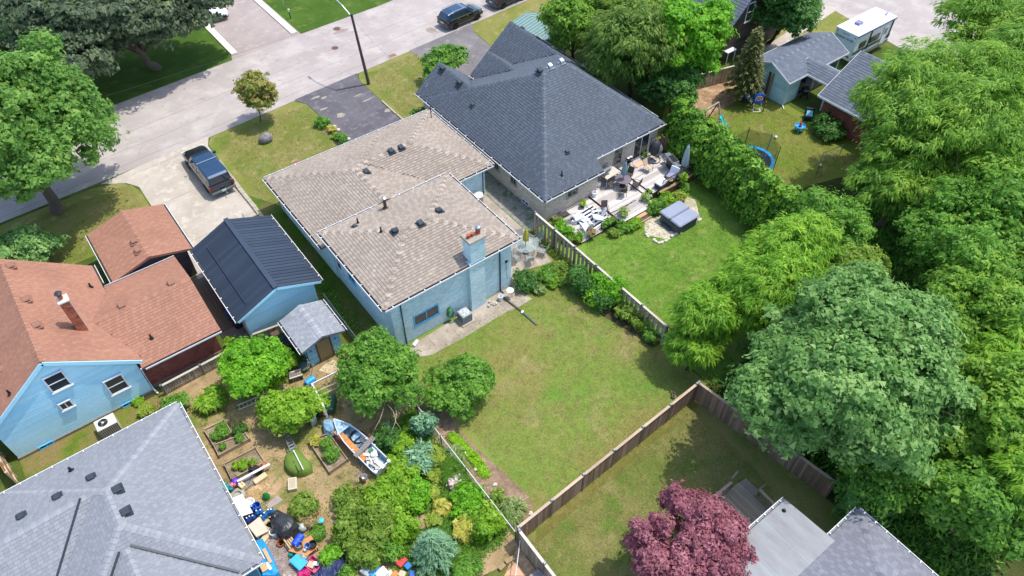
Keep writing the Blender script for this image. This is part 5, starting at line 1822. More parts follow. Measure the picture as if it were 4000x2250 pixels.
MB().lathe((0,0,.44),[(.11,0),(.11,.12),(.095,.12),(.095,.0)],14).build('collar',M('collar_grey','#9a9ea0',.4),t)


def pot(name,label,loc,r,h,mat,plant,group=None,seed=1,spread=1.0,n=90,size=.1):
    t = thing(name,label,'plant pot',loc,0,group,local=True)
    MB().lathe((0,0,0),[(r*.72,0),(r,h*.92),(r*1.08,h*.93),(r*1.08,h),(r*.92,h),(r*.9,h*.85)],16).build('pot',mat,t)
    foliage(t,'plant',[((0,0,h+r*.5*spread),(r*1.25*spread,r*1.25*spread,r*.9*spread))],n,size,plant,seed)
    return t


dark_pot = M('dark_pot','#3a3f45',.6,'#2f3338',6)
clay_pot = M('clay_pot','#8a5c43',.8,'#744a35',6)
# items are placed once foliage() exists (further down)
POTS = [(((34.27,30.54,0.60)),.2,.34,dark_pot,'lime','rounded lime green shrub in a dark pot by the deck step'),
        (((36.57,30.90,0.75)),.16,.25,M('white_pot','#d8dadc',.5),'mid','leafy plant in a white pot beside the patio door'),
        (((29.21,29.84,0.30)),.2,.3,dark_pot,'lime','lime leafed plant in a dark pot at the bungalow wall'),
        (((30.83,27.13,0.50)),.3,.3,MATS['galvanised'],'olive','bushy plant in a wide grey basket at the deck edge'),
        (((26.61,27.35,0.30)),.34,.4,clay_pot,'bright','bright lime sweet potato vine in a barrel by the fence'),
        (((27.61,27.01,0.30)),.26,.3,M('straw_pot','#8f7f63',.8),'straw','dry straw coloured plant in a pot on the deck corner'),
        (((26.44,29.48,0.30)),.34,.38,clay_pot,'olive','olive leafed plant in a round pot behind the grey fence'),
        (((33.36,27.38,0.40)),.28,.2,MATS['galvanised'],'olive','loose grey green plant in a low bowl near the deck stairs'),
        (((34.04,27.91,0.62)),.12,.16,dark_pot,'bright','small yellow green succulent pot on the deck step'),
        (((34.04,27.63,0.62)),.12,.16,dark_pot,'bright','second small yellow succulent pot on the deck step')]
# white pot and lamp parts by the wall
X,Y,Z = (30.60,30.11,0.60)
MB().lathe((X,Y,.38),[(.16,0),(.2,.3),(.22,.3),(.22,.36),(.17,.36),(.16,.2)],14).top('urn',white_plastic,'white urn with dark soil against the bungalow corner','urn')
# adirondack chairs
def adirondack(label,loc,rz,slats=M('white_paint_wood','#eef0f2',.5,'#e0e3e6',4)):
    t = thing('adirondack_chair',label,'chair',loc,rz,'white adirondack chairs on the low deck',local=True)
    for k in range(6):
        MB().box((0,.25 - k*.1,.38 - k*.025),(.52,.09,.022),rx=.24).build('seat_slat',slats,t)
    for k in range(5):
        x = -.22+k*.11
        h = .78 - .05*(k - 2) ** 2
        MB().box((x,-.38 - h*.16,.34+h/2),(.1,.022,h),rx=.34).build('back_slat',slats,t)
    for s_ in (-1,1):
        MB().box((s_*.34,-.02,.58),(.13,.72,.025)).build('armrest',slats,t)
        MB().box((s_*.3,.27,.29),(.03,.09,.58)).build('front_leg',slats,t)
        MB().beam((s_*.27,.3,.36),(s_*.27,-.62,.06),.03,.12).build('rear_leg',slats,t)
    return t


X,Y,Z = (27.79,29.08,0.50)
adirondack('white adirondack chair with its back to the bungalow wall',(X+.2,Y - .2,.22),math.radians(-120))
X,Y,Z = (29.07,28.10,0.50)
adirondack('white adirondack chair on the striped rug',(X,Y,.22),math.radians(60))
X,Y,Z = (27.79,27.81,0.45)
adirondack('white adirondack chair with its back to the lush lawn',(X,Y,.22),math.radians(-8))
X,Y,Z = (28.11,28.40,0.40)
t = thing('low_table','small white square table among the adirondack chairs','table',(X,Y,.22),.2,local=True)
MB().rbox((0,0,.42),(.55,.55,.03),.02).build('table_top',white_plastic,t)
for sx in (-.23,.23):
    for sy in (-.23,.23):
        MB().box((sx,sy,.2),(.05,.05,.4)).build('leg',white_plastic,t)
# striped rug: alternating bands as pieces
X,Y,Z = (28.90,28.17,0.22)
t = thing('striped_rug','black and white striped outdoor rug on the low deck','rug',(28.75,28.5,.222),math.radians(3),local=True)
blk = M('rug_black','#24242c',.95)
wht = M('rug_white','#e4e5ea',.95)
for k in range(13):
    MB().box((0,-.96+k*.16,.006),(2.3,.158,.01)).build('stripe',blk if k % 2 else wht,t)
fr_ = MB()
for k in range(14):
    fr_.box((-1.18,-.98+k*.15,.006),(.08,.06,.008))
fr_.build('fringe',wht,t)
# black sunbed folded against wall
X,Y,Z = (27.90,29.63,0.30)
t = thing('folding_lounger','black folded lounger lying along the bungalow wall','lounger',(27.2,29.95,.22),0,local=True)
for s_ in (-.25,.25):
    MB().tube([(-.7,s_,.02),(0,s_,.2),(.7,s_,.05)],.018,6).build('side_rail',blackpipe,t)
MB().box((-.3,0,.12),(.75,.46,.015),ry=-.2).build('sling',dark_wicker,t)
MB().box((.35,0,.13),(.7,.46,.015),ry=.2).build('sling',dark_wicker,t)
# cable across the deck
pts = [(29.41,29.65,0.26),(29.51,29.02,0.26),(29.57,28.42,0.26),(30.00,27.96,0.42),(30.79,27.82,0.42),(31.74,27.83,0.42),(32.57,27.77,0.42),(32.75,27.78,0.42),(32.59,27.94,0.42),(31.95,27.77,0.42),(30.11,27.51,0.42),(29.39,27.56,0.26),(28.63,27.43,0.26),(28.03,27.27,0.26)]
MB().tube(pts,.018,5).top('extension_cable',blackpipe,'black extension cable trailing over the deck boards','cable')
# planter box
X,Y,Z = (29.37,26.90,0.30)
t = thing('planter_box','long dark planter box full of leaves at the deck edge','planter',(29.35,27.1,.2),0,local=True)
for s_ in (-1,1):
    MB().box((0,s_*.15,.18),(1.3,.03,.34)).build('side',dark_pot,t)
    MB().box((s_*.64,0,.18),(.03,.27,.34)).build('end',dark_pot,t)
MB().box((0,0,.28),(1.24,.26,.02)).build('soil',soil,t)
PLANTER = t
# egg swing chair
X,Y,Z = (37.01,30.36,0.62)
t = thing('egg_swing_chair','dark covered egg swing chair on a round base frame','chair',(X,Y,.62),0,local=True)
MB().tube([(.55*math.cos(a),.55*math.sin(a),.03) for a in [i*PI/10 for i in range(20)]],.03,6,True).build('base_ring',blackpipe,t)
MB().tube([(0,-.3,.03),(0,.5,.05),(.05,.62,.8),(.05,.55,1.7),(.03,.25,1.98),(0,.0,1.9)],.03,6).build('stand',blackpipe,t)
MB().blob((0,-.02,1.15),(.5,.42,.72),14,10,.04,3).build('covered_pod',M('cover_black','#2a2d31',.6,'#3a3e43',3,bump=.3),t,smooth=True)
MB().blob((.17,-.3,1.05),(.3,.2,.5),10,8,.04,5).build('cushion',M('cover_grey','#7f868d',.7),t,smooth=True)
X,Y,Z = (35.64,29.57,1.05)
patio_chair('footstool_chair','dark framed chair with beige cushion on the upper deck',(X,Y,.62),PI+.1,dark_wicker,beige_cush)
X,Y,Z = (35.70,30.61,0.65)
MB().rbox((X,Y,.66),(.95,.5,.08),.05,.08).top('floor_cushion',M('peach_cushion','#d6b59a',.9,'#c6a58a',6),'peach coloured cushion lying on the upper deck by the wall','cushion')
# barbecue
X,Y,Z = (37.39,28.73,0.80)
t = thing('barbecue','steel gas barbecue with open lid at the deck fence','grill',(X,Y,.62),math.radians(-105),local=True)
steel = M('steel','#b9bfc3',.3,'#a1a7ab',4,metal=.7)
MB().rbox((0,0,.42),(.95,.5,.75),.03).build('cabinet',M('bbq_black','#26292d',.4),t)
for s_ in (-1,1):
    MB().box((s_*.22,.26,.42),(.4,.02,.62)).build('cabinet_door',M('bbq_dark','#33373c',.35),t)
    MB().rbox((s_*.7,0,.82),(.42,.46,.06),.03).build('side_shelf',steel,t)
MB().rbox((0,0,.86),(1.0,.54,.14),.03).build('firebox',steel,t)
MB().box((0,0,.94),(.84,.42,.02)).build('grate',blackpipe,t)
MB().add([(-.48,-.26,.92),(.48,-.26,.92),(.48,-.5,1.3),(-.48,-.5,1.3),(-.48,-.33,.9),(.48,-.33,.9),(.48,-.56,1.24),(-.48,-.56,1.24)],[(0,1,2,3),(7,6,5,4),(0,4,5,1),(1,5,6,2),(2,6,7,3),(3,7,4,0)]).build('lid',steel,t)
MB().tube([(-.35,-.6,1.12),(.35,-.6,1.12)],.02,6).build('handle',chrome,t)
X,Y,Z = (37.82,27.85,0.70)
closed_parasol('parasol','closed pale grey parasol between barbecue and cedar hedge',(X,Y,.62),2.5,M('pale_fabric','#aebcbd',.85,'#93a3a5',3),galv,.26,.55,lean=(.1,.1))


def lounge_seat(name,label,loc,rz,cushm):
    t = thing(name,label,'chair',loc,rz,'cushioned deck seats',local=True)
    MB().rbox((0,0,.2),(.78,.74,.3),.03).build('frame',dark_wicker,t)
    for s_ in (-1,1):
        MB().rbox((s_*.38,0,.42),(.08,.74,.25),.02).build('armrest',dark_wicker,t)
    MB().rbox((0,.03,.42),(.66,.66,.14),.05).build('seat_cushion',cushm,t)
    MB().add([(-.33,-.26,.48),(.33,-.26,.48),(.33,-.44,.98),(-.33,-.44,.98),(-.33,-.4,.45),(.33,-.4,.45),(.33,-.56,.95),(-.33,-.56,.95)],[(0,1,2,3),(7,6,5,4),(0,4,5,1),(1,5,6,2),(2,6,7,3),(3,7,4,0)]).build('back_cushion',white_cush,t)
    return t


X,Y,Z = (36.31,27.74,0.80)
lounge_seat('deck_armchair','dark wicker armchair with grey seat and white back cushion',(X,Y,.62),math.radians(105),M('grey_seat','#8d90a6',.9,'#7d8096',6))
X,Y,Z = (35.10,27.63,0.95)
t = thing('deck_sofa','dark wicker seat with white top cushion by the railing','chair',(X,Y,.62),.1,group='cushioned deck seats',local=True)
MB().rbox((0,0,.25),(.9,.6,.4),.03).build('frame',dark_wicker,t)
MB().rbox((0,0,.51),(.92,.62,.12),.05).build('seat_cushion',white_cush,t)
X,Y,Z = (35.58,27.54,0.90)
round_table('side_table','small round table between the cushioned seats',(X+.25,Y - .1,.62),.25,.5,tan_wood,dark_wicker)
# plant stand with white lanterns by the wall
X,Y,Z = (34.98,31.04,0.70)
t = thing('plant_stand','black wire plant stand with white bowls at the bungalow wall','stand',(X,Y,.4),0,local=True)
for sx in (-.25,.25):
    for sy in (-.15,.15):
        MB().cyl((sx,sy,0),(sx,sy,.9),.012,n=5).build('leg',blackpipe,t)
for z in (.2,.55,.88):
    MB().box((0,0,z),(.52,.32,.012)).build('shelf',blackpipe,t)
for sx,z in ((-.12,.9),(.15,.9),(.05,.21)):
    MB().lathe((sx,0,z),[(.06,0),(.13,.09),(.13,.1),(.05,.03)],12).build('bowl',white_plastic,t)

# hot tub
X,Y,Z = (33.3,24.55,0)
paving = ground_mat('tub_paving',['#c9bba8',('#b5a793',.8,.5,.1),('#d6cab9',2,.58,.08)],fine=.12,bump=.1)
sheet('patio',[(32.14,26.18,0),(31.29,25.31,0),(31.20,24.67,0),(31.80,23.79,0),(32.33,23.64,0),(33.11,23.74,0),(35.32,23.59,0),(36.19,24.67,0),(36.70,25.42,0),(36.52,25.94,0),(36.62,26.45,0),(35.25,26.52,0),(33.34,25.73,0)],.016,paving)
t = thing('hot_tub','grey hot tub with split padded cover on stone paving','hot tub',(33.85,24.45,.02),0,local=True)
MB().rbox((0,0,.4),(2.05,2.05,.8),.3,seg=5).build('cabinet',M('tub_grey','#4f585c',.6,'#454d51',4),t)
for k in range(36):
    pass
cov = M('tub_cover','#8f95a6',.5,'#838a9b',2)
for s_ in (-1,1):
    c = MB().rbox((0,s_*.54,.86),(2.12,1.04,.12),.12,seg=4).build('cover_half',cov,t)
MB().box((-1.0,-.03,.8),(.04,.3,.2)).box((1.03,.1,.75),(.03,.1,.3)).build('strap',MATS['tub_grey'],t)
for k in range(16):
    for s_ in (-1,1):
        MB().box((-.66+k*.088,s_*1.027,.4),(.012,.01,.72)).build('panel_groove',blackpipe,t)
for k in range(14):
    MB().box((-1.027,-.6+k*.092,.4),(.01,.012,.72)).build('panel_groove',blackpipe,t)
X,Y,Z = (32.81,24.59,0)
t = thing('tub_steps','two dark plastic steps in front of the hot tub','steps',(X+.1,Y,.02),math.radians(0),local=True)
for k in range(2):
    s_ = MB().rbox((.32*k - .1,0,.1+.1*k),(.34,.95,.2+.2*k),.05).build('step',M('step_dark','#4a5054',.6),t)
    MB().rbox((.32*k - .1,0,.21+.2*k),(.26,.86,.015),.04).build('tread',M('step_tread','#3a3f43',.8),s_)
q = random.Random(3)
for i,p in enumerate(((31.06,24.87,0),(30.99,24.66,0),(31.09,24.15,0),(31.08,23.94,0),(31.15,23.71,0),(31.36,23.62,0),(31.71,23.56,0),(31.98,23.56,0),(32.42,23.66,0),(32.62,23.63,0),(32.89,23.60,0),(33.15,23.51,0),(35.18,23.60,0),(35.33,23.63,0))):
    MB().blob((p[0],p[1],.06),(q.uniform(.12,.2),q.uniform(.1,.16),.1),9,6,.12,i,.3).top('edging_stone',M('pale_stone','#cfc7ba',.85,'#b5ac9e',6),'pale rounded edging stone beside the hot tub paving','stone','edging stones by the hot tub',smooth=True)

# ---------------------------------------------------------------- glass table set on the patio
clear = bpy.data.materials.new('table_glass')
clear.use_nodes = True
b_ = clear.node_tree.nodes['Principled BSDF']
b_.inputs['Base Color'].default_value = (.38,.5,.48,1)
b_.inputs['Roughness'].default_value = .12
b_.inputs['Specular IOR Level'].default_value = .25
b_.inputs['Alpha'].default_value = .28
MATS['table_glass'] = clear
green_frame = M('grey_green_frame','#7c8b86',.5,'#6b7a75',6)
mesh_sling = bpy.data.materials.new('mesh_sling')
mesh_sling.use_nodes = True
b_ = mesh_sling.node_tree.nodes['Principled BSDF']
b_.inputs['Base Color'].default_value = (.3,.33,.31,1)
b_.inputs['Alpha'].default_value = .55
X,Y,Z = (23.05,28.75,.02)
round_table('patio_table','oval clear glass table on the concrete patio',(X,Y,.02),.75,.72,clear,green_frame,sx=1.15)
closed_parasol('parasol','closed yellow parasol standing in the glass patio table',(X - .1,Y,.02),2.35,M('yellow_fabric','#c9b94a',.85,'#a89a35',3),blackpipe,.2,1.2)
for k,(a,lb) in enumerate(((.2,'on the fence side of'),(1.3,'on the walkway side of'),(2.5,'at the roof eave corner of'),(3.4,'on the blue house side of'),(4.3,'on the open patio side of'),(5.3,'on the island bed side of'))):
    patio_chair('patio_chair','grey mesh chair '+lb+' the glass patio table',(X+1.25*math.cos(a),Y+1.05*math.sin(a),.02),a+PI/2,green_frame,mesh_sling,'mesh chairs at the glass patio table')

# ---------------------------------------------------------------- against the brick house
X,Y,Z = (15.59,26.11,0)
t = thing('air_conditioner','grey square air conditioner unit on a pad by the blue wall','air conditioner',(16.0,26.25,.02),0,local=True)
MB().box((0,0,.04),(.95,.95,.08)).build('pad',M('pad_concrete','#b3a898',.9),t)
acg = M('ac_grey','#9aa0a1',.5,'#878d8e',6)
MB().rbox((0,0,.44),(.74,.74,.72),.05).build('casing',acg,t)
for sx,sy,rz in ((0,-.375,0),(-.375,0,PI/2)):
    for k in range(9):
        off = -.3+k*.075
        MB().box((off if sx == 0 else sx,off if sx else sy,.44),(.02,.012,.62),rz).build('grille_bar',M('ac_dark','#5d6365',.6),t)
MB().lathe((0,0,.8),[(.32,0),(.32,.015),(.29,.015),(.29,.005)],24).build('fan_ring',M('ac_light','#c6cbcc',.4),t)
MB().lathe((0,0,.795),[(.28,0),(.28,.008)],24).build('fan_well',blackpipe,t)
for k in range(4):
    MB().box((.14*math.cos(k*PI/2),.14*math.sin(k*PI/2),.812),(.24,.09,.008),k*PI/2,rx=.3).build('fan_blade',acg,t)
MB().lathe((0,0,.81),[(.09,0),(.08,.025)],14).build('fan_hub',MATS['ac_light'],t)
X,Y,Z = (15.3,26.85,.02)
t = thing('garden_hose','green garden hose coiled on a wall hanger and floor','hose',(15.25,26.85,.02),0,local=True)
hose = M('green_hose','#2f8a3c',.5,'#257232',6)
MB().box((0,.06,1.0),(.2,.08,.3)).build('hanger',hose,t)
for k in range(5):
    MB().tube([(.24*math.cos(a)*(1 - .04*k),-.04 - .035*k,.72+.4*math.sin(a)*(1 - .03*k)) for a in [i*PI/9 for i in range(18)]],.022,5,True).build('coil',hose,t)
MB().tube([(.1,-.1,.3),(.15,-.25,.05),(-.2,-.3,.03),(-.3,-.1,.03),(.1,-.35,.03)],.02,5).build('loose_end',hose,t)
# corner downspout extension lying on the lawn
t = thing('drain_pipe','long dark drain pipe lying from house corner onto the lawn','pipe',(19.17,26.56,0))
MB().tube([(19.08,26.44,0.10),(19.14,26.20,0.08),(19.36,24.52,0.06)],.06,7).build('pipe',M('pipe_brown','#4a4a46',.6),t)
MB().tube([(19.36,24.52,0.06),(19.40,23.93,0.05),(19.45,23.09,0.04)],.075,7).build('flexible_end',M('pipe_green','#59665a',.7),t)
X,Y,Z = (19.36,24.48,0.10)
MB().box((X,Y,.1),(.2,.12,.1),.4).build('coupling',white_plastic,t)
X,Y,Z = (18.91,26.24,0)
t = thing('bucket','white plastic bucket by the brick house corner','bucket',(X,Y,.02),0,local=True)
MB().lathe((0,0,0),[(.13,0),(.16,.36),(.175,.36),(.175,.39),(.15,.39),(.12,.03)],18).build('pail',white_plastic,t)
X,Y,Z = (19.52,26.00,0)
t = thing('bird_bath_stand','white bowl on a wire stand beside the bucket','stand',(X,Y,.02),0,local=True)
for k in range(3):
    a = k*2.1
    MB().tube([(.2*math.cos(a),.2*math.sin(a),0),(.08*math.cos(a),.08*math.sin(a),.35),(.18*math.cos(a),.18*math.sin(a),.68)],.012,5).build('leg',galv,t)
MB().lathe((0,0,.66),[(.08,0),(.22,.05),(.25,.1),(.23,.1),(.06,.03)],20).build('bowl',white_plastic,t)
q = random.Random(9)
for i in range(9):
    p = (18.15,26.30,0)
    MB().blob((p[0]+q.uniform(-.3,.35),p[1]+q.uniform(-.2,.25),.1),q.uniform(.06,.12),8,5,.15,i,.2).top('rubble_stone',MATS['pale_stone'],'pale rubble stone heaped by the chimney foot','stone','rubble stones by the chimney foot')
X,Y,Z = (12.37,26.51,0)
t = thing('splash_pipe','short white drain elbow lying at the house corner','pipe',(X,Y,.02),.4,local=True)
MB().lathe((0,0,0),[(.12,-.24),(.12,.24)],14).build('tube',white_plastic,t).matrix_local = Matrix.Translation((0,0,.12)) @ Matrix.Rotation(PI/2,4,'Y')
MB().lathe((0,0,0),[(.13,-.03),(.13,.03)],14).build('collar',M('collar_tan','#bfb09a',.6),t).matrix_local = Matrix.Translation((.22,0,.12)) @ Matrix.Rotation(PI/2,4,'Y')
X,Y,Z = (12.58,27.16,0)
MB().tube([(X,Y+.1,0),(X,Y+.1,.45),(X+.12,Y,.5),(X+.25,Y - .1,.0)],.02,5).top('hose_bracket',blackpipe,'bent black metal bracket at the blue wall','bracket')
X,Y,Z = (23.61,35.04,0.50)
t = thing('propane_tank','grey upright tank against the side of the brick house','tank',(23.3,35.0,.02),0,local=True)
MB().lathe((0,0,0),[(.34,0),(.38,.1),(.38,.75),(.34,.85),(.3,.86)],20).build('bin',M('bin_grey','#9a9690',.5),t)
MB().lathe((0,0,.86),[(.4,0),(.4,.06),(.25,.14),(.05,.16)],20).build('lid',M('lid_white','#d9d6cf',.5),t)

# neighbour's air conditioner by the clapboard wall
t = thing('air_conditioner','pale beige heat pump with top fan by the clapboard wall','air conditioner',(-5.0,31.9,.01),math.radians(0),local=True)
acw = M('ac_beige','#d5d0c4',.5,'#c6c1b5',5)
MB().rbox((0,0,.42),(1.1,.8,.8),.04).build('casing',acw,t)
MB().lathe((-.12,.02,.825),[(.27,0),(.27,.012)],24).build('fan_well',blackpipe,t)
for k in range(3):
    MB().box((-.12+.13*math.cos(k*2.1),.02+.13*math.sin(k*2.1),.842),(.22,.1,.008),k*2.1).build('fan_blade',M('blade','#55595c',.5),t)
MB().lathe((-.12,.02,.84),[(.07,0),(.06,.02)],12).build('fan_hub',white,t)
for k in range(10):
    MB().box((-.48+k*.107,-.405,.42),(.06,.012,.7)).build('grille_bar',M('ac_dark','#5d6365',.6),t)

# ---------------------------------------------------------------- play yard
aqua = M('aqua_plastic','#2fc6c4',.4,'#25b0ae',4)
blue_pl = M('blue_plastic','#2aa3dc',.4,'#2293c9',4)
X,Y,Z = (44.92,26.85,0.60)
t = thing('trampoline','round trampoline with blue pad and dark safety net behind the hedge','trampoline',(43.2,25.6,0),0,local=True)
R_ = 1.75
MB().lathe((0,0,.7),[(R_*.86,0),(R_*.86,.01)],32).build('mat',blackpipe,t)
vs,fs = [],[]
for i in range(32):
    a = 2*PI*i/32
    for r,z in ((R_*.85,.72),(R_,.72),(R_,.66),(R_*.85,.66)):
        vs.append((r*math.cos(a),r*math.sin(a),z))
for i in range(32):
    for j in range(4):
        fs.append((i*4+j,i*4+(j+1) % 4,((i+1) % 32)*4+(j+1) % 4,((i+1) % 32)*4+j))
mesh_obj('edge_pad',vs,fs,blue_pl,t)
net = bpy.data.materials.new('safety_net')
net.use_nodes = True
b_ = net.node_tree.nodes['Principled BSDF']
b_.inputs['Base Color'].default_value = (.03,.035,.03,1)
b_.inputs['Alpha'].default_value = .42
vs,fs = [],[]
for i in range(48):
    a = 2*PI*i/48
    dip = .22*abs(math.sin(3*a))
    vs += [(R_*math.cos(a),R_*math.sin(a),.72),(R_*.97*math.cos(a),R_*.97*math.sin(a),2.35 - dip)]
for i in range(48):
    j = (i+1) % 48
    fs.append((2*i,2*j,2*j+1,2*i+1))
mesh_obj('safety_net',vs,fs,net,t)
for k in range(6):
    a = k*PI/3
    MB().cyl((R_*1.02*math.cos(a),R_*1.02*math.sin(a),0),(R_*1.02*math.cos(a),R_*1.02*math.sin(a),2.45),.03,n=6).build('net_pole',blackpipe if k % 2 else blue_pl,t)
# slide with swing frame
p0,p1 = V((44.77,30.54,1.30)),V((45.14,29.58,0.10))
t = thing('slide','wavy aqua plastic slide in front of the cedar hedge','slide',(p1.x,p1.y,0))
d = (p1 - p0)
side = V(d.y,-d.x,0).normalized()
for s_ in (-1,1):
    MB().tube([p0+d*k/6+side*.22*s_+V(0,0,.12+.08*math.sin(k*2)) for k in range(7)],.035,6).build('side_rail',aqua,t)
vs,fs = [],[]
for k in range(9):
    c = p0+d*k/8+V(0,0,.08*math.sin(k*1.5))
    vs += [c - side*.2,c+side*.2,c - side*.2 - V(0,0,.03),c+side*.2 - V(0,0,.03)]
for k in range(8):
    fs += [(4*k,4*k+1,4*k+5,4*k+4),(4*k+2,4*k+6,4*k+7,4*k+3)]
mesh_obj('chute',vs,fs,aqua,t)
for s_ in (-1,1):
    MB().cyl(V(p0.x,p0.y,0)+side*.25*s_,p0+side*.25*s_+V(0,0,.3),.03,n=6).build('ladder_post',MATS['galvanised'],t)
for k in range(4):
    MB().cyl(V(p0.x,p0.y,.25+.28*k) - side*.25,V(p0.x,p0.y,.25+.28*k)+side*.25,.02,n=6).build('rung',MATS['galvanised'],t)
a,b = V((43.70,31.32,1.90)),V((45.49,31.47,1.90))
t = thing('swing_frame','weathered timber swing frame beside the cedar hedge','swing',(b.x,b.y,0))
MB().beam(a,b,.12,.12).build('beam',M('pale_timber','#a69a86',.9,'#8c806d',4),t)
for p in (a,b):
    for s_ in (-1,1):
        MB().beam(V(p.x,p.y+s_*.7,0),p,.09,.09).build('leg',MATS['pale_timber'],t)
X,Y,Z = (50.73,31.83,0.50)
t = thing('inflatable_pool_seat','big blue inflatable tub with yellow cushion by the garage wall','inflatable',(X,Y,0),0,local=True)
royal = M('royal_blue_vinyl','#1d63d8',.3,'#1755c0',3)
MB().lathe((0,0,0),[(.8,0),(.95,.2),(.98,.5),(.92,.8),(.78,.9),(.6,.8),(.1,.72)],24).build('tub',royal,t,smooth=True)
MB().rbox((.45,.3,.95),(.8,.5,.22),.1,-.4).build('cushion',M('mustard','#b7b02c',.7,'#a29b25',6),t)
X,Y,Z = (49.66,30.48,0.50)
t = thing('target_stand','blue archery target with red rings on a white tube stand','target',(X,Y,0),math.radians(-35),local=True)
MB().box((0,0,1.1),(.75,.1,.85),rx=-.15).build('board',royal,t)
for r,c,o_ in ((.33,'#eef0f2',.058),(.25,'#c22038',.064),(.16,'#eef0f2',.07),(.09,'#c22038',.076)):
    ob = MB().lathe((0,0,0),[(r,0),(r,.006)],24).build('ring',M('ring_'+c[1:],c,.5),t)
    ob.matrix_local = Matrix.Translation((0,-o_ - .01,1.1)) @ Matrix.Rotation(PI/2,4,'X')
for s_ in (-1,1):
    MB().tube([(s_*.3,0,1.0),(s_*.32,-.35,.03),(s_*.32,.1,.03)],.028,6).build('leg',white_plastic,t)
MB().tube([(-.32,-.35,.03),(.32,-.35,.03)],.028,6).build('foot_bar',white_plastic,t)
X,Y,Z = (49.77,29.83,0)
t = thing('toy_stand','thin weathered stick figure stand on the play lawn','toy',(X,Y,0),0,local=True)
for a,b in (((-.2,0,0),(0,0,.55)),((.2,.1,0),(0,0,.55)),((0,0,.5),(.05,0,.95)),((-.25,0,.7),(.3,0,.65))):
    MB().cyl(a,b,.03,n=6).build('stick',M('stick_brown','#6d5c44',.9),t)
MB().blob((.06,0,1.03),.1,8,6).build('knob',MATS['stick_brown'],t)
X,Y,Z = (50.03,26.21,0.30)
t = thing('water_table','blue toy water table with red tower','toy',(X,Y,0),0,local=True)
MB().lathe((0,0,.42),[(.3,0),(.42,.06),(.44,.18),(.4,.18),(.36,.08)],20).build('basin',blue_pl,t)
for k in range(4):
    a = k*PI/2+.5
    MB().box((.32*math.cos(a),.32*math.sin(a),.22),(.1,.1,.44),a).build('leg',M('teal_leg','#2bb3c0',.4),t)
MB().lathe((0,0,.5),[(.12,0),(.1,.2),(.14,.22),(.05,.42)],10).build('tower',M('toy_red','#d8405f',.4),t)
X,Y,Z = (52.08,26.84,0.40)
t = thing('outdoor_armchair','dark armchair with aqua towel by the brick wall','chair',(X,Y,0),2.2,local=True)
MB().rbox((0,0,.25),(.75,.75,.4),.06).build('seat',M('black_seat','#2b2d30',.7),t)
MB().rbox((0,-.35,.6),(.75,.2,.6),.06).build('backrest',MATS['black_seat'],t)
MB().box((0,-.1,.62),(.5,.7,.04),rx=-.6).build('towel',M('aqua_towel','#7cc3d6',.9),t)
X,Y,Z = (54.55,29.25,0.40)
t = thing('pram','black pushchair under the edge of the open garage','pushchair',(X,Y,.02),-.8,local=True)
MB().rbox((0,0,.55),(.5,.9,.35),.1).build('seat',M('black_seat','#2b2d30',.7),t)
MB().blob((0,-.3,.9),(.3,.35,.3),12,8,.02).build('hood',MATS['black_seat'],t,smooth=True)
for sx in (-.3,.3):
    for sy in (-.35,.4):
        ob = MB().lathe((0,0,0),[(.14,-.03),(.14,.03)],14).build('wheel',tyre_m,t)
        ob.matrix_local = Matrix.Translation((sx,sy,.14)) @ Matrix.Rotation(PI/2,4,'Y')
MB().tube([(-.25,-.45,.6),(-.25,-.8,1.05),(.25,-.8,1.05),(.25,-.45,.6)],.02,6).build('handle',galv,t)
for k,(p,lb) in enumerate((((47.73,26.74,0),'pale football on the play lawn'),((47.57,22.19,0),'white ball at the play yard fence'))):
    MB().blob((p[0],p[1],.14),.13,12,8).top('ball',white_plastic,lb,'ball',smooth=True)
for k,dx in enumerate((0,.35)):
    MB().beam((51.45,30.9+dx*.5,0),(51.9,31.1+dx,2.4),.22,.04,up=(1,0,0)).top('leaning_plank',brown_wood if k else tan_wood,('pale' if k == 0 else 'brown')+' plank leaning against the pale blue garage','plank')
t = thing('picnic_bench','grey picnic bench in the open garage bay','bench',(57.0,30.8,.06),0,local=True)
MB().box((0,0,.72),(1.6,.7,.05)).build('top',M('bench_grey','#5d5a5c',.8),t)
for sx in (-.6,.6):
    MB().box((sx,0,.36),(.08,.6,.7)).build('leg',MATS['bench_grey'],t)

# deck at the lower right
t = thing('wooden_deck','small weathered deck with railings under the purple tree','deck',(19,6.3,0))
pf = MB().box((18.5,6.35,.25),(5.2,2.4,.44)).build('platform',dark_frame,t)
for i in range(36):
    MB().box((15.95+i*.145,6.35,.485),(.13,2.5,.032)).build('board',tone_mat('old_deck_board',['#857a6d','#948979','#a39784'],.9,14,.12),pf,tone=rnd.random())
rw_ = tone_mat('rail_wood',['#8a7f70','#988d7e'],.9)
for a,b in (((21.1,5.2,1.35),(21.15,6.5,1.35)),((18.2,7.65,1.35),(20.3,7.65,1.35))):
    a,b = V(a),V(b)
    r = MB().beam(a,b,.15,.05).build('hand_rail',rw_,t,tone=.9)
    MB().beam(a - V(0,0,.75),b - V(0,0,.75),.05,.08).build('lower_rail',rw_,r,tone=.4)
    n_ = int((b - a).length/.2)
    for i in range(n_+1):
        c = a+(b - a)*i/n_
        MB().box((c.x,c.y,.92),(.05,.05,.85)).build('baluster',rw_,r,tone=rnd.random())
for i in range(2):
    MB().box((21.35+i*.28,7.1,.3 - .15*i),(.3,1.0,.04)).build('tread',rw_,t,tone=rnd.random())
MB().beam((20.6,7.85,1.1),(21.4,8.0,.75),.1,.06).beam((21.5,6.55,1.1),(21.95,6.6,.75),.1,.06).build('stair_rail',rw_,t,tone=.8)
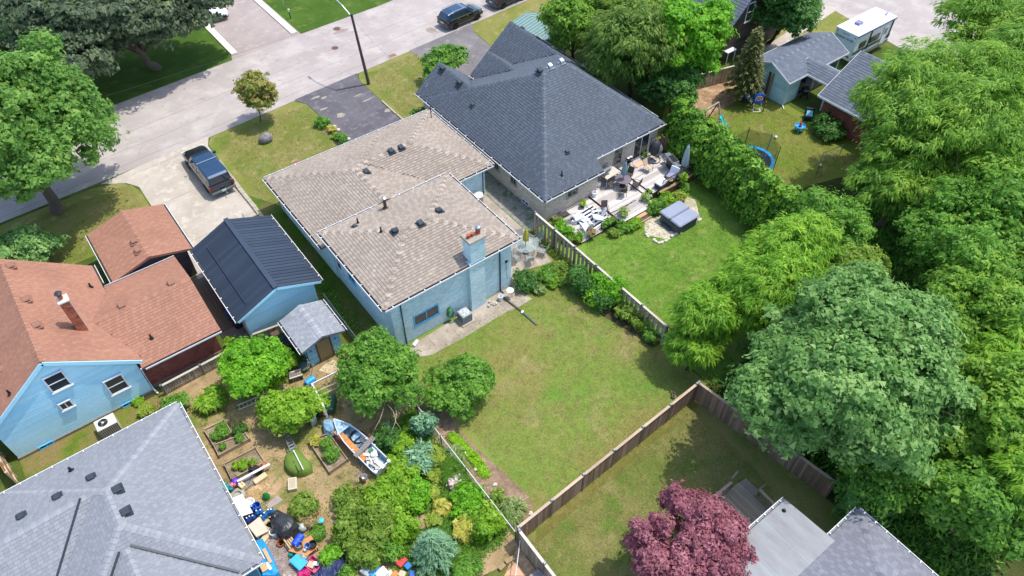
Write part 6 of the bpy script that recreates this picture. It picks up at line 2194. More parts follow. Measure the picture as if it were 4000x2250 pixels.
MB().rbox((17.9,5.5,.98),(1.1,.6,.8),.04).top('storage_box',M('dark_lid','#5c5359',.6,'#4d454b',4),'dark storage chest on the deck beside the purple tree','chest')

# ---------------------------------------------------------------- cluttered yard
bed_wood = tone_mat('bed_wood',['#8a7966','#9c8a75','#ad9b85'],.9,14,.12)
bed_soil = ground_mat('bed_soil',['#8d7f68',('#77694f',1.5,.5,.1),('#9c9078',3,.58,.08)],fine=.3,bump=.5)
BEDS = []


def raised_bed(label,cs,z=.3,group='timber raised beds'):
    cs = [V(c[0],c[1],0) for c in cs]
    o = sum(cs,V(0,0,0))/4
    t = thing('raised_bed',label,'raised bed',o,group=group)
    for i in range(4):
        a,b = cs[i],cs[(i+1) % 4]
        d = (b - a).normalized()
        for k in range(2):
            MB().beam(a+V(0,0,z*(.25+.5*k)),b - d*.045+V(0,0,z*(.25+.5*k)),.045,z*.48).build('board',bed_wood,t,tone=rnd.random())
        MB().box(a+V(0,0,z/2+.02),(.08,.08,z+.04),math.atan2(d.y,d.x)).build('post',bed_wood,t,tone=.2)
    ins = [o+(c - o)*.96 for c in cs]
    mesh_obj('soil',[(p.x,p.y,z*.6) for p in ins],[(0,1,2,3)],bed_soil,t)
    BEDS.append((t,cs,z))
    return t


raised_bed('raised bed with feathery green carrots at the yard edge',[(-0.66,27.23,0.30),(0.49,27.30,0.30),(0.47,28.36,0.30),(-0.71,28.43,0.30)])
raised_bed('raised bed with scattered seedlings beside the carrot bed',[(-0.67,26.34,0.30),(1.12,26.30,0.30),(1.10,26.75,0.30),(-0.65,27.15,0.30)])
raised_bed('raised bed with pepper plants next to the white pipe',[(-0.68,24.52,0.30),(1.19,24.40,0.30),(1.17,25.56,0.30),(-0.65,25.65,0.30)])
raised_bed('raised bed with bushy tomato plants beside the boat',[(3.78,21.67,0.30),(4.94,21.76,0.30),(4.91,23.87,0.30),(3.76,24.15,0.30)])

# aluminium boat full of timber
bow = V((5.48,24.14,0.85))
sl,sr = V((5.69,19.85,0.70)),V((6.65,20.03,0.70))
st = (sl+sr)/2
ax = (bow - st)
L = ax.length
rz = math.atan2(ax.y,ax.x) - PI/2
mid = (bow+st)/2
bt = thing('boat','old pale blue aluminium boat loaded with planks and junk','boat',(mid.x,mid.y,0),rz,local=True)
Wd = (sl - sr).length/2
hull = M('boat_blue','#8fb0c4',.5,'#c4d3dc',4,metal=.2,contrast=.15)
inner = M('boat_inner','#6d93ab',.6,'#a9c0cd',6,contrast=.12)
secs = []
for k in range(9):
    f = k/8
    y = -L/2+L*f
    w = Wd*(1.05 if f < .5 else 1.05*(1 - ((f - .5)/.5) ** 2.2))+.02
    zk = .12+.3*max(0,f - .6) ** 1.2
    zt = .7+.18*f
    secs.append((y,w,zk,zt))
vs,fs = [],[]
for y,w,zk,zt in secs:
    vs += [(-w,y,zt),(-w*.85,y,zk+.12),(0,y,zk),(w*.85,y,zk+.12),(w,y,zt),(w - .04,y,zt),(w*.8,y,zk+.17),(0,y,zk+.08),(-w*.8,y,zk+.17),(-w+.04,y,zt)]
mi = []
for k in range(8):
    for j in range(10):
        a,b = k*10+j,k*10+(j+1) % 10
        fs.append((a,b,b+10,a+10))
        mi.append(1 if 4 < j < 9 else 0)
fs.append((0,1,2,3,4,5,6,7,8,9))
mi.append(0)
mesh_obj('hull',vs,fs,[hull,inner],bt,mats=mi)
for s_ in (-1,1):
    MB().tube([(s_*w,y,zt+.01) for y,w,zk,zt in secs],.035,6).build('gunwale',M('gunwale','#dfe4ea',.4,'#c9d0d8',5,metal=.3),bt)
MB().box((0,-L/2,.5),(Wd*1.9,.06,.5)).build('transom',MATS['gunwale'],bt)
for f,zz in ((.32,.5),(.62,.55)):
    MB().box((0,-L/2+L*f,zz),(Wd*1.8,.28,.05)).build('thwart',inner,bt)
for s_ in (-1,1):
    MB().box((s_*Wd*.95,-L/2 - .02,.78),(.14,.18,.12)).build('stern_handle',white_plastic,bt)
    MB().box((s_*(Wd+.02),-.2,.83),(.14,.1,.06)).build('oarlock',M('oarlock','#c9bdb4',.6),bt)
MB().add([(-.5,L/2 - 1.0,.86),(.5,L/2 - 1.0,.86),(0.0,L/2 - .02,.92),(-.5,L/2 - 1.0,.84),(.5,L/2 - 1.0,.84),(0,L/2 - .02,.89)],[(0,1,2),(5,4,3),(0,3,4,1),(1,4,5,2),(2,5,3,0)]).build('foredeck',inner,bt)


def on_boat(x,y,z):
    c,s_ = math.cos(rz),math.sin(rz)
    return (mid.x+x*c - y*s_,mid.y+x*s_+y*c,z)


osb = M('orange_board','#c98a4a',.85,'#a86c35',5,contrast=.15)
MB().box(on_boat(-.35,.2,.72),(.36,2.7,.03),rz - .02).top('board',osb,'long orange brown board lying along the boat','board','boards in the boat')
MB().box(on_boat(.1,-.5,.8),(1.5,.3,.05),rz+.12).top('board',M('grey_plank','#87807a',.9,'#6f6862',6),'weathered grey plank lying across the boat','board','boards in the boat')
q = random.Random(4)
MB().box(on_boat(-.42,.3,.6),(.2,1.9,.08),rz+.08).top('tarp_strip',M('dark_red','#7d2436',.6),'dark red tarp strip under the boards in the boat','tarp')
MB().tube([on_boat(.25+.38*math.cos(a),.35+.42*math.sin(a),.66) for a in [i*PI/9 for i in range(18)]],.06,7,True).top('tyre',tyre_m,'black tyre lying in the boat','tyre')
for i in range(14):
    x,y = q.uniform(-.35,.45),q.uniform(-1.9,-.8)
    MB().box(on_boat(x,y,.55+.02*i),(q.uniform(.06,.25),q.uniform(.3,.9),.03),rz+q.uniform(-.8,.8)).top('offcut',M('pale_offcut_%d' % (i % 3),('#d9d4cc','#bcb2a4','#c9c4bd')[i % 3],.8),'pale timber offcut piled in the boat stern','offcut','offcuts in the boat stern')
MB().blob(on_boat(.1,-1.25,.85),(.17,.16,.16),10,6,.08,3).top('sack',white_plastic,'small white sack on the offcuts in the boat','sack',smooth=True)
MB().box(on_boat(.25,-.85,.62),(.25,.2,.1),rz).top('green_box',M('green_box','#2f7d55',.6),'small green box beside the plank in the boat','box')
for i in range(4):
    a = on_boat(.1+.1*i,.15,.72)
    b = on_boat(.3+.1*i,-.3 - .1*i,.74)
    MB().cyl(a,b,.02,n=6).top('frame_tube',galv,'thin silver tube of a frame lying in the boat','tube','frame tubes in the boat')
# tarp bag by the bow
p = (5.13,24.12,0.30)
MB().blob((p[0],p[1],.35),(.4,.55,.38),12,7,.15,5,.2).top('tarp_bundle',M('pale_blue_tarp','#93b3c7',.5,'#6e94ab',5),'pale blue tarp bundle at the boat bow','tarp',smooth=False)

# turf-covered mound with pole and step ladder
c = (2.59,22.99,0.30)
t = thing('covered_mound','teardrop shaped pile covered with green artificial turf','covered pile',(c[0],c[1],0))
turf = M('artificial_turf','#6b8436',.95,'#5a722b',9,bump=.3)
OUT = [(2.62,24.21,0),(3.01,24.08,0),(3.13,23.51,0),(3.22,22.77,0),(3.07,22.32,0),(2.64,22.35,0),(2.20,22.58,0),(1.98,22.95,0),(1.92,23.50,0),(2.20,24.01,0)]
vs,fs = [],[]
k = len(OUT)
for f,zz in ((1.0,.02),(.97,.3),(.85,.55),(.5,.62),(.15,.7)):
    vs += [(c[0]+(p[0] - c[0])*f,c[1]+(p[1] - c[1])*f,zz+.04*math.sin(3*i)) for i,p in enumerate(OUT)]
for j in range(4):
    for i in range(k):
        fs.append((j*k+i,j*k+(i+1) % k,(j+1)*k+(i+1) % k,(j+1)*k+i))
fs.append(tuple(range(4*k,5*k)))
fs = [f[::-1] for f in fs]
o = mesh_obj('turf_cover',vs,fs,turf,t,smooth=True)
MB().tube([(2.55,23.77,0.55),(2.49,23.11,0.68),(2.47,22.49,0.66)],.06,6).build('fold',turf,t,smooth=True)
MB().cyl((2.76,23.78,0.75),(2.66,22.35,0.80),.028,n=7).top('pole',white_plastic,'white and blue pole lying on the turf covered pile','pole')
a0,a1 = V((2.80,25.23,0.50)),V((2.61,23.92,0.60))
b0,b1 = V((3.05,25.15,0.50)),V((2.97,23.88,0.60))
t = thing('step_ladder','silver step ladder lying flat at the turf pile','ladder',(a0.x,a0.y,0))
for a,b in ((a0,a1),(b0,b1)):
    MB().beam(a,b,.05,.09).build('side_rail',galv,t)
for i in range(6):
    f = (i+.3)/6
    MB().beam(a0+(a1 - a0)*f,b0+(b1 - b0)*f,.1,.03).build('tread',galv,t)
MB().beam(a0 - V(0,0,.3),a1 - V(0,0,.4),.04,.05).beam(b0 - V(0,0,.3),b1 - V(0,0,.4),.04,.05).build('rear_frame',galv,t)
# long ladder on the grass
A,B = V((1.45,28.95,0.10)),V((4.41,28.60,0.10))
C_,D_ = V((1.41,28.61,0.10)),V((4.29,28.27,0.10))
t = thing('ladder','long pale wooden ladder lying on the grass under the shrubs','ladder',(A.x,A.y,0))
lw_ = M('ladder_wood','#d5cbb8',.8,'#c1b7a3',6)
for a,b in ((A,B),(C_,D_)):
    MB().beam(a,b,.05,.07).build('side_rail',lw_,t)
for i in range(12):
    f = (i+.4)/12
    MB().cyl(A+(B - A)*f,C_+(D_ - C_)*f,.02,n=6).build('rung',lw_,t)

# small junk ------------------------------------------------------------
def jug(p,c,label,group='water jugs by the paving',s=1.0):
    t = thing('water_jug',label,'water jug',(p[0],p[1],0),group=group,local=True)
    MB().lathe((0,0,0),[(.12*s,0),(.135*s,.05),(.13*s,.12),(.135*s,.3*s),(.12*s,.36*s),(.035*s,.43*s),(.035*s,.48*s)],14).build('bottle',c,t,smooth=True)
    MB().lathe((0,0,.48*s),[(.038,0),(.038,.04)],10).build('cap',white_plastic,t)


jug_b = M('jug_blue','#2c74b4',.2,'#235f97',5,spec=.7)
jug_d = M('jug_dark_blue','#2a4f9a',.25,'#21407f',5)
for i,p in enumerate(((-0.37,21.86,0.20),(-0.18,21.77,0.20),(-0.09,21.49,0.20),(-0.29,21.45,0.20),(0.15,21.54,0.20),(0.28,21.46,0.20),(-0.94,21.79,0.20),(-0.79,21.79,0.20),(-0.64,21.72,0.20))):
    jug(p,jug_b if i < 6 else jug_d,'blue water jug with white cap standing among its kind' if i < 6 else 'dark blue water jug beside the white table','water jugs by the paving' if i < 6 else 'dark water jugs by the white table')


def barrel(label,p,r,h,mat,rz_=0,lying=None,name='barrel',n=20,ribs=True):
    prof = [(r*.9,0),(r,h*.06),(r,h*.3),(r*1.04,h*.33),(r,h*.36),(r,h*.64),(r*1.04,h*.67),(r,h*.7),(r,h*.94),(r*.9,h),(r*.8,h*.985)] if ribs else [(r*.85,0),(r,h*.9),(r*1.06,h*.9),(r*1.06,h),(r*.9,h),(r*.75,.04)]
    t = thing(name,label,name.replace('_',' '),(p[0],p[1],p[2] if len(p) > 2 and lying is None else 0),rz_,local=True)
    o = MB().lathe((0,0,0),prof,n).build('drum' if ribs else 'pail',mat,t,smooth=False)
    if lying is not None:
        o.matrix_local = Matrix.Translation((0,0,r)) @ Matrix.Rotation(PI/2,4,'Y') @ Matrix.Translation((0,0,-h/2))
    return t


royal2 = M('barrel_blue','#1f5fb5',.4,'#194f9a',4)
sky_b = M('barrel_sky','#3aa3e6',.4,'#2b90d2',4)
barrel('sky blue barrel lying by the white timber frame',(5.72,27.86,0.30),.22,.62,sky_b,math.radians(8),True)
barrel('royal blue barrel between garage and rust roofed house',(4.0,35.6),.32,.9,royal2)
barrel('second blue barrel beside the garage wall',(4.05,34.75),.3,.85,M('barrel_navy','#22324f',.4))
barrel('blue tub with leaves at the brick wing corner',(2.95,33.15),.3,.55,royal2,name='tub',ribs=False)
barrel('black barrel lying against the blue garage',(4.0,36.6),.3,.8,M('barrel_grey','#6b675f',.6))
barrel('dark green barrel lying in the shrubs behind the boat',(7.66,22.12,0.40),.3,.7,M('barrel_green','#3d5a55',.5,'#33504b',4),.5,True)
barrel('white bucket beside the black covered barbecue',(-0.16,20.31,0),.19,.42,white_plastic,name='bucket',ribs=False)
barrel('blue bucket full of bottles at the end of the white table',(-0.24,22.09,0.20),.2,.4,royal2,name='bucket',ribs=False)
barrel('small blue pail beside the bottles',(-0.46,22.14,0.20),.17,.35,M('pail_blue','#3b53b8',.4),name='bucket',ribs=False)
barrel('grey pot standing on the plywood sheet',(0.59,18.68,0.50),.18,.3,M('pot_grey','#7d7a76',.6),name='plant_tub',ribs=False)
barrel('black pot at the edge of the plywood sheet',(1.16,18.33,0.50),.2,.25,blackpipe,name='plant_tub',ribs=False)
barrel('blue round pot on the plywood sheet',(0.91,18.39,0.50),.14,.3,M('pot_blue','#3d78b8',.3),name='plant_tub',ribs=False)
barrel('terracotta bowl with red flowers by the bench slats',(-0.09,19.66,0),.2,.22,copper,name='plant_tub',ribs=False)
barrel('silver pail hanging by the antler stump',(5.12,20.11,0.30),.16,.3,galv,name='bucket',ribs=False)
barrel('white rimmed round tub with dark soil beside the white table',(-0.47,22.52,0.20),.26,.3,white_plastic,name='tub',ribs=False)
p = (0.39,22.50,0.20)
t = thing('green_canister','shiny green dome lidded canister on the bare soil','canister',(p[0],p[1],0),local=True)
gj = M('green_glass','#15783c',.15,'#0f6331',4)
MB().lathe((0,0,0),[(.16,0),(.2,.06),(.2,.22),(.15,.34),(.06,.4),(.05,.46)],16).build('body',gj,t,smooth=True)
MB().tube([(.2,0,.15),(.24,0,.25),(.17,0,.33)],.012,5).build('handle',white_plastic,t)
# beige ribbed box
a = (1.84,22.28,0.20)
t = thing('window_air_conditioner','old beige window air conditioner lying on the ground','air conditioner',(a[0],a[1],0),math.radians(-25),local=True)
MB().rbox((0,0,.15),(.48,.72,.3),.04).build('casing',M('ac_cream','#cfc3a9',.6,'#bcb095',5),t)
for k in range(9):
    MB().box((0,-.26+k*.065,.305),(.36,.025,.012)).build('louvre',M('louvre','#9b9079',.7),t)
# white pipe and orange tiller
MB().cyl((-0.49,24.05,0.50),(1.35,23.96,0.50),.07,n=10).top('white_pipe',white_plastic,'long white plastic pipe lying across the orange tiller','pipe')
p = (0.59,24.30,0.30)
t = thing('tiller','orange garden tiller half under the white pipe','tiller',(p[0],p[1],0),.5,local=True)
org = M('orange_paint','#e0762f',.5,'#c76322',5)
MB().rbox((0,0,.32),(.4,.32,.22),.04).build('engine',blackpipe,t)
MB().rbox((.1,.05,.36),(.22,.34,.12),.04).build('cover',org,t)
for s_ in (-1,1):
    o = MB().lathe((0,0,0),[(.19,-.05),(.2,.05)],16).build('wheel',tyre_m,t)
    o.matrix_local = Matrix.Translation((-.05,s_*.28,.2)) @ Matrix.Rotation(PI/2,4,'X')
    MB().tube([(-.1,s_*.12,.4),(-.5,s_*.2,.55),(-.75,s_*.22,.5)],.018,5).build('handle',blackpipe,t)
MB().box((.35,-.3,.25),(.45,.12,.05),.4).box((.4,-.05,.18),(.3,.1,.05),-.3).build('shield',org,t)
for i,(cx,cy,w,h) in enumerate(((1070,880,.75,.32),(900,930,1.1,.55))):
    p = ((0.59,23.70,0.15),(0.00,23.92,0.05))[i]
    MB().rbox((p[0],p[1],.12 - .06*i),(w,h,.18 - .1*i),.03,.1).top('timber_block',(M('pale_block','#d2bf98',.8,'#bda983',5),MATS['grey_plank'])[i],('pale timber block beside the tiller','grey plank lying under the white pipe')[i],'timber')
p = (-0.39,23.83,0.20)
t = thing('jerry_can','beige plastic jerry can by the yard path','jerry can',(p[0],p[1],0),.3,local=True)
MB().rbox((0,0,.2),(.3,.38,.4),.05).build('can',M('can_beige','#d9c69a',.5,'#c8b486',5),t)
MB().lathe((-.05,.1,.4),[(.06,0),(.05,.08)],10).build('cap',white_plastic,t)
MB().tube([(.05,-.12,.4),(.05,-.08,.46),(.05,.05,.46),(.05,.08,.4)],.018,5).build('handle',MATS['can_beige'],t)
p = (-0.69,24.13,0.30)
t = thing('wire_basket','wire cart basket heaped with purple and pink plastic','basket',(p[0],p[1],0),.35,local=True)
for s_ in (-1,1):
    MB().tube([(-.35,s_*.25,.5),(.35,s_*.25,.5)],.014,5).build('rim',blackpipe,t)
    MB().tube([(s_*.35,-.25,.5),(s_*.35,.25,.5)],.014,5).build('rim',blackpipe,t)
for k in range(6):
    MB().tube([(-.35+k*.14,-.25,.5),(-.3+k*.12,-.22,.1),(-.3+k*.12,.22,.1),(-.35+k*.14,.25,.5)],.008,4).build('wire',blackpipe,t)
for i,(dx,dy,cl,s_) in enumerate(((.1,.05,'#6b3fc4',.2),(-.12,-.05,'#d987a6',.15),(.0,-.15,'#e8734c',.1),(.22,-.08,'#5b34ad',.14))):
    MB().blob((p[0]+dx,p[1]+dy,.42),(s_,s_,.13),9,6,.12,i).top('plastic_toy',M('toy_%d' % i,cl,.4),('large purple','pink','orange','small purple')[i]+' plastic toy in the wire basket','toy','toys in the wire basket',smooth=True)
p = (-1.08,24.24,0.30)
MB().box((p[0],p[1],.35),(.35,.9,.05),.6,ry=.3).top('teal_sheet',M('teal_plastic','#1fae9d',.4,'#17978a',4),'teal ribbed plastic panel under the grey eave','panel')
p = (-0.83,23.51,0.20)
MB().lathe((p[0],p[1],0),[(.2,.0),(.42,.05),(.44,.12),(.42,.2),(.24,.22),(.2,.1)],22).top('grindstone',M('grey_stone_wheel','#a9a498',.9,'#948f83',6),'round grey stone wheel leaning near the white table','stone wheel')
# white sheet-topped table
cs = [(-1.12,23.15,0.70),(-0.57,23.04,0.70),(-0.55,21.74,0.70),(-1.10,21.89,0.70)]
o = sum((V(p) for p in cs),V(0,0,0))/4
t = thing('white_table','long white topped table against the grey roofed house','table',(o.x,o.y,0))
MB().prism([(p[0],p[1]) for p in cs],.68,.73).build('table_top',white_plastic,t)
for p in cs:
    e = o+(V(p) - o)*.85
    MB().cyl((e.x,e.y,0),(e.x,e.y,.68),.025,n=6).build('leg',galv,t)
# slab table, blue tarp, paving
cs = [(-1.07,21.38,0.45),(-0.36,21.48,0.45),(-0.34,20.47,0.45),(-0.96,20.54,0.45)]
o = sum((V(p) for p in cs),V(0,0,0))/4
t = thing('slab_table','wide beige slab table beside the blue tarp','table',(o.x,o.y,0))
MB().prism([(p[0],p[1]) for p in cs],.38,.45).build('table_top',M('slab_beige','#d3c0ab',.8,'#c3b09b',4),t)
for p in cs:
    e = o+(V(p) - o)*.8
    MB().box((e.x,e.y,.19),(.12,.12,.38)).build('leg',MATS['slab_beige'],t)
p = (-0.56,20.43,0.10)
MB().box((p[0],p[1],.1),(.9,.3,.2),.45).top('timber_block',MATS['pale_block'],'pale timber step at the foot of the slab table','timber')
cs = [(-1.06,20.52,0.30),(-0.74,20.41,0.30),(-0.74,19.84,0.30),(-0.75,19.11,0.30),(-0.84,18.22,0.30),(-1.09,18.21,0.30),(-1.57,18.57,0.30),(-1.50,19.18,0.30),(-1.14,19.50,0.30)]
o = sum((V(p) for p in cs),V(0,0,0))/len(cs)
tarp_b = M('blue_tarp','#2f9fe6',.4,'#1c7fcb',5,bump=.4,bscale=9)
q = random.Random(8)
vs,fs = [],[]
k = len(cs)
for f in (1.0,.96,.7,.35):
    for i,p in enumerate(cs):
        vs.append((o.x+(p[0] - o.x)*f,o.y+(p[1] - o.y)*f,{1.0: .02,.96: .3,.7: .36,.35: .34}[f]+q.uniform(-.03,.03)))
for j in range(3):
    for i in range(k):
        fs.append((j*k+i,j*k+(i+1) % k,(j+1)*k+(i+1) % k,(j+1)*k+i))
fs.append(tuple(range(3*k,4*k)))
t = mesh_obj('blue_tarp',vs,fs,tarp_b,None,off=Vector((o.x,o.y,0)))
t.location = (o.x,o.y,0)
tag(t,'crumpled bright blue tarp along the grey roofed house','tarp')
for i,(a,b,w,m_) in enumerate((((-0.93,19.75,0.42),(-0.94,18.86,0.42),.16,M('ply_strip','#d2a873',.8)),((-1.12,19.00,0.42),(-1.08,18.55,0.42),.14,white_plastic),((-1.31,19.06,0.42),(-1.32,18.65,0.42),.3,MATS['ply_strip']))):
    MB().beam(a,b,w,.04).top('plank',m_,('long plywood strip on the blue tarp','white strip on the blue tarp','short plywood piece on the blue tarp')[i],'plank')
# interlocking paving
pav = tone_mat('paver',['#8a7a76','#96867f','#a1928a','#7d6e6c'],.9,20,.15)
t = S(sheet('paving',[(-0.71,20.32,0),(-0.09,20.13,0),(0.23,19.09,0),(-0.09,18.21,0),(-0.02,17.53,0),(-0.94,18.24,0)],.014,M('paver_bed','#c3b8ac',.95)))
p0 = V((-0.52,19.14,0))
poly = [(-1.3,-2.0),(1.3,-2.0),(1.3,1.8),(-1.3,1.8)]
POLY = [(-0.71,20.32,0),(-0.09,20.13,0),(0.23,19.09,0),(-0.09,18.21,0),(-0.02,17.53,0),(-0.94,18.24,0)]
for i in range(-14,15):
    for j in range(-16,17):
        x,y = p0.x+i*.215,p0.y+j*.125+(.06 if i % 2 else 0)
        if any(a < x < b for a,b in spans([(p[0],p[1]) for p in POLY],y)):
            MB().box((x,y,.02),(.2,.112,.04)).build('paver',pav,t,tone=rnd.random())
for i,(cx,cy) in enumerate(((640,620),(700,590),(680,680),(740,640),(620,700),(720,740))):
    pass
for i,p in enumerate(((-0.18,21.28,0),(-0.07,20.99,0),(-0.24,20.98,0),(0.14,20.99,0),(0.18,21.28,0))):
    S(MB().box((p[0],p[1],.025),(.42,.3,.05),.35).build('flagstone',M('flagstone','#c0b09b',.9,'#ab9b86',5)))
for i,cs in enumerate(([(-0.37,23.54,0),(0.81,23.49,0),(0.87,22.45,0),(-0.07,22.40,0),(-0.43,22.96,0)],[(0.15,22.14,0),(0.91,22.28,0),(1.04,21.82,0),(0.20,21.82,0)])):
    S(sheet('flagstone',cs,.03,(ground_mat('sand_slab',['#b3946f',('#9d7f5c',1.2,.5,.1),('#c4a884',2,.58,.08)],fine=.2,bump=.3),M('grey_slab','#a3968e',.9,'#8f837c',2))[i]))
# covered barbecue, sacks, bench
p = (0.45,20.16,0)
t = thing('covered_barbecue','barbecue under a crumpled black cover on the paving','grill',(p[0],p[1],0),math.radians(20),local=True)
cov_b = M('black_cover','#26282b',.35,'#34373b',4,bump=.5,bscale=7)
vs,fs = [],[]
q = random.Random(12)
n = 20
for zz,rx,ry in ((0.02,.62,.85),(.35,.6,.82),(.8,.56,.78),(1.02,.48,.62),(1.12,.25,.35)):
    for i in range(n):
        a = 2*PI*i/n
        e = (abs(math.cos(a)) ** 4+abs(math.sin(a)) ** 4) ** -.25
        k_ = 1+q.uniform(-.07,.07)
        vs.append((rx*.85*e*math.cos(a)*k_,ry*.85*e*math.sin(a)*k_,zz+q.uniform(-.02,.02)))
for j in range(4):
    for i in range(n):
        fs.append((j*n+i,j*n+(i+1) % n,(j+1)*n+(i+1) % n,(j+1)*n+i))
fs.append(tuple(range(4*n,5*n)))
mesh_obj('cover',vs,fs,cov_b,t)
MB().box((0,0,.3),(.9,1.2,.5)).build('grill_body',blackpipe,t)
p = (0.36,21.03,0.20)
MB().blob((p[0],p[1],.28),(.33,.34,.32),12,7,.12,7,.2).top('bin_bag',cov_b,'black bin bag beside the covered barbecue','bag')
A,B = V((0.07,20.17,0.42)),V((0.16,18.92,0.42))
t = thing('slatted_bench','pale slatted bench in front of the covered barbecue','bench',(A.x,A.y,0))
d = (B - A).normalized()
nrm = V(-d.y,d.x,0)
for k in range(4):
    MB().beam(A+nrm*(.11*k),B+nrm*(.11*k),.08,.035).build('slat',M('bench_slat','#c3aa86',.8,'#a98f6c',5),t)
for f in (.08,.92):
    c = A+(B - A)*f
    MB().beam(c+V(0,0,-.03),c+nrm*.36+V(0,0,-.03),.06,.05).build('cross_bar',blackpipe,t)
    for s_ in (0,.34):
        e = c+nrm*s_
        MB().box((e.x,e.y,.2),(.05,.05,.4)).build('leg',blackpipe,t)
# plywood on trestles with junk
cs = [(0.02,18.88,0.45),(1.31,18.95,0.45),(1.32,18.15,0.45),(0.64,18.07,0.45)]
o = sum((V(p) for p in cs),V(0,0,0))/4
t = thing('plywood_table','orange plywood sheet on legs covered with pots','table',(o.x,o.y,0))
MB().prism([(p[0],p[1]) for p in cs],.42,.46).build('table_top',M('plywood','#c98f5a',.8,'#b77d4a',4),t)
for p in cs:
    e = o+(V(p) - o)*.85
    MB().box((e.x,e.y,.21),(.06,.06,.42)).build('leg',brown_wood,t)
p = (0.66,18.99,0.60)
barrel('royal blue bin lying on the plywood sheet',(p[0],p[1],0),.2,.62,M('bin_royal','#1b4fd0',.35,'#1745b8',4),math.radians(25),True,name='bin').location.z = .46
p = (0.76,18.36,0.55)
MB().blob((p[0],p[1],.58),.13,10,6,.05,2).top('ball',M('cow_ball','#e6e6e6',.5,'#222222',9,contrast=.03),'black and white ball on the plywood sheet','ball',smooth=True)
p = (1.17,19.69,0.20)
MB().blob((p[0],p[1],.25),(.24,.24,.22),12,7,.1,4,.2).top('clear_bag',M('clear_bag','#b9c2b8',.2,'#8f9a90',9),'round clear plastic bag behind the covered barbecue','bag',smooth=True)
p = (0.95,19.85,0.20)
MB().blob((p[0],p[1],.22),(.2,.2,.22),10,6,.1,4,.2).top('feed_bag',M('pale_blue_bag','#8fb7d6',.4,'#6f9ac0',6),'pale blue bag behind the covered barbecue','bag')
p = (0.09,18.78,0.20)
t = thing('watering_can','teal watering can by the slatted bench','watering can',(p[0],p[1],0),.6,local=True)
tl = M('teal_can','#14907f',.4,'#10796b',4)
MB().lathe((0,0,0),[(.15,0),(.16,.25),(.13,.3)],14).build('can',tl,t)
MB().tube([(.14,0,.08),(.3,0,.3),(.38,0,.36)],[.03,.022,.045],7).build('spout',tl,t)
MB().tube([(-.14,0,.1),(-.25,0,.25),(-.1,0,.36),(.05,0,.3)],.016,5).build('handle',tl,t)


def tote(label,p,rz_,d,mat,lid,z=0.0,group='plastic storage totes'):
    t = thing('storage_tote',label,'tote',(p[0],p[1],z),rz_,group,local=True)
    MB().box((0,0,d[2]/2),(d[0],d[1],d[2])).build('tub',mat,t)
    MB().rbox((0,0,d[2]+.02),(d[0]+.06,d[1]+.06,.05),.06).build('lid',lid,t)
    MB().rbox((0,0,d[2]+.05),(d[0] - .1,d[1] - .1,.02),.05).build('lid_panel',lid,t)


p = (0.19,18.10,0.30)
tote('bright blue storage tote beside the brick paving',p,.25,(.52,.75,.38),royal2,M('lid_sky','#4db4ee',.4,'#3ba2dd',4))
p = (2.99,15.48,0.20)
tote('blue lidded clear tote under the shrubs',p,.3,(.55,.42,.3),M('tote_clear','#cfd8dc',.3),M('lid_blue','#5aa2dd',.4))
p = (2.70,15.70,0.20)
tote('grey clear tote beside the blue lidded one',p,.35,(.42,.5,.3),MATS['tote_clear'],M('lid_grey','#a9b3b8',.4))
p = (3.24,15.12,0.20)
tote('white lidded tote beside the blue lidded one',p,.1,(.5,.42,.3),MATS['tote_clear'],white_plastic)
p = (4.47,14.61,0.20)
tote('small square blue tote in the shade',p,.1,(.26,.26,.35),royal2,M('lid_mid','#2f7fc4',.4))
p = (4.32,15.07,0.10)
MB().rbox((p[0],p[1],.3),(.52,.5,.05),.05,.25).top('red_mat',M('coral_red','#e8424a',.5,'#d2343d',5),'bright red square cushion among the totes','cushion')
p = (3.16,15.90,0.20)
t = thing('black_cabinet','open black cabinet lying under the shrubs','cabinet',(p[0],p[1],0),.15,local=True)
MB().box((0,0,.04),(.75,.6,.06)).box((-.36,0,.2),(.04,.6,.36)).box((.36,0,.2),(.04,.6,.36)).box((0,.29,.2),(.75,.04,.36)).build('shell',blackpipe,t)
MB().box((-.1,-.05,.12),(.12,.45,.05)).build('shelf_strip',MATS['ply_strip'],t)
for i,(p,c,lb,d) in enumerate((((3.48,14.91,0.10),'#d7cfc6','pale cardboard sheet beside the totes',(.5,.4,.04)),((3.76,14.73,0.10),'#d98d4f','orange garden tool heap beside the totes',(.35,.3,.12)),((4.05,14.51,0.10),'#cdb89a','beige carton beside the orange heap',(.3,.35,.2)),((4.43,14.18,0.10),'#3d63b8','blue and white carton in the shade',(.35,.25,.25)),((3.78,16.07,0.10),'#cdb08a','pale wooden stool seat under the shrubs',(.4,.45,.3)))):
    MB().rbox((p[0],p[1],d[2]/2),d,.03,.3*i).top(('sheet','tool_heap','carton','carton','stool')[i],M('junk_%d' % i,c,.7,None,8),lb,('cardboard','tools','carton','carton','stool')[i])
p = (4.62,19.59,0.20)
t = thing('orange_planter','orange wooden planter box with sloped ends','planter',(p[0],p[1],0),math.radians(3),local=True)
ow = M('orange_wood','#c05d33',.7,'#a84d28',5)
for s_ in (-1,1):
    MB().box((0,s_*.14,.16),(.7,.03,.3)).build('side',ow,t)
    MB().box((s_*.34,0,.2),(.03,.3,.4)).build('end',ow,t)
MB().box((0,0,.04),(.66,.26,.03)).build('base',ow,t)
p = (0.73,17.57,0.30)
t = thing('pink_crate','pink crate of mixed things beside the navy tarp','crate',(p[0],p[1],0),.35,local=True)
pk = M('pink_plastic','#d9618f',.5,'#c44f7d',5)
MB().box((0,0,.02),(.6,.75,.03)).build('base',pk,t)
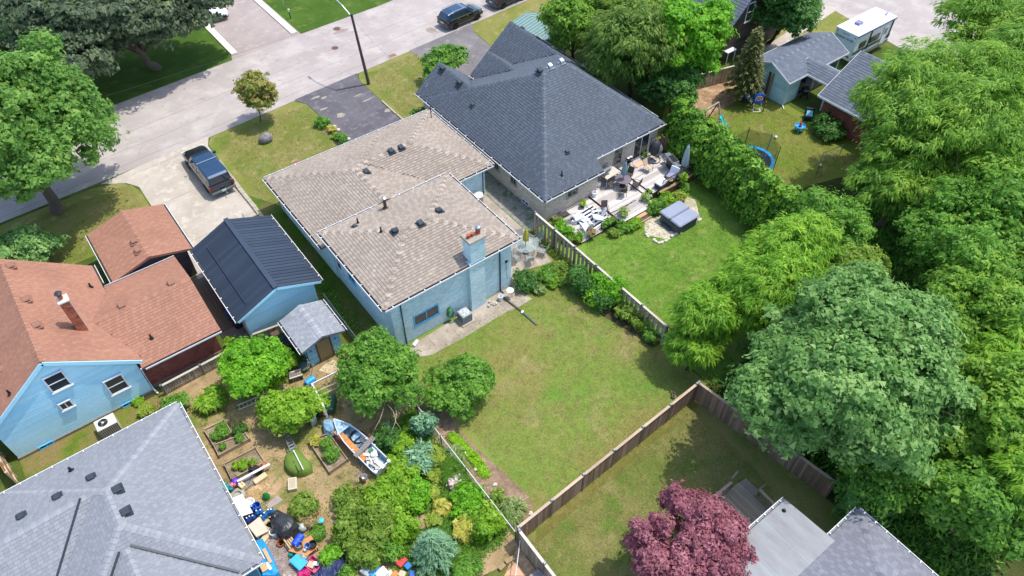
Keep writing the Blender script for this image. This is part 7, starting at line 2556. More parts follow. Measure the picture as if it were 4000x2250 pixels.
for s_ in (-1,1):
    MB().box((s_*.3,0,.18),(.03,.75,.34)).build('side',pk,t)
    MB().box((0,s_*.37,.18),(.6,.03,.34)).build('end',pk,t)
MB().box((-.08,.1,.2),(.3,.35,.2),.2).build('carton',M('carton','#cfae8f',.8),t)
MB().box((.1,-.1,.3),(.2,.3,.04),.5).build('booklet',white_plastic,t)
p = (1.16,16.83,0.30)
t = thing('navy_tarp','navy blue tarp thrown over a heap','tarp',(p[0],p[1],0),math.radians(12),local=True)
vs,fs = [],[]
q = random.Random(21)
nx,ny = 14,9
for i in range(nx):
    for j in range(ny):
        x,y = (i/(nx - 1) - .5)*2.1,(j/(ny - 1) - .5)*1.15
        e = max(abs(x)/1.05,abs(y)/.575)
        vs.append((x+q.uniform(-.05,.05),y+q.uniform(-.05,.05),max(.02,.5*(1 - e ** 3))+q.uniform(-.05,.06)))
for i in range(nx - 1):
    for j in range(ny - 1):
        a = i*ny+j
        fs.append((a,a+ny,a+ny+1,a+1))
mesh_obj('sheet',vs,fs,M('navy_tarp','#2f3a5f',.5,'#26304f',5),t)
p = (0.50,18.21,0.30)
MB().blob((p[0],p[1],.25),(.3,.22,.24),10,6,.15,9,.2).top('foil_bag',M('foil','#a9bfb6',.25,'#7f978d',9,metal=.3),'silvery green plastic bag by the blue tote','bag')
p = (2.09,19.20,0.30)
t = thing('bird_bath','small aqua bird feeder cup on a thin stake','feeder',(p[0],p[1],0),local=True)
MB().cyl((0,0,0),(0,0,.6),.015,n=6).build('stake',galv,t)
MB().lathe((0,0,.58),[(.07,0),(.13,.05),(.14,.14),(.06,.18)],14).build('cup',M('aqua_cup','#43bcd3',.4),t)
# antler stump
p = (4.90,20.22,0)
t = thing('antler_stump','grey driftwood stump with spiky branches beside the boat','stump',(p[0],p[1],0),local=True)
dw_ = M('driftwood','#9c8c7a',.9,'#7e6f5f',8)
MB().cyl((0,0,0),(.02,0,.75),.09,.06,n=8).build('trunk',dw_,t)
q = random.Random(5)
for i in range(12):
    a = i*.52
    MB().cyl((.02,0,.7),(.02+.42*math.cos(a),.42*math.sin(a),.8+q.uniform(0,.35)),.022,.008,n=5).build('branch',dw_,t)
# white timber frame (trellis) and shed-side things
A,B,C_ = V((5.49,26.62,1.50)),V((5.32,24.81,1.50)),V((7.21,26.51,1.50))
t = thing('pergola','white painted timber frame of an unfinished pergola','frame',(A.x,A.y,0))
wpt = M('white_timber','#d8d5cf',.7,'#c6c2bb',5)
MB().beam(A,B,.1,.16).build('beam',wpt,t)
MB().beam(A,C_,.06,.09).build('beam',wpt,t)
for p in (A,B,C_):
    MB().box((p.x,p.y,.75),(.1,.1,1.5)).build('post',wpt,t)
for f in (.35,.55):
    p = A+(B - A)*f
    MB().beam(p,p+(C_ - A)*.75+V(0,0,-.1),.09,.05).build('rafter',MATS['pale_timber'],t)
e = V((5.24,24.68,0.20))
MB().beam(B,(e.x,e.y,.9),.06,.1).build('brace',wpt,t)
for i,(p,lb) in enumerate((((5.77,31.48,0.40),'black ribbed compost bin beside the shed wall'),((5.85,30.89,0.40),'black ribbed compost bin in front of its twin'),((4.71,31.89,0.20),'low black tub under the garage gable'))):
    t = thing('compost_bin',lb,'compost bin',(p[0],p[1],0),local=True)
    h = (.85,.85,.3)[i]
    prof = [(.36,0)]
    for k in range(5):
        prof += [(.36 - .012*k,h*(k+.2)/5.4),(.335 - .012*k,h*(k+.6)/5.4)]
    MB().lathe((0,0,0),prof+[(.3,h*.95)],18).build('body',M('bin_black','#23272e',.5,'#1b1e24',5),t)
    MB().lathe((0,0,h*.95),[(.33,0),(.33,.05),(.2,.09),(.05,.11)],18).build('lid',MATS['bin_black'],t)
p = (5.36,31.33,1.60)
t = thing('bird_feeder','small wooden bird house on a post by the garage','bird house',(p[0],p[1] - .1,0),local=True)
MB().cyl((0,0,0),(0,0,1.45),.04,n=7).build('post',brown_wood,t)
MB().box((0,0,1.6),(.3,.26,.28)).build('box',tan_wood,t)
MB().add([(-.22,-.2,1.72),(.22,-.2,1.72),(.22,0,1.92),(-.22,0,1.92),(-.22,.2,1.72),(.22,.2,1.72)],[(0,1,2,3),(3,2,5,4),(0,3,4),(1,5,2),(0,4,5,1)]).build('roof',brown_wood,t)
p = (5.92,29.03,0.30)
t = thing('hose_reel','dark green tub with yellow hose beside the shed','hose reel',(p[0],p[1],0),local=True)
MB().lathe((0,0,0),[(.3,0),(.32,.35),(.34,.38),(.28,.4),(.2,.45)],18).build('tub',M('tub_green','#46636a',.5),t)
MB().tube([(.36*math.cos(a),.36*math.sin(a),.12+.02*i) for i,a in enumerate([k*PI/8 for k in range(20)])],.016,5).build('hose',M('hose_yellow','#b9b13a',.5),t)
p = (5.18,28.69,0.30)
t = thing('wooden_crate','weathered slatted wooden crate by the shrubs','crate',(p[0],p[1],0),-.25,local=True)
for k in range(5):
    MB().box((-.3+k*.15,0,.42),(.13,.55,.03)).build('slat',M('crate_slat','#8e867c',.9,'#6f675e',6),t)
for sx in (-.34,.34):
    MB().box((sx,0,.22),(.05,.55,.42)).build('side',brown_wood,t)
MB().beam((-.4,-.22,.46),(.4,-.22,.46),.06,.03).beam((-.4,.22,.46),(.4,.22,.46),.06,.03).build('batten',wpt,t)
for i,(a,b) in enumerate((((5.96,28.80,0),(6.13,28.55,1.30)),((6.04,28.68,0),(6.12,28.40,1.20)),((5.91,28.29,0),(6.22,27.98,1.30)))):
    MB().cyl(a,b,.025,n=6).top('garden_rake',lw_,('pale tool handle leaning on the shed','second tool handle leaning on the shed','long broom handle leaning on the shed')[i],'tool')
sheet('flagstone',[(7.01,28.58,0),(7.66,28.60,0),(7.73,28.03,0),(7.51,27.63,0),(7.00,27.70,0),(6.50,28.39,0)],.025,ground_mat('yard_slab',['#cbb89a',('#b5a183',1,.5,.1)],fine=.12))
# sawhorse, pots near frame
q = random.Random(31)
for i in range(7):
    p = (4.93,25.66,0.20)
    x,y = p[0]+q.uniform(-.4,.35),p[1]+q.uniform(-.45,.35)
    r = q.uniform(.1,.2)
    MB().lathe((x,y,0),[(r*.7,0),(r,r*1.5),(r*1.1,r*1.5),(r*1.1,r*1.7),(r*.85,r*1.6)],12).top('flower_pot',(copper,dark_pot,clay_pot)[i % 3],('terracotta','dark plastic','brown clay')[i % 3]+' flower pot heaped under the timber frame','flower pot',('terracotta','dark plastic','brown clay')[i % 3]+' pots under the timber frame')
p = (4.53,24.96,0.30)
MB().box((p[0],p[1],.45),(.35,.12,.8),.3,rx=.2).top('broken_chair',M('grey_plastic','#b4bcc2',.6,'#939ca3',6),'broken grey plastic chair back under the shrub','chair')
p = (5.92,25.54,0.30)
MB().rbox((p[0],p[1],.35),(.5,1.1,.5),.12,-.6).top('green_cart',M('cart_green','#2f5d4c',.5,'#264c3e',5),'dark green garden cart under the timber frame','cart')
# stones and slabs in the shrub bed
for i,(p,s_) in enumerate((((6.06,16.53,0.10),.3),((6.41,16.31,0.10),.35),((6.23,16.08,0.10),.3),((5.57,17.60,0.10),.2))):
    MB().blob((p[0],p[1],.1),(s_,s_*.8,.16),9,6,.15,i,.3).top('rock',M('brown_rock','#a98d76',.9,'#8d735e',4),'brown rock in the shrub bed','rock','brown rocks in the shrub bed')
for i,p in enumerate(((10.44,19.00,0),(10.57,18.66,0),(10.64,18.40,0),(10.48,18.23,0),(10.35,17.04,0),(10.65,15.65,0),(11.19,13.18,0))):
    MB().blob((p[0],p[1],.05),(.14,.12,.08),8,5,.2,i,.3).top('bed_stone',MATS['pale_stone'],'pale flat stone along the mulch bed','stone','flat stones along the mulch bed')
# concrete block, cones at the rear fence
p = (22.55,13.82,0)
t = thing('concrete_block','hollow grey concrete block at the rear fence corner','block',(p[0],p[1],0),.6,local=True)
MB().box((-.17,0,.1),(.04,.19,.19)).box((.17,0,.1),(.04,.19,.19)).box((0,0,.1),(.04,.19,.19)).box((0,-.08,.1),(.38,.03,.19)).box((0,.08,.1),(.38,.03,.19)).build('block',grime_concrete,t)
# lower plot: planter sleepers and board
for i,(a,b) in enumerate((((8.52,11.84,0.10),(9.03,11.79,0.10)),((8.06,11.75,0.10),(8.43,11.81,0.10)))):
    MB().beam((a[0],a[1],.1),(b[0],b[1],.1),.22,.2).top('sleeper',tan_wood,('long','short')[i]+' timber sleeper on the lower dirt plot','timber')
sheet('flagstone',[(8.97,11.58,0),(8.97,10.71,0),(8.08,11.39,0)],.03,M('peach_slab','#d0a483',.85,'#c19473',3))
p = (9.38,10.30,0.40)
MB().prism([(8.94,10.48,0.60)[:2],(9.52,10.47,0.60)[:2],(9.61,9.97,0.60)[:2],(9.10,9.96,0.60)[:2]],.02,.6).top('storage_chest',M('chest_grey','#8f8688',.7,'#7e7577',4),'grey brown storage chest beside the grey fence','chest')
p = (9.43,11.66,0.10)

# ---------------------------------------------------------------- vegetation
LEAF = {
    'maple': leaf_mat('maple_leaf',['#4f7a33','#65913f','#7da64d','#97b75b']),
    'yellow_maple': leaf_mat('yellow_maple_leaf',['#476b1e','#66882a','#8a9a34','#a3a545']),
    'copper': leaf_mat('copper_leaf',['#3b4b39','#516349','#6a7b5b','#828f6e','#627c4a']),
    'blue': leaf_mat('bluish_leaf',['#56803f','#6c974d','#87ae62','#a6c37a']),
    'locust': leaf_mat('locust_leaf',['#4f7d27','#6d9a33','#8cb241','#a7c24c']),
    'bright_locust': leaf_mat('bright_locust_leaf',['#578a20','#74a42c','#90b83a','#a8c84a']),
    'bright': leaf_mat('bright_leaf',['#4a8418','#67a322','#83bb30','#9bc93d']),
    'mid': leaf_mat('mid_leaf',['#4a7828','#629335','#7caa40','#94ba4f']),
    'dark': leaf_mat('dark_leaf',['#365f28','#487633','#5f8f41','#77a24e']),
    'olive': leaf_mat('olive_leaf',['#5a7a2b','#739337','#8fa946','#a8ba58']),
    'lime': leaf_mat('lime_leaf',['#5a8a1f','#79a62a','#98bd3a','#aeca4b']),
    'cedar': leaf_mat('cedar_leaf',['#3f6c1d','#588824','#729f2d','#8cb13c'],.2),
    'spruce': leaf_mat('spruce_leaf',['#525c2e','#68703a','#7d8247','#6b6a3c'],.15),
    'blue_spruce': leaf_mat('blue_spruce_leaf',['#4f7a58','#648f68','#7da57a','#98b98f'],.15),
    'purple': leaf_mat('purple_leaf',['#7c4a57','#9a5f6b','#b1757f','#c58f98']),
    'straw': leaf_mat('straw_leaf',['#8f8255','#a8976a','#bba97e']),
    'yellow': leaf_mat('yellow_leaf',['#9aa33c','#b9b84f','#cfc869','#d9d27c']),
    'hosta': leaf_mat('hosta_leaf',['#7f9a35','#9bae44','#b5c05a']),
    'grass': leaf_mat('grass_blade',['#4e7a27','#67932f','#82a83f']),
    'iris': leaf_mat('iris_blade',['#6d8a4a','#88a35e','#a6b878','#c4c791']),
    'lawn_dry': leaf_mat('dry_grass_blade',['#707a3a','#838646','#948f58','#a39b69'],.25),
    'lawn_lush': leaf_mat('lush_grass_blade',['#5f8030','#70903a','#849c4a'],.25),
    'ground': leaf_mat('ground_leaf',['#7fae1f','#96c22b','#a9cf3a']),
    'red': leaf_mat('flower_red',['#c23a3f','#d8655f']),
    'pinkwhite': leaf_mat('flower_pale',['#d9c6c3','#e8dcd6','#c9aaa6']),
    'magenta': leaf_mat('flower_magenta',['#d42a7f','#e0559a']),
    'ochre': leaf_mat('seed_ochre',['#66852a','#87993a','#a9a556','#c4b57a','#8f7a3f']),
    'willow': leaf_mat('willow_leaf',['#4e6f27','#668735','#7f9a44','#92a852']),
}
bark = M('bark','#6d6054',.95,'#51463c',6,bump=.6,stretch=(2,2,.4))
bark_d = M('dark_bark','#4f453c',.95,'#3b332c',6,bump=.6,stretch=(2,2,.4))
stem_m = M('stem','#6b6a45',.9,'#56552f',8)


def leaf_obj(name,parent,pos,nrm,tan,ln,wd,tone,mat,fold=.18):
    N = len(pos)
    nrm = nrm/np.linalg.norm(nrm,axis=1,keepdims=True)
    tan = tan - nrm*(tan*nrm).sum(1,keepdims=True)
    tan /= np.linalg.norm(tan,axis=1,keepdims=True)+1e-9
    sd_ = np.cross(nrm,tan)
    ln,wd = ln[:,None],wd[:,None]
    v = np.empty((N,3,3),np.float32)
    v[:,0] = pos - tan*ln*.4+sd_*wd*.5
    v[:,1] = pos+tan*ln*.6
    v[:,2] = pos - tan*ln*.4 - sd_*wd*.5+nrm*wd*fold
    off = OFF.get(parent.name,Vector())
    v -= np.array(off,np.float32)
    me = bpy.data.meshes.new(name)
    me.vertices.add(N*3)
    me.vertices.foreach_set('co',v.ravel())
    me.loops.add(N*3)
    me.loops.foreach_set('vertex_index',np.arange(N*3,dtype=np.int32))
    me.polygons.add(N)
    me.polygons.foreach_set('loop_start',np.arange(0,N*3,3,dtype=np.int32))
    me.polygons.foreach_set('loop_total',np.full(N,3,np.int32))
    a = me.attributes.new('tone','FLOAT','FACE')
    a.data.foreach_set('value',np.clip(tone,0,1).astype(np.float32))
    me.materials.append(mat)
    me.update()
    o = bpy.data.objects.new(name,me)
    COL.objects.link(o)
    o.parent = parent
    OFF[o.name] = off
    return o


def sph(rng,n,zmin=-1.0):
    z = rng.uniform(zmin,1,n)
    t = rng.uniform(0,2*PI,n)
    r = np.sqrt(1 - z*z)
    return np.stack([r*np.cos(t),r*np.sin(t),z],1)


def cloud(rng,blobs,nleaf,size,clump=.75,style='broad',shell=.45,gap=0.0,zmin=-.55,tvar=.28):
    """leaf positions in clumps set through ellipsoidal blobs"""
    vols = np.array([b[1][0]*b[1][1]+b[1][0]*b[1][2]+b[1][1]*b[1][2] for b in blobs])
    share = vols/vols.sum()
    P_,N_,T_,K_ = [],[],[],[]
    for (c,r),sh_ in zip(blobs,share):
        r = np.array(r)
        c = np.array(c)
        area = 4*PI*((r[0]*r[1]+r[0]*r[2]+r[1]*r[2])/3)
        cl = min(clump,.55*r.min())
        nc = max(6,int(area/(cl*cl*1.7)))
        d = sph(rng,nc,zmin)
        rad = 1 - shell*rng.random(nc) ** 1.6
        ph = rng.uniform(0,6.3,(4,3))
        fq = rng.uniform(2.0,5.5,(4,3))
        rad *= 1+rng.normal(0,.06,nc)+.055*sum(np.sin((d*fq[k]+ph[k]).sum(1)) for k in range(4))
        keep = rng.random(nc) > .12
        d,rad = d[keep],rad[keep]
        nc = len(d)
        cc = c+d*r*rad[:,None]
        cr = cl*np.clip(rng.lognormal(0,.38,nc),.4,1.9)
        per = max(4,int(nleaf*sh_/nc))
        tone_c = rng.normal(.5,tvar*.55,nc)
        dd = sph(rng,nc*per,-.35).reshape(nc,per,3)
        lr = rng.random((nc,per,1)) ** .5
        sq = np.array([1,1,.62])
        pos = cc[:,None]+dd*lr*cr[:,None,None]*sq
        out = d[:,None]*.6+dd*.8+np.array([0,0,.55])+rng.normal(0,.35,(nc,per,3))
        tn = rng.normal(0,1,(nc,per,3))
        if style == 'frond':
            tn = dd*.9+d[:,None]*.7+np.array([0,0,-.75])+rng.normal(0,.3,(nc,per,3))
            out = out+np.array([0,0,.6])
        elif style == 'cedar':
            tn = np.array([0,0,1.0])+dd*.35+rng.normal(0,.35,(nc,per,3))
            out = d[:,None]*1.0+dd*.5+rng.normal(0,.45,(nc,per,3))
        elif style == 'willow':
            tn = np.array([0,0,-1.0])+d[:,None]*.7+rng.normal(0,.35,(nc,per,3))
            out = out+np.array([0,0,.3])
        tone = tone_c[:,None]+rng.normal(0,tvar*.7,(nc,per))
        tone = tone+.13*np.sin(pos[...,0]*.9+ph[0,0])*np.sin(pos[...,1]*.8+pos[...,2]*.7+ph[1,1])
        kp = (rng.random((nc,per)) < np.clip(rng.normal(.78,.22,(nc,1)),.25,1)).reshape(-1)
        P_.append(pos.reshape(-1,3)[kp])
        N_.append(out.reshape(-1,3)[kp])
        T_.append(tn.reshape(-1,3)[kp])
        K_.append(tone.reshape(-1)[kp])
    return np.concatenate(P_),np.concatenate(N_),np.concatenate(T_),np.concatenate(K_)


def foliage(parent,name,blobs,n,size,key,seed=1,style='broad',aspect=1.25,clump=.75,**kw):
    rng = np.random.default_rng(seed)
    p,nn,tt,kk = cloud(rng,blobs,n,size,clump,style,**kw)
    s = size*np.clip(rng.lognormal(-.05,.35,len(p)),.45,1.9)
    return leaf_obj(name,parent,p,nn,tt,s*aspect,s,kk,LEAF[key])


def limbs(parent,base,blobs,r,seed,mat,top=None,nl=7):
    q = random.Random(seed)
    b = V(base)
    c = V(blobs[0][0])
    hi = V(c.x,c.y,max(b.z+.5,c.z - blobs[0][1][2]*.35)) if top is None else V(top)
    mb = MB()
    k = 5
    path = [b.lerp(hi,i/k)+V(q.uniform(-1,1),q.uniform(-1,1),0)*r*(.5 if 0 < i < k else 0) for i in range(k+1)]
    mb.tube([b+V(0,0,-.1),b+V(0,0,.15)]+path[1:],[r*1.7,r*1.25]+[r*(1.05 - .6*i/k) for i in range(1,k+1)],9)
    for i in range(nl*2):
        bl = blobs[i % len(blobs)]
        d = V(q.gauss(0,1),q.gauss(0,1),q.uniform(.1,1)).normalized()
        e = V(bl[0])+V(d.x*bl[1][0],d.y*bl[1][1],d.z*bl[1][2])*q.uniform(.75,1.06)
        s0 = path[q.randint(2,k)]
        m = s0.lerp(e,.5)+V(0,0,.12*(e - s0).length)
        mb.tube([s0,m,e],[r*.42,r*.24,.012],5)
    return mb.build('trunk',mat,parent,smooth=True)


def tree(name,label,base,blobs,n,size,key,seed,r=.2,group=None,style='broad',aspect=1.25,clump=.75,mat=None,nl=8,cat='tree',top=None,**kw):
    t = thing(name,label,cat,(base[0],base[1],0),group=group)
    limbs(t,(base[0],base[1],0),blobs,r,seed,mat or bark,top,nl)
    foliage(t,'crown',blobs,int(n*2.0),size*.78,key,seed,style,aspect,clump*.78,**kw)
    return t


def lobes(c,r,n,seed,f=.42,zmin=-.45):
    """a big crown as many overlapping lobes of uneven size"""
    q = random.Random(seed)
    out = [(tuple(c),tuple(x*.68 for x in r))]
    n = int(n*1.8)
    for i in range(n):
        a = 2.4*i+q.uniform(-.4,.4)
        z = q.uniform(zmin,.85)
        k = math.sqrt(max(0,1 - z*z))*q.uniform(.52,.8)
        s = q.uniform(.6,1.25)*f
        out.append(((c[0]+r[0]*k*math.cos(a),c[1]+r[1]*k*math.sin(a),c[2]+r[2]*z*.66),(r[0]*s,r[1]*s,r[2]*s*.9)))
    return out


def bush(name,label,c,r,n,size,key,seed,group=None,style='broad',aspect=1.3,clump=.35,cat='shrub',stems=True,**kw):
    t = thing(name,label,cat,(c[0],c[1],0),group=group)
    if stems:
        q = random.Random(seed)
        mb = MB()
        for i in range(5):
            a = i*1.26+q.random()
            mb.tube([(c[0],c[1],-.02),(c[0]+r[0]*.25*math.cos(a),c[1]+r[1]*.25*math.sin(a),c[2]),(c[0]+r[0]*.6*math.cos(a),c[1]+r[1]*.6*math.sin(a),c[2]+r[2]*.5)],[.03,.02,.008],5)
        mb.build('stem',stem_m,t)
    q = random.Random(seed+5)
    bl = [((c[0],c[1],c[2]*.8),(r[0]*.8,r[1]*.8,r[2]*.8))]
    for i in range(6):
        a = i*1.05+q.uniform(-.4,.4)
        k,m_ = q.uniform(.45,.8),q.uniform(.3,.6)
        bl.append(((c[0]+r[0]*k*math.cos(a),c[1]+r[1]*k*math.sin(a),c[2]+r[2]*q.uniform(-.5,.45)),(r[0]*m_,r[1]*m_,r[2]*m_*1.1)))
    foliage(t,'foliage',bl,int(n*1.5),size*.85,key,seed,style,aspect,clump,**kw)
    return t


# --- street trees
tree('maple_tree','large bright green maple with forked trunk beside the road',(-2.29,53.37),lobes((-2.2,53.8,7.3),(5.6,5.6,5.9),10,3),60000,.27,'maple',1,.42,nl=12,clump=.8)
tree('copper_maple','large dark copper green maple shading the far side of the road',(10.4,68.6),lobes((8.6,68.2,5.4),(8.3,5.6,4.7),13,5),92000,.32,'copper',2,.36,nl=10,clump=.85)
tree('broadleaf_tree','dark green tree behind the bright maple across the road',(-6,75),lobes((-6,74,6),(7,6,5),6,8),22000,.36,'dark',3,.35,group='trees across the road')
tree('broadleaf_tree','dark tree beside the copper maple at the far houses',(4,80),lobes((4,80,6),(7,6,5),6,9),16000,.38,'dark',4,.35,group='trees across the road')
tree('young_tree','small round street tree with reddish cream seed clusters',(14.6,54.82),[((14.95,54.72,2.9),(1.45,1.45,1.5)),((14.8,54.7,3.6),(1.0,1.0,1.0)),((15.3,54.9,2.2),(1.1,1.1,.8))],9000,.17,'ochre',5,.06,clump=.35,tvar=.5)
tree('garden_tree','loose leafy green tree at the front of the charcoal house',(30.6,50.6),[((30.4,50.6,2.0),(1.7,1.5,1.1)),((31.6,50.2,2.2),(1.3,1.2,.9)),((29.6,50.0,1.6),(1.2,1.2,.9))],9000,.16,'mid',6,.07,clump=.4)
x,y,z = (26.78,48.58,0)
bush('shrub','green shrub against the left wall of the charcoal house',(25.7,46.6,.6),(.75,.8,.7),1600,.13,'mid',7)
# flower border of the front lawn
for i,(p,r,key,lb) in enumerate((((18.56,51.17,0.40),.55,'mid','rounded green shrub at the top of the driveway border'),((18.88,49.92,0.30),.35,'yellow','yellow flowering plant in the driveway border'),((18.66,48.92,0.30),.32,'lime','lime green plant in the driveway border'),((18.87,48.36,0.40),.5,'mid','leafy green shrub in the middle of the driveway border'),((18.57,47.46,0.40),.42,'dark','dark green shrub by the house end of the driveway border'))):
    bush('border_shrub',lb,(p[0],p[1],r*.8),(r,r,r*.8),int(1300*r/.5),.11,key,20+i,'driveway border plants')
sheet('flower_bed',[(18.54,51.65,0),(18.99,51.31,0),(19.17,49.52,0),(19.43,47.94,0),(18.30,47.90,0),(18.29,49.26,0)],.014,mulch)
for i,p in enumerate(((19.28,51.45,0),(19.26,50.39,0),(19.30,49.77,0),(19.38,48.09,0))):
    MB().blob((p[0],p[1],.07),(.2,.16,.12),9,6,.15,i,.3).top('border_stone',MATS['pale_stone'],'pale stone edging the driveway border','stone','stones edging the driveway border')

# --- behind the charcoal house
tree('broadleaf_tree','yellow green tree behind the pale green metal shed',(41.5,45.5),lobes((40.6,44.6,4.6),(3.4,3.2,3.6),6,11),16000,.2,'locust',11,.16,group='trees behind the charcoal house',clump=.5)
tree('willow_tree','olive green feathery tree leaning over the charcoal roof',(42.3,38.6),lobes((41.2,38.0,5.6),(4.2,3.8,4.4),8,12),26000,.13,'willow',12,.2,style='willow',aspect=3.2,clump=.6,group='trees behind the charcoal house')
tree('broadleaf_tree','tall vivid green tree between charcoal house and play yard',(46.5,35.2),lobes((45.0,35.2,5.4),(3.1,3.0,5.0),8,13),30000,.22,'bright',13,.2,group='trees behind the charcoal house',clump=.5)
tree('broadleaf_tree','dark green undergrowth tree against the charcoal house',(43.0,34.2),lobes((42.6,34.4,2.8),(2.6,2.2,2.6),5,14),12000,.19,'dark',14,.12,group='trees behind the charcoal house',clump=.45)
tree('broadleaf_tree','dark green tree right behind the shaded fence of the play yard',(44.8,37.2),lobes((44.6,37.4,3.4),(2.8,2.4,3.2),5,15),12000,.2,'mid',15,.12,group='trees behind the charcoal house',clump=.45)
tree('broadleaf_tree','tall green tree beyond the olive feathery tree',(46,43.5),lobes((46,43.5,5),(4.5,4,4.5),6,16),16000,.26,'olive',16,.2,group='trees behind the charcoal house')
tree('broadleaf_tree','dense dark tree beside the steep brown house',(59.3,37.0),lobes((58.3,35.2,4.6),(3.0,2.8,4.0),6,17),16000,.23,'dark',17,.16,group='trees behind the charcoal house',clump=.5)
# spruce
t = thing('spruce_tree','slender olive brown spruce beside the blue garage','tree',(49.6,32.1,0))
MB().tube([(49.6,32.1,-.1),(49.8,32.3,3),(50.0,32.5,6.6)],[.14,.1,.02],8).build('trunk',bark_d,t)
rng = np.random.default_rng(41)
P_,N_,T_,K_ = [],[],[],[]
for i in range(150):
    z = 1.3+5.3*(i/150)
    a = i*2.4
    L = 1.75*(1 - (z - 1.3)/5.6) ** .8+.1
    m = int(30*L)+8
    u = rng.random(m) ** .7
    ctr = np.stack([49.6+.06*z+np.cos(a)*L*u,32.1+.06*z+np.sin(a)*L*u,z - .35*L*u ** 1.3],1)
    P_.append(ctr+rng.normal(0,.08,(m,3)))
    N_.append(np.tile([0,0,1.0],(m,1))+rng.normal(0,.35,(m,3)))
    T_.append(np.tile([np.cos(a),np.sin(a),-.4],(m,1))+rng.normal(0,.5,(m,3)))
    K_.append(rng.normal(.5,.25,m))
P_,N_,T_,K_ = map(np.concatenate,(P_,N_,T_,K_))
leaf_obj('crown',t,P_,N_,T_,np.full(len(P_),.3),np.full(len(P_),.12),K_,LEAF['spruce'])
# cedar hedge
q = random.Random(6)
hl = ['cedar at the bungalow corner end of the clipped hedge','second cedar of the hedge behind the barbecue','cedar of the hedge behind the closed pale parasol','tall cedar of the hedge beside the slide','cedar of the hedge level with the swing frame','bushy cedar of the hedge in front of the trampoline','cedar of the hedge on the trampoline side nearer the lush lawn','broad cedar of the hedge past the trampoline','cedar of the hedge at the lush lawn corner','last cedar of the hedge beside the wild trees']
for i in range(10):
    f = i/9
    x,y = 40.25 - 2.3*f+q.uniform(-.25,.25),30.9 - 12.4*f+q.uniform(-.2,.2)
    h = q.uniform(3.9,4.8)
    r = q.uniform(1.05,1.35)
    tree('cedar',hl[i],(x,y),[((x,y,h*.42),(r,r,h*.45)),((x+.1,y,h*.72),(r*.7,r*.7,h*.32)),((x,y - .1,h*.25),(r*1.1,r*1.05,h*.25))],7500,.17,'cedar',60+i,.1,'cedars of the hedge','cedar',1.7,.42,nl=3,zmin=-.4,cat='hedge tree')
# big locusts, upper right
tree('locust_tree','huge feathery locust tree spreading over the brick bungalow',(53.0,15.5),lobes((51.2,15.9,7.2),(6.8,6.0,4.6),11,21),84000,.105,'locust',21,.4,style='frond',aspect=3.0,clump=.75,group='wild trees on the right',nl=14)
tree('locust_tree','tall feathery locust behind the huge one',(61.5,14.0),lobes((60.5,13.5,7.6),(6.4,5.6,4.8),8,22),40000,.15,'locust',22,.35,style='frond',aspect=3.0,clump=.8,group='wild trees on the right')
tree('locust_tree','feathery locust hanging low over the play yard corner',(45.0,15.2),lobes((45.2,14.8,4.4),(4.0,3.4,3.2),7,23),30000,.13,'locust',23,.22,style='frond',aspect=3.0,clump=.6,group='wild trees on the right')
tree('locust_tree','tall locust beside the street behind the travel trailer',(66.5,21.5),lobes((65.5,21.0,6.0),(4.6,4.2,4.4),7,26),16000,.14,'locust',26,.25,style='frond',aspect=3.0,clump=.8,group='wild trees on the right')
tree('locust_tree','locust closing the wood between the two tallest locusts',(57.0,8.5),lobes((56.0,8.0,6.8),(5.4,5.0,4.6),7,27),20000,.15,'locust',27,.25,style='frond',aspect=3.0,clump=.8,group='wild trees on the right')
bush('shrub','dark green shrub at the foot of the brick bungalow wall',(51.4,24.6,.8),(1.3,1.4,1.0),3000,.16,'dark',24)
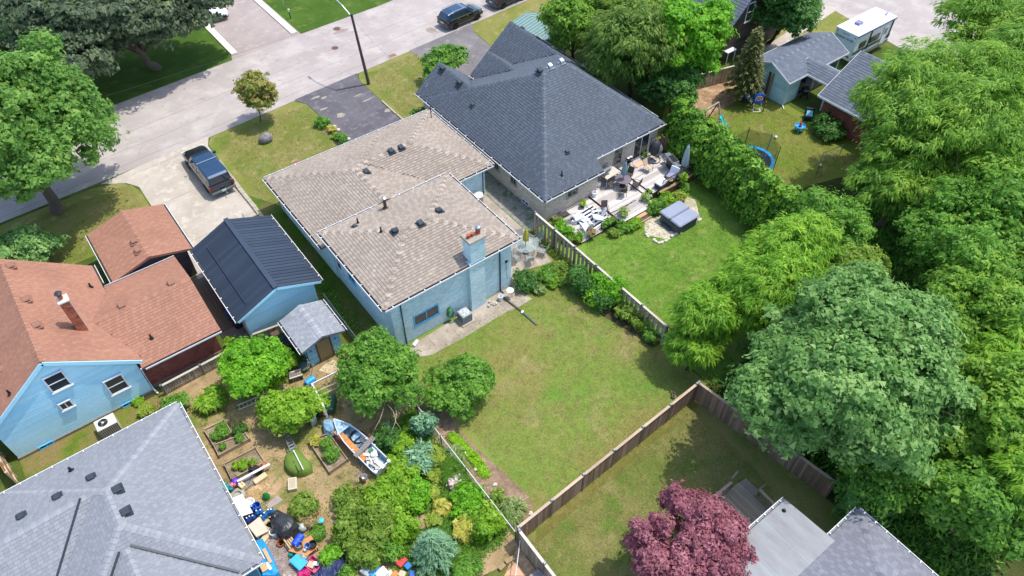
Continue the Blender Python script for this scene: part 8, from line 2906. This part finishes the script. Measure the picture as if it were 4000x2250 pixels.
WILD = [('dark green tree below the huge locust',(44.5,9.5),(44,9.5,4.8),(4.4,4.0,4.0),'mid',20000,.18,'broad'),
        ('blue green tree beside the last hedge cedar',(38.4,15.6),(38.0,15.6,3.4),(2.9,2.6,3.0),'mid',14000,.17,'broad'),
        ('grey green pointed tree with upright shoots',(34.9,11.6),(34.6,11.4,4.2),(1.9,1.7,3.2),'olive',9000,.15,'cedar'),
        ('dark leafy tree in the shade of the wild wood',(41.0,6.8),(40.6,6.8,4.6),(3.6,3.4,3.6),'mid',15000,.18,'broad'),
        ('green ash like tree in the middle of the wild wood',(37.4,5.4),(37.2,5.6,5.4),(3.4,3.0,3.2),'locust',16000,.16,'broad'),
        ('yellow green sumac at the edge of the wild wood',(35.6,2.4),(35.4,2.6,5.0),(2.6,2.4,2.6),'bright_locust',14000,.13,'frond'),
        ('bright maple at the outer edge of the wild wood',(31.4,1.2),(31.2,1.4,5.0),(3.0,2.8,3.4),'locust',18000,.2,'broad'),
        ('mid green maple beside the dark grey hip roof',(27.8,-.9),(27.6,-.8,4.0),(2.6,2.6,3.2),'mid',20000,.19,'broad'),
        ('bushy tree between porch roof and blue green maple',(26.2,3.2),(25.9,3.2,3.2),(2.0,1.9,2.6),'mid',12000,.17,'broad'),
        ('small green tree at the end of the shaded brown fence',(24.9,2.6),(24.6,2.9,1.9),(1.5,1.3,1.6),'dark',8000,.15,'broad'),
        ('olive tangled bush tree beside the blue green maple',(31.4,5.6),(31.2,5.4,4.4),(2.2,2.0,3.0),'olive',12000,.16,'broad'),
        ('feathery young locust at the outer margin of the wood',(29.6,-1.6),(29.4,-1.4,5.2),(2.2,2.0,2.6),'bright_locust',12000,.12,'frond'),
        ('dark tree behind the blue green maple',(33.2,7.6),(33.0,7.6,3.2),(2.4,2.2,2.6),'dark',10000,.19,'broad'),
        ('pale olive tree with drooping shoots behind the bright locust',(33.0,11.0),(32.4,10.4,4.6),(1.8,1.7,2.8),'olive',10000,.13,'willow'),
        ('tall green tree of the wood beyond the tangled bush',(39.4,1.2),(39,1.2,5.2),(3.4,3.0,3.8),'mid',12000,.22,'broad'),
        ('dark green tree closing the wood toward the locusts',(49.5,10.0),(49,9.6,5.0),(4.4,4.0,4.4),'locust',16000,.2,'broad'),
        ('mid green tree deep in the wild wood',(45,3.4),(45,3.2,5.6),(4.2,3.8,4.4),'mid',12000,.25,'broad'),
        ('low dark tree filling the wood between maple and ash',(36.2,8.6),(36,8.4,2.2),(2.6,2.4,2.0),'dark',8000,.2,'broad')]
for i,(lb,b,c,r,key,n,s,sty) in enumerate(WILD):
    tree('wild_tree',lb,b,lobes(c,r,6,100+i),n,s,key,200+i,.14,'wild trees on the right',sty,3.0 if sty in ('frond','willow') else 1.4,.5,nl=6)
# small bright locusts at the fence corner
tree('young_locust','vivid lime locust tree in front of the wild wood',(31.5,14.6),lobes((31.4,14.6,4.4),(4.2,3.0,3.1),9,31)+[((33.8,14.6,6.0),(1.6,1.5,1.5))],42000,.1,'bright_locust',31,.16,style='frond',aspect=3.4,clump=.5,group='young locusts at the fence corner')
tree('young_locust','lime locust tree leaning over the end of the grey fence',(27.2,15.0),lobes((27.5,15.2,3.4),(3.1,2.5,2.5),8,32),28000,.1,'bright_locust',32,.12,style='frond',aspect=3.4,clump=.45,group='young locusts at the fence corner')
tree('young_locust','small lime locust at the rear fence corner of the dry lawn',(24.6,14.8),lobes((24.5,14.9,2.2),(1.5,1.4,1.5),6,33),11000,.11,'bright_locust',33,.08,style='frond',aspect=3.4,clump=.4,group='young locusts at the fence corner')
tree('maple_tree','massive blue green maple overhanging the shaded brown fence',(27.2,7.6),lobes((26.5,7.1,6.3),(5.5,4.8,4.3),11,34),60000,.22,'blue',34,.34,clump=.6,nl=12)
tree('purple_maple','purple leaved ornamental maple beside the porch roof',(16.3,6.6),[((13.5,6.8,3.0),(.95,.9,1.1)),((14.1,5.7,2.9),(1.1,1.1,1.2)),((13.6,8.0,3.3),(.5,.5,1.2)),((14.5,7.7,3.5),(.5,.5,1.1)),((16.4,7.0,3.3),(1.15,1.1,1.3)),((17.0,5.9,3.0),(1.1,1.1,1.2)),((15.9,8.2,3.5),(.5,.5,1.4)),((17.3,7.0,2.7),(.8,.8,.9)),((15.7,4.9,2.7),(1.15,1.0,1.2)),((17.0,4.6,2.3),(.9,.9,1.0)),((14.5,4.5,2.3),(.9,.8,1.0)),((15.3,6.0,3.6),(.9,.8,.9)),((13.0,5.6,2.2),(.7,.7,.8))],34000,.14,'purple',35,.16,clump=.4,nl=12,tvar=.34)

# --- back lawn edge shrubs along the grey fence
for i,(p,r,h,key,n,lb) in enumerate((((21.07,26.29,0.50),.75,.6,'dark',3200,'rounded dark green shrub at the patio corner'),((22.67,25.93,0.50),.7,.5,'mid',2600,'green shrub in the island bed by the patio'),((23.57,25.87,0.50),.6,.5,'olive',1800,'olive perennial clump in the island bed'),((22.45,25.21,0.20),.45,.3,'lime',1000,'low lime plant in the island bed'),
                                          ((23.23,24.96,0.30),.5,.35,'olive',1100,'loose olive plant beside the grey fence'),((23.75,23.56,0.90),.95,1.0,'dark',5200,'dark green rounded shrub against the grey fence'),((24.48,22.37,1.20),1.15,1.1,'bright',6500,'bright green leafy shrub topping the grey fence'),((25.06,21.56,1.00),.85,.9,'bright',3800,'second bright leafy shrub leaning over the grey fence'),
                                          ((23.95,21.83,0.60),.8,.8,'dark',3600,'shaded dark shrub under the bright fence shrub'),((24.49,20.23,0.50),.7,.7,'olive',1800,'thin olive bush in front of the grey fence'),((24.72,18.93,0.50),.8,.8,'olive',1500,'sparse twiggy bush near the end of the grey fence'),((24.53,17.81,0.40),.5,.5,'mid',1400,'small green bush at the fence end'),((21.44,25.38,0.25),.45,.3,'iris',500,'spiky leaved plant at the lawn edge of the island bed'))):
    bush('garden_shrub',lb,(p[0],p[1],h*.95),(r,r,h),n,.12,key,300+i,'shrubs along the grey fence',clump=.3)
# twigs of the sparse bush
# --- deck edge plants
for i,(p,r,h,key,n,lb) in enumerate((((33.38,26.29,0.50),.6,.6,'mid',2600,'clipped round green shrub by the deck stairs'),((34.43,26.29,0.40),.55,.5,'lime',1900,'lime green leafy shrub between deck and hot tub'),((35.77,26.22,0.40),.5,.45,'hosta',1300,'yellow green hosta clump by the upper deck skirt'),((36.77,26.67,0.30),.35,.4,'mid',700,'small green plant at the deck skirt end'),
                                          ((30.17,26.27,0.25),.6,.3,'mid',1500,'low green plants along the deck edge'),((31.08,26.11,0.25),.55,.3,'lime',1300,'low lime plants at the deck stairs'),((29.22,26.37,0.25),.45,.28,'olive',900,'low olive plants below the planter box'),((26.20,28.39,0.60),.6,.6,'bright',2400,'feathery bright green plant behind the grey fence'),((26.10,27.82,0.50),.45,.4,'mid',1200,'green plant by the barrel behind the grey fence'),((36.80,27.05,1.20),.3,.45,'lime',500,'climbing lime plant on the deck railing'))):
    bush('deck_plant',lb,(p[0],p[1],h*.95+(.6 if 'railing' in lb else 0)),(r,r,h),n,.11,key,330+i,'plants around the deck',clump=.25)
for i,(p,r,h,pm,key,lb) in enumerate(POTS):
    zb = .62 if i in (1,) else (.38 if i in (0,3,7) else (.5 if i > 7 else (.22 if i not in (4,6) else 0)))
    pot('plant_pot',lb,(p[0],p[1],zb),r,h,pm,key,'potted plants on the deck',400+i,1.0 if i < 8 else .8,260 if i < 8 else 80,.1 if i < 8 else .06)
foliage(PLANTER,'plant',[((-.3,0,.45),(.4,.25,.22)),((.3,0,.42),(.4,.25,.2))],700,.1,'mid',420,clump=.2)

# --- side of the clapboard house
tree('garden_tree','pale green leafy bush tree on the shaded front lawn',(-5.0,48.4),lobes((-5.1,48.2,1.9),(2.1,1.9,1.6),5,41),9000,.22,'blue',41,.08,clump=.45)
bush('shrub','dark red leaved shrub behind the rust brown roof',(-5.9,46.2,1.2),(1.9,1.6,1.1),5000,.15,'purple',42)
bush('shrub','lime green shrub between the two rust roofs',(-1.35,41.6,.9),(.45,.6,.8),1200,.13,'bright',43)
bush('shrub','fresh green plant in the blue tub by the brick wing',(3.0,33.3,.7),(.35,.35,.3),500,.1,'lime',44)
bush('shrub','yellow variegated hosta by the clapboard wall',(-2.95,31.85,.3),(.42,.42,.25),300,.18,'hosta',45)
# --- shrubs of the cluttered yard
tree('fruit_tree','dense rounded green tree in front of the dark red brick wall',(3.2,29.4),lobes((3.1,29.2,1.8),(2.0,1.8,1.8),6,51),16000,.16,'bright',51,.1,'fruit trees of the cluttered yard',clump=.4)
bush('shrub','tall green shrub with creamy yellow flowers by the compost bins',(4.9,29.7,.9),(.9,.8,.9),4000,.13,'lime',52)
bush('shrub','creamy yellow flower heads on the shrub by the compost bins',(4.70,29.79,1.60),(.5,.45,.4),500,.1,'yellow',53,stems=False)
bush('fern_clump','lush fern clump under the dense rounded tree',(3.95,29.33,0.50),(.7,.6,.4),1200,.16,'lime',54,style='frond',aspect=2.5)
bush('fern_clump','yellow green ferns beside the low grey fence',(0.38,29.96,0.50),(.9,.7,.5),1800,.16,'lime',55,style='frond',aspect=2.5)
bush('shrub','green shrub at the corner of the grey shingle roof',(-1.46,30.93,0.60),(.8,.7,.6),2400,.13,'mid',56)
bush('shrub','small lime plant at the clapboard house downspout',(-3.10,32.73,0.20),(.3,.3,.2),250,.12,'lime',57)
tree('fruit_tree','spreading olive green apple tree beside the step ladder',(3.7,25.6),lobes((3.7,25.7,1.4),(1.7,1.7,1.3),6,58),11000,.14,'lime',58,.08,'fruit trees of the cluttered yard',clump=.35)
tree('fruit_tree','tall apple tree with bare twigs beside the brick house',(8.6,23.9),lobes((8.9,24.4,2.2),(2.5,2.6,2.2),8,59),21000,.14,'mid',59,.12,'fruit trees of the cluttered yard',clump=.4,nl=14,tvar=.34)
tree('fruit_tree','round leafy apple tree on the back lawn',(12.3,21.2),lobes((12.35,21.3,1.55),(1.8,1.8,1.55),6,60),14000,.15,'mid',60,.1,'fruit trees of the cluttered yard',clump=.38)
q = random.Random(77)
t = thing('dead_branch','bare grey twigs sticking out above the boat','branch',(8.0,22.0,0))
for i in range(3):
    a = V(8.3+q.uniform(-.5,.5),22.6+q.uniform(-.6,.6),1.6)
    d = V(-.3+q.uniform(-.5,.5),-1.0,.15+q.uniform(-.2,.3))
    MB().tube([a,a+d*.7+V(.1,0,.1),a+d*1.3,a+d*1.9+V(q.uniform(-.3,.3),0,.1)],[.03,.02,.014,.006],5).build('twig',M('pale_twig','#b4a893',.9),t)

SHR = [((9.42,20.78,0.90),.62,.9,'blue_spruce',2600,'round blue green juniper beside the low rail fence','cedar'),
       ((8.20,19.35,0.50),.85,.6,'blue_spruce',1500,'spiky grey green mound beside the rail fence','willow'),
       ((8.94,18.87,0.30),.4,.4,'hosta',500,'bright yellow green hosta near the rail fence','broad'),
       ((8.26,18.02,0.30),.35,.3,'hosta',350,'small yellow hosta below the rail fence grass','broad'),
       ((8.88,16.80,0.40),.45,.4,'pinkwhite',350,'pale pink flowering rose by the rail fence','broad'),
       ((8.79,15.61,0.40),.95,.55,'bright',3400,'bright green leafy thicket along the rail fence','broad'),
       ((8.92,14.10,0.60),.95,.7,'lime',3600,'large lime thicket at the lower end of the rail fence','cedar'),
       ((7.61,17.23,0.30),.35,.35,'hosta',420,'yellow green hosta left of the pale rose','broad'),
       ((7.60,16.18,0.25),.42,.3,'yellow',420,'golden yellow hosta in the shrub bed','broad'),
       ((6.77,15.94,0.25),.32,.25,'hosta',260,'small hosta beside the brown rocks','broad'),
       ((8.15,14.63,0.30),.5,.4,'yellow',600,'golden hosta at the lower shrub edge','broad'),
       ((3.86,19.05,0.70),.95,.7,'olive',4200,'broad olive yew like shrub above the orange planter','cedar'),
       ((5.90,18.39,0.80),1.15,.8,'lime',5200,'large lime green spreading shrub by the boat stern','cedar'),
       ((6.76,17.48,0.60),.8,.6,'bright',2800,'bright green shrub behind the golden hosta','broad'),
       ((3.09,17.63,0.80),.9,.9,'olive',4200,'olive spreading shrub beside the worn grass','cedar'),
       ((4.30,17.01,0.90),1.1,.9,'olive',5200,'big olive shrub in the middle of the thicket','cedar'),
       ((5.22,16.27,0.80),.8,.8,'lime',3200,'lime topped shrub beside the blue spruce','cedar'),
       ((3.20,16.46,0.80),.85,.8,'olive',3600,'olive shrub above the black cabinet','cedar'),
       ((4.30,15.77,0.60),.6,.6,'mid',1800,'green shrub above the red cushion','cedar'),
       ((1.79,20.65,0.50),.75,.55,'olive',3600,'dense round golden olive box shrub by the soil path','broad'),
       ((1.55,19.93,0.30),.5,.3,'straw',900,'dry brown twiggy shrub beside the covered barbecue','broad'),
       ((1.67,18.95,0.20),.4,.25,'mid',700,'weedy green patch beside the plywood sheet','broad'),
       ((1.64,17.42,0.40),.5,.45,'bright',1500,'bright green leafy plant behind the plywood sheet','broad'),
       ((1.91,16.13,0.30),.4,.35,'mid',900,'leafy plant beside the navy tarp','broad'),
       ((6.75,12.70,0.40),.75,.5,'mid',2400,'green leafy shrub inside the lower rail fence','broad'),
       ((7.74,14.36,0.40),.5,.4,'yellow',800,'yellow variegated shrub beside the lower blue spruce','broad'),
       ((7.77,20.79,0.40),.7,.4,'lime',1800,'low lime plants between boat and juniper','broad'),
       ((7.38,21.55,0.50),.7,.6,'dark',2200,'dark shaded shrub behind the boat','broad'),
       ((7.11,19.67,0.50),.7,.5,'lime',2000,'lime shrub at the boat stern','broad'),
       ((8.24,21.01,0.20),.25,.3,'yellow',250,'yellow lily clump between boat and juniper','broad'),
       ((0.16,17.50,0.20),.25,.2,'magenta',160,'magenta flowers beside the bright blue tote','broad'),
       ((10.27,14.94,0.20),.4,.3,'olive',500,'greyish herb clump at the end of the mulch bed','broad'),
       ((10.07,18.65,0.15),.3,.2,'iris',200,'striped leaved plant in the mulch bed','willow')]
for i,(p,r,h,key,n,lb,sty) in enumerate(SHR):
    bush('yard_shrub',lb,(p[0],p[1],h*.95),(r,r,h),n,(.2 if key in ('hosta','yellow') else .12),key,500+i,'shrubs of the cluttered yard',sty,{'broad': 1.4,'cedar': 1.7,'willow': 3.2}[sty],.28,cat='shrub')


# blue spruce with long drooping needles at the bottom
def blades(name,label,c,r,h,n,key,seed,w=.03,curve=.6,cat='ornamental grass',group=None,tilt=.5):
    t = thing(name,label,cat,(c[0],c[1],0),group=group)
    rng = np.random.default_rng(seed)
    a = rng.uniform(0,2*PI,n)
    u = rng.random(n) ** .6
    k = rng.uniform(.6,1.0,n)
    d = np.stack([np.cos(a),np.sin(a),np.zeros(n)],1)
    base = np.array([c[0],c[1],0])+d*(r*.2*u)[:,None]
    mid_ = base+d*(r*.45*u*k)[:,None]+np.array([0,0,1.0])*(h*.8*k)[:,None]
    tip = base+d*(r*u*k)[:,None]+np.array([0,0,1.0])*(h*(1 - curve*u)*k)[:,None]
    sd_ = np.stack([-np.sin(a),np.cos(a),np.zeros(n)],1)*w/2
    v = np.stack([base - sd_,base+sd_,mid_+sd_,mid_ - sd_,tip+sd_*.2,tip - sd_*.2],1).reshape(-1,3)
    v -= np.array(OFF[t.name])
    i0 = np.arange(n)*6
    f = np.concatenate([np.stack([i0,i0+1,i0+2,i0+3],1),np.stack([i0+3,i0+2,i0+4,i0+5],1)])
    me = bpy.data.meshes.new('blades')
    me.from_pydata(v.tolist(),[],f.tolist())
    at = me.attributes.new('tone','FLOAT','FACE')
    tn = np.clip(rng.normal(.5,.25,n),0,1)
    at.data.foreach_set('value',np.concatenate([tn,tn]).astype(np.float32))
    me.materials.append(LEAF[key])
    o = bpy.data.objects.new('blades',me)
    COL.objects.link(o)
    o.parent = t
    return t


blades('ornamental_grass','fountain of fine green grass beside the rail fence',(9.24,17.47,0.30),1.0,.8,1600,'grass',601,.02)
for i,(p,r) in enumerate((((10.73,13.79,0.20),.75),((10.43,14.21,0.20),.6),((10.23,13.48,0.20),.6))):
    blades('iris_clump',('largest','middle','lowest')[i]+' clump of striped sword leaves at the fence corner',p,r,.6,260,'iris',610+i,.05,.7,'plant','iris clumps at the fence corner')
blades('iris_clump','small striped sword leaf clump in the mulch bed',(10.02,18.04,0.10),.4,.35,90,'iris',620,.04,.7,'plant')
blades('ornamental_grass','spiky leaved clump in the island bed by the patio',(21.43,25.30,0.20),.55,.5,220,'grass',621,.05,.6)
# ground cover ribbon along the mulch bed
t = thing('ground_cover','ribbon of bright lime ground cover edging the mulch bed','ground cover',(11.2,17,0))
PTS = [(10.47,19.50,0.10),(10.54,19.07,0.10),(10.58,18.67,0.10),(10.60,18.23,0.10),(10.64,17.77,0.10),(10.63,17.37,0.10),(10.64,17.00,0.10),(10.60,16.57,0.10)]
foliage(t,'foliage',[((p[0],p[1],.08),(.32,.36,.13)) for p in PTS],5200,.07,'ground',630,clump=.16)
# spruces
for i,(c,r,h,lb) in enumerate((((5.86,14.27,1.20),1.25,2.6,'wide blue green spruce at the lower end of the shrub bed'),((9.49,20.91,0.80),.55,1.5,'small pointed blue green spruce by the rail fence'))):
    t = thing('blue_spruce',lb,'tree',(c[0],c[1],0),group='blue green spruces of the shrub bed')
    MB().cyl((c[0],c[1],0),(c[0],c[1],h*.95),.07,.01,n=7).build('trunk',bark_d,t)
    rng = np.random.default_rng(650+i)
    P_,N_,T_,K_ = [],[],[],[]
    nb = 110 if i == 0 else 60
    for j in range(nb):
        z = .15*h+.83*h*j/nb
        a = j*2.4+rng.uniform(-.2,.2)
        L = r*(1 - (z/h)) ** .75+.12
        m = int(46*L)+10
        u = rng.random(m) ** .6
        ctr = np.stack([c[0]+np.cos(a)*L*u,c[1]+np.sin(a)*L*u,z+.12*L - .3*L*u ** 1.5],1)
        P_.append(ctr+rng.normal(0,.07,(m,3)))
        N_.append(np.tile([0,0,1.0],(m,1))+rng.normal(0,.4,(m,3)))
        T_.append(np.tile([np.cos(a),np.sin(a),-.5],(m,1))+rng.normal(0,.45,(m,3)))
        K_.append(rng.normal(.5,.22,m)+.25*(u - .5))
    P_,N_,T_,K_ = map(np.concatenate,(P_,N_,T_,K_))
    leaf_obj('crown',t,P_,N_,T_,np.full(len(P_),.26),np.full(len(P_),.05),K_,LEAF['blue_spruce'])
# vegetables in the raised beds
q = random.Random(88)
KEYS = [('mid','feathery carrot top row in the first raised bed',5,.3),('mid','seedling in the second raised bed',6,.17),('lime','pepper plant in the bed by the white pipe',6,.2),('mid','tomato plant in the bed beside the boat',4,.38)]
for (t,cs,z),(key,lb,n,r) in zip(BEDS,KEYS):
    for i in range(n):
        u,v = q.uniform(.2,.8),q.uniform(.2,.8)
        if r > .25:
            u,v = .5+q.uniform(-.25,.25),.35+q.uniform(-.2,.3)
        c = cs[0].lerp(cs[1],u).lerp(cs[3].lerp(cs[2],u),v)
        bush('vegetable_plant',lb,(c.x,c.y,z+r*.6),(r,r,r*.8),int(420*(r/.3) ** 2)+60,.08,key,700+i,lb+'s',clump=.14,cat='plant')
bush('shrub','variegated yellow hosta in the bed beside the boat',(4.02,23.82,0.45),(.28,.28,.16),160,.16,'yellow',720)
bush('shrub','dark leafy weed at the corner of the seedling bed',(0.96,27.24,0.30),(.42,.38,.3),700,.09,'dark',721)
# weeds and grass tufts as ground cover
def tufts(name,label,poly,n,h,key,seed,spread=.12):
    rng = np.random.default_rng(seed)
    xs = [p[0] for p in poly]
    ys = [p[1] for p in poly]
    P0 = []
    while len(P0) < n:
        x,y = rng.uniform(min(xs),max(xs)),rng.uniform(min(ys),max(ys))
        if any(a < x < b for a,b in spans([(p[0],p[1]) for p in poly],y)):
            P0.append((x,y,0))
    P0 = np.repeat(np.array(P0),8,0)
    m = len(P0)
    d = rng.normal(0,1,(m,3))
    d[:,2] = np.abs(d[:,2])+.6
    d /= np.linalg.norm(d,axis=1,keepdims=True)
    pos = P0+rng.normal(0,spread,(m,3))*np.array([1,1,0])+d*h*.5
    o = bpy.data.objects.new(name,None)
    t = leaf_obj(name,cam,pos,rng.normal(0,1,(m,3))+np.array([0,0,.6]),d,np.full(m,h)*rng.uniform(.5,1.2,m),np.full(m,h*.3),rng.normal(.5,.25,m),LEAF[key])
    bpy.data.objects.remove(o)
    t.parent = None
    tag(t,label,'grass',kind='stuff')
    return t


tufts('weeds','weeds and rough grass tufts over the cluttered yard',[(-1,18),(9,14),(9.5,24),(9,28),(4,31.5),(-1,31.5)],900,.13,'olive',801)
tufts('undergrowth','dark undergrowth below the wild wood',[(25,-3),(50,-3),(55,14),(41,18),(30,14),(25,12.5)],6000,.4,'dark',802,.3)
tufts('undergrowth','leafy green saplings filling the wild wood floor',[(25,-3),(50,-3),(55,14),(41,18),(36,12),(30,12),(25.5,10)],3500,.55,'mid',806,.45)
tufts('weeds','green weeds between the shrubs beside the rail fence',[(3.2,13),(9.5,13),(9.6,22.5),(6.8,22),(5.2,18)],3800,.22,'mid',807,.2)
tufts('weeds','weeds along the foot of the brick house and shed fence',[(9.4,27),(10.2,27),(10.4,36),(9.6,36)],120,.2,'mid',803)
tufts('grass_fringe','long grass along the foot of the rear fence',[(10,12.5),(23.5,13.0),(23.5,13.3),(10,12.8)],250,.16,'olive',804)
tufts('grass_fringe','long grass along the foot of the grey fence',[(24.5,17.2),(24.8,17.2),(24.8,29),(24.5,29)],200,.2,'olive',805)

for i,(poly,key,n) in enumerate((([(10.4,12.9),(24.2,13.2),(24.2,24),(21,26.5),(14,25.5),(11.6,25.5),(11.5,14)],'lawn_dry',9500),([(25.1,13.2),(37,18),(37.5,27),(32,29.8),(26.6,26.5),(25.2,25)],'lawn_lush',9000),([(10,6),(22.5,6),(23,12.6),(10,12)],'lawn_dry',6500),([(10.2,44.2),(19,44.2),(18.8,54.8),(10.5,55)],'lawn_dry',4200),([(40,21),(51,21),(51.5,29),(46,33)],'lawn_dry',4500),([(24.8,47),(31,47.6),(31,56.2),(25,56)],'lawn_dry',2200),([(-9,47),(3,47),(3,53.4),(-9,53.6)],'lawn_dry',2600))):
    tufts('grass',('short dry grass of the back lawn','short lush grass beside the hot tub','short grass behind the brown fence','short grass of the front lawn with the boulder','short grass of the play yard','short grass round the utility pole','short grass under the bright maple')[i],poly,n,.075,key,900+i,.1)
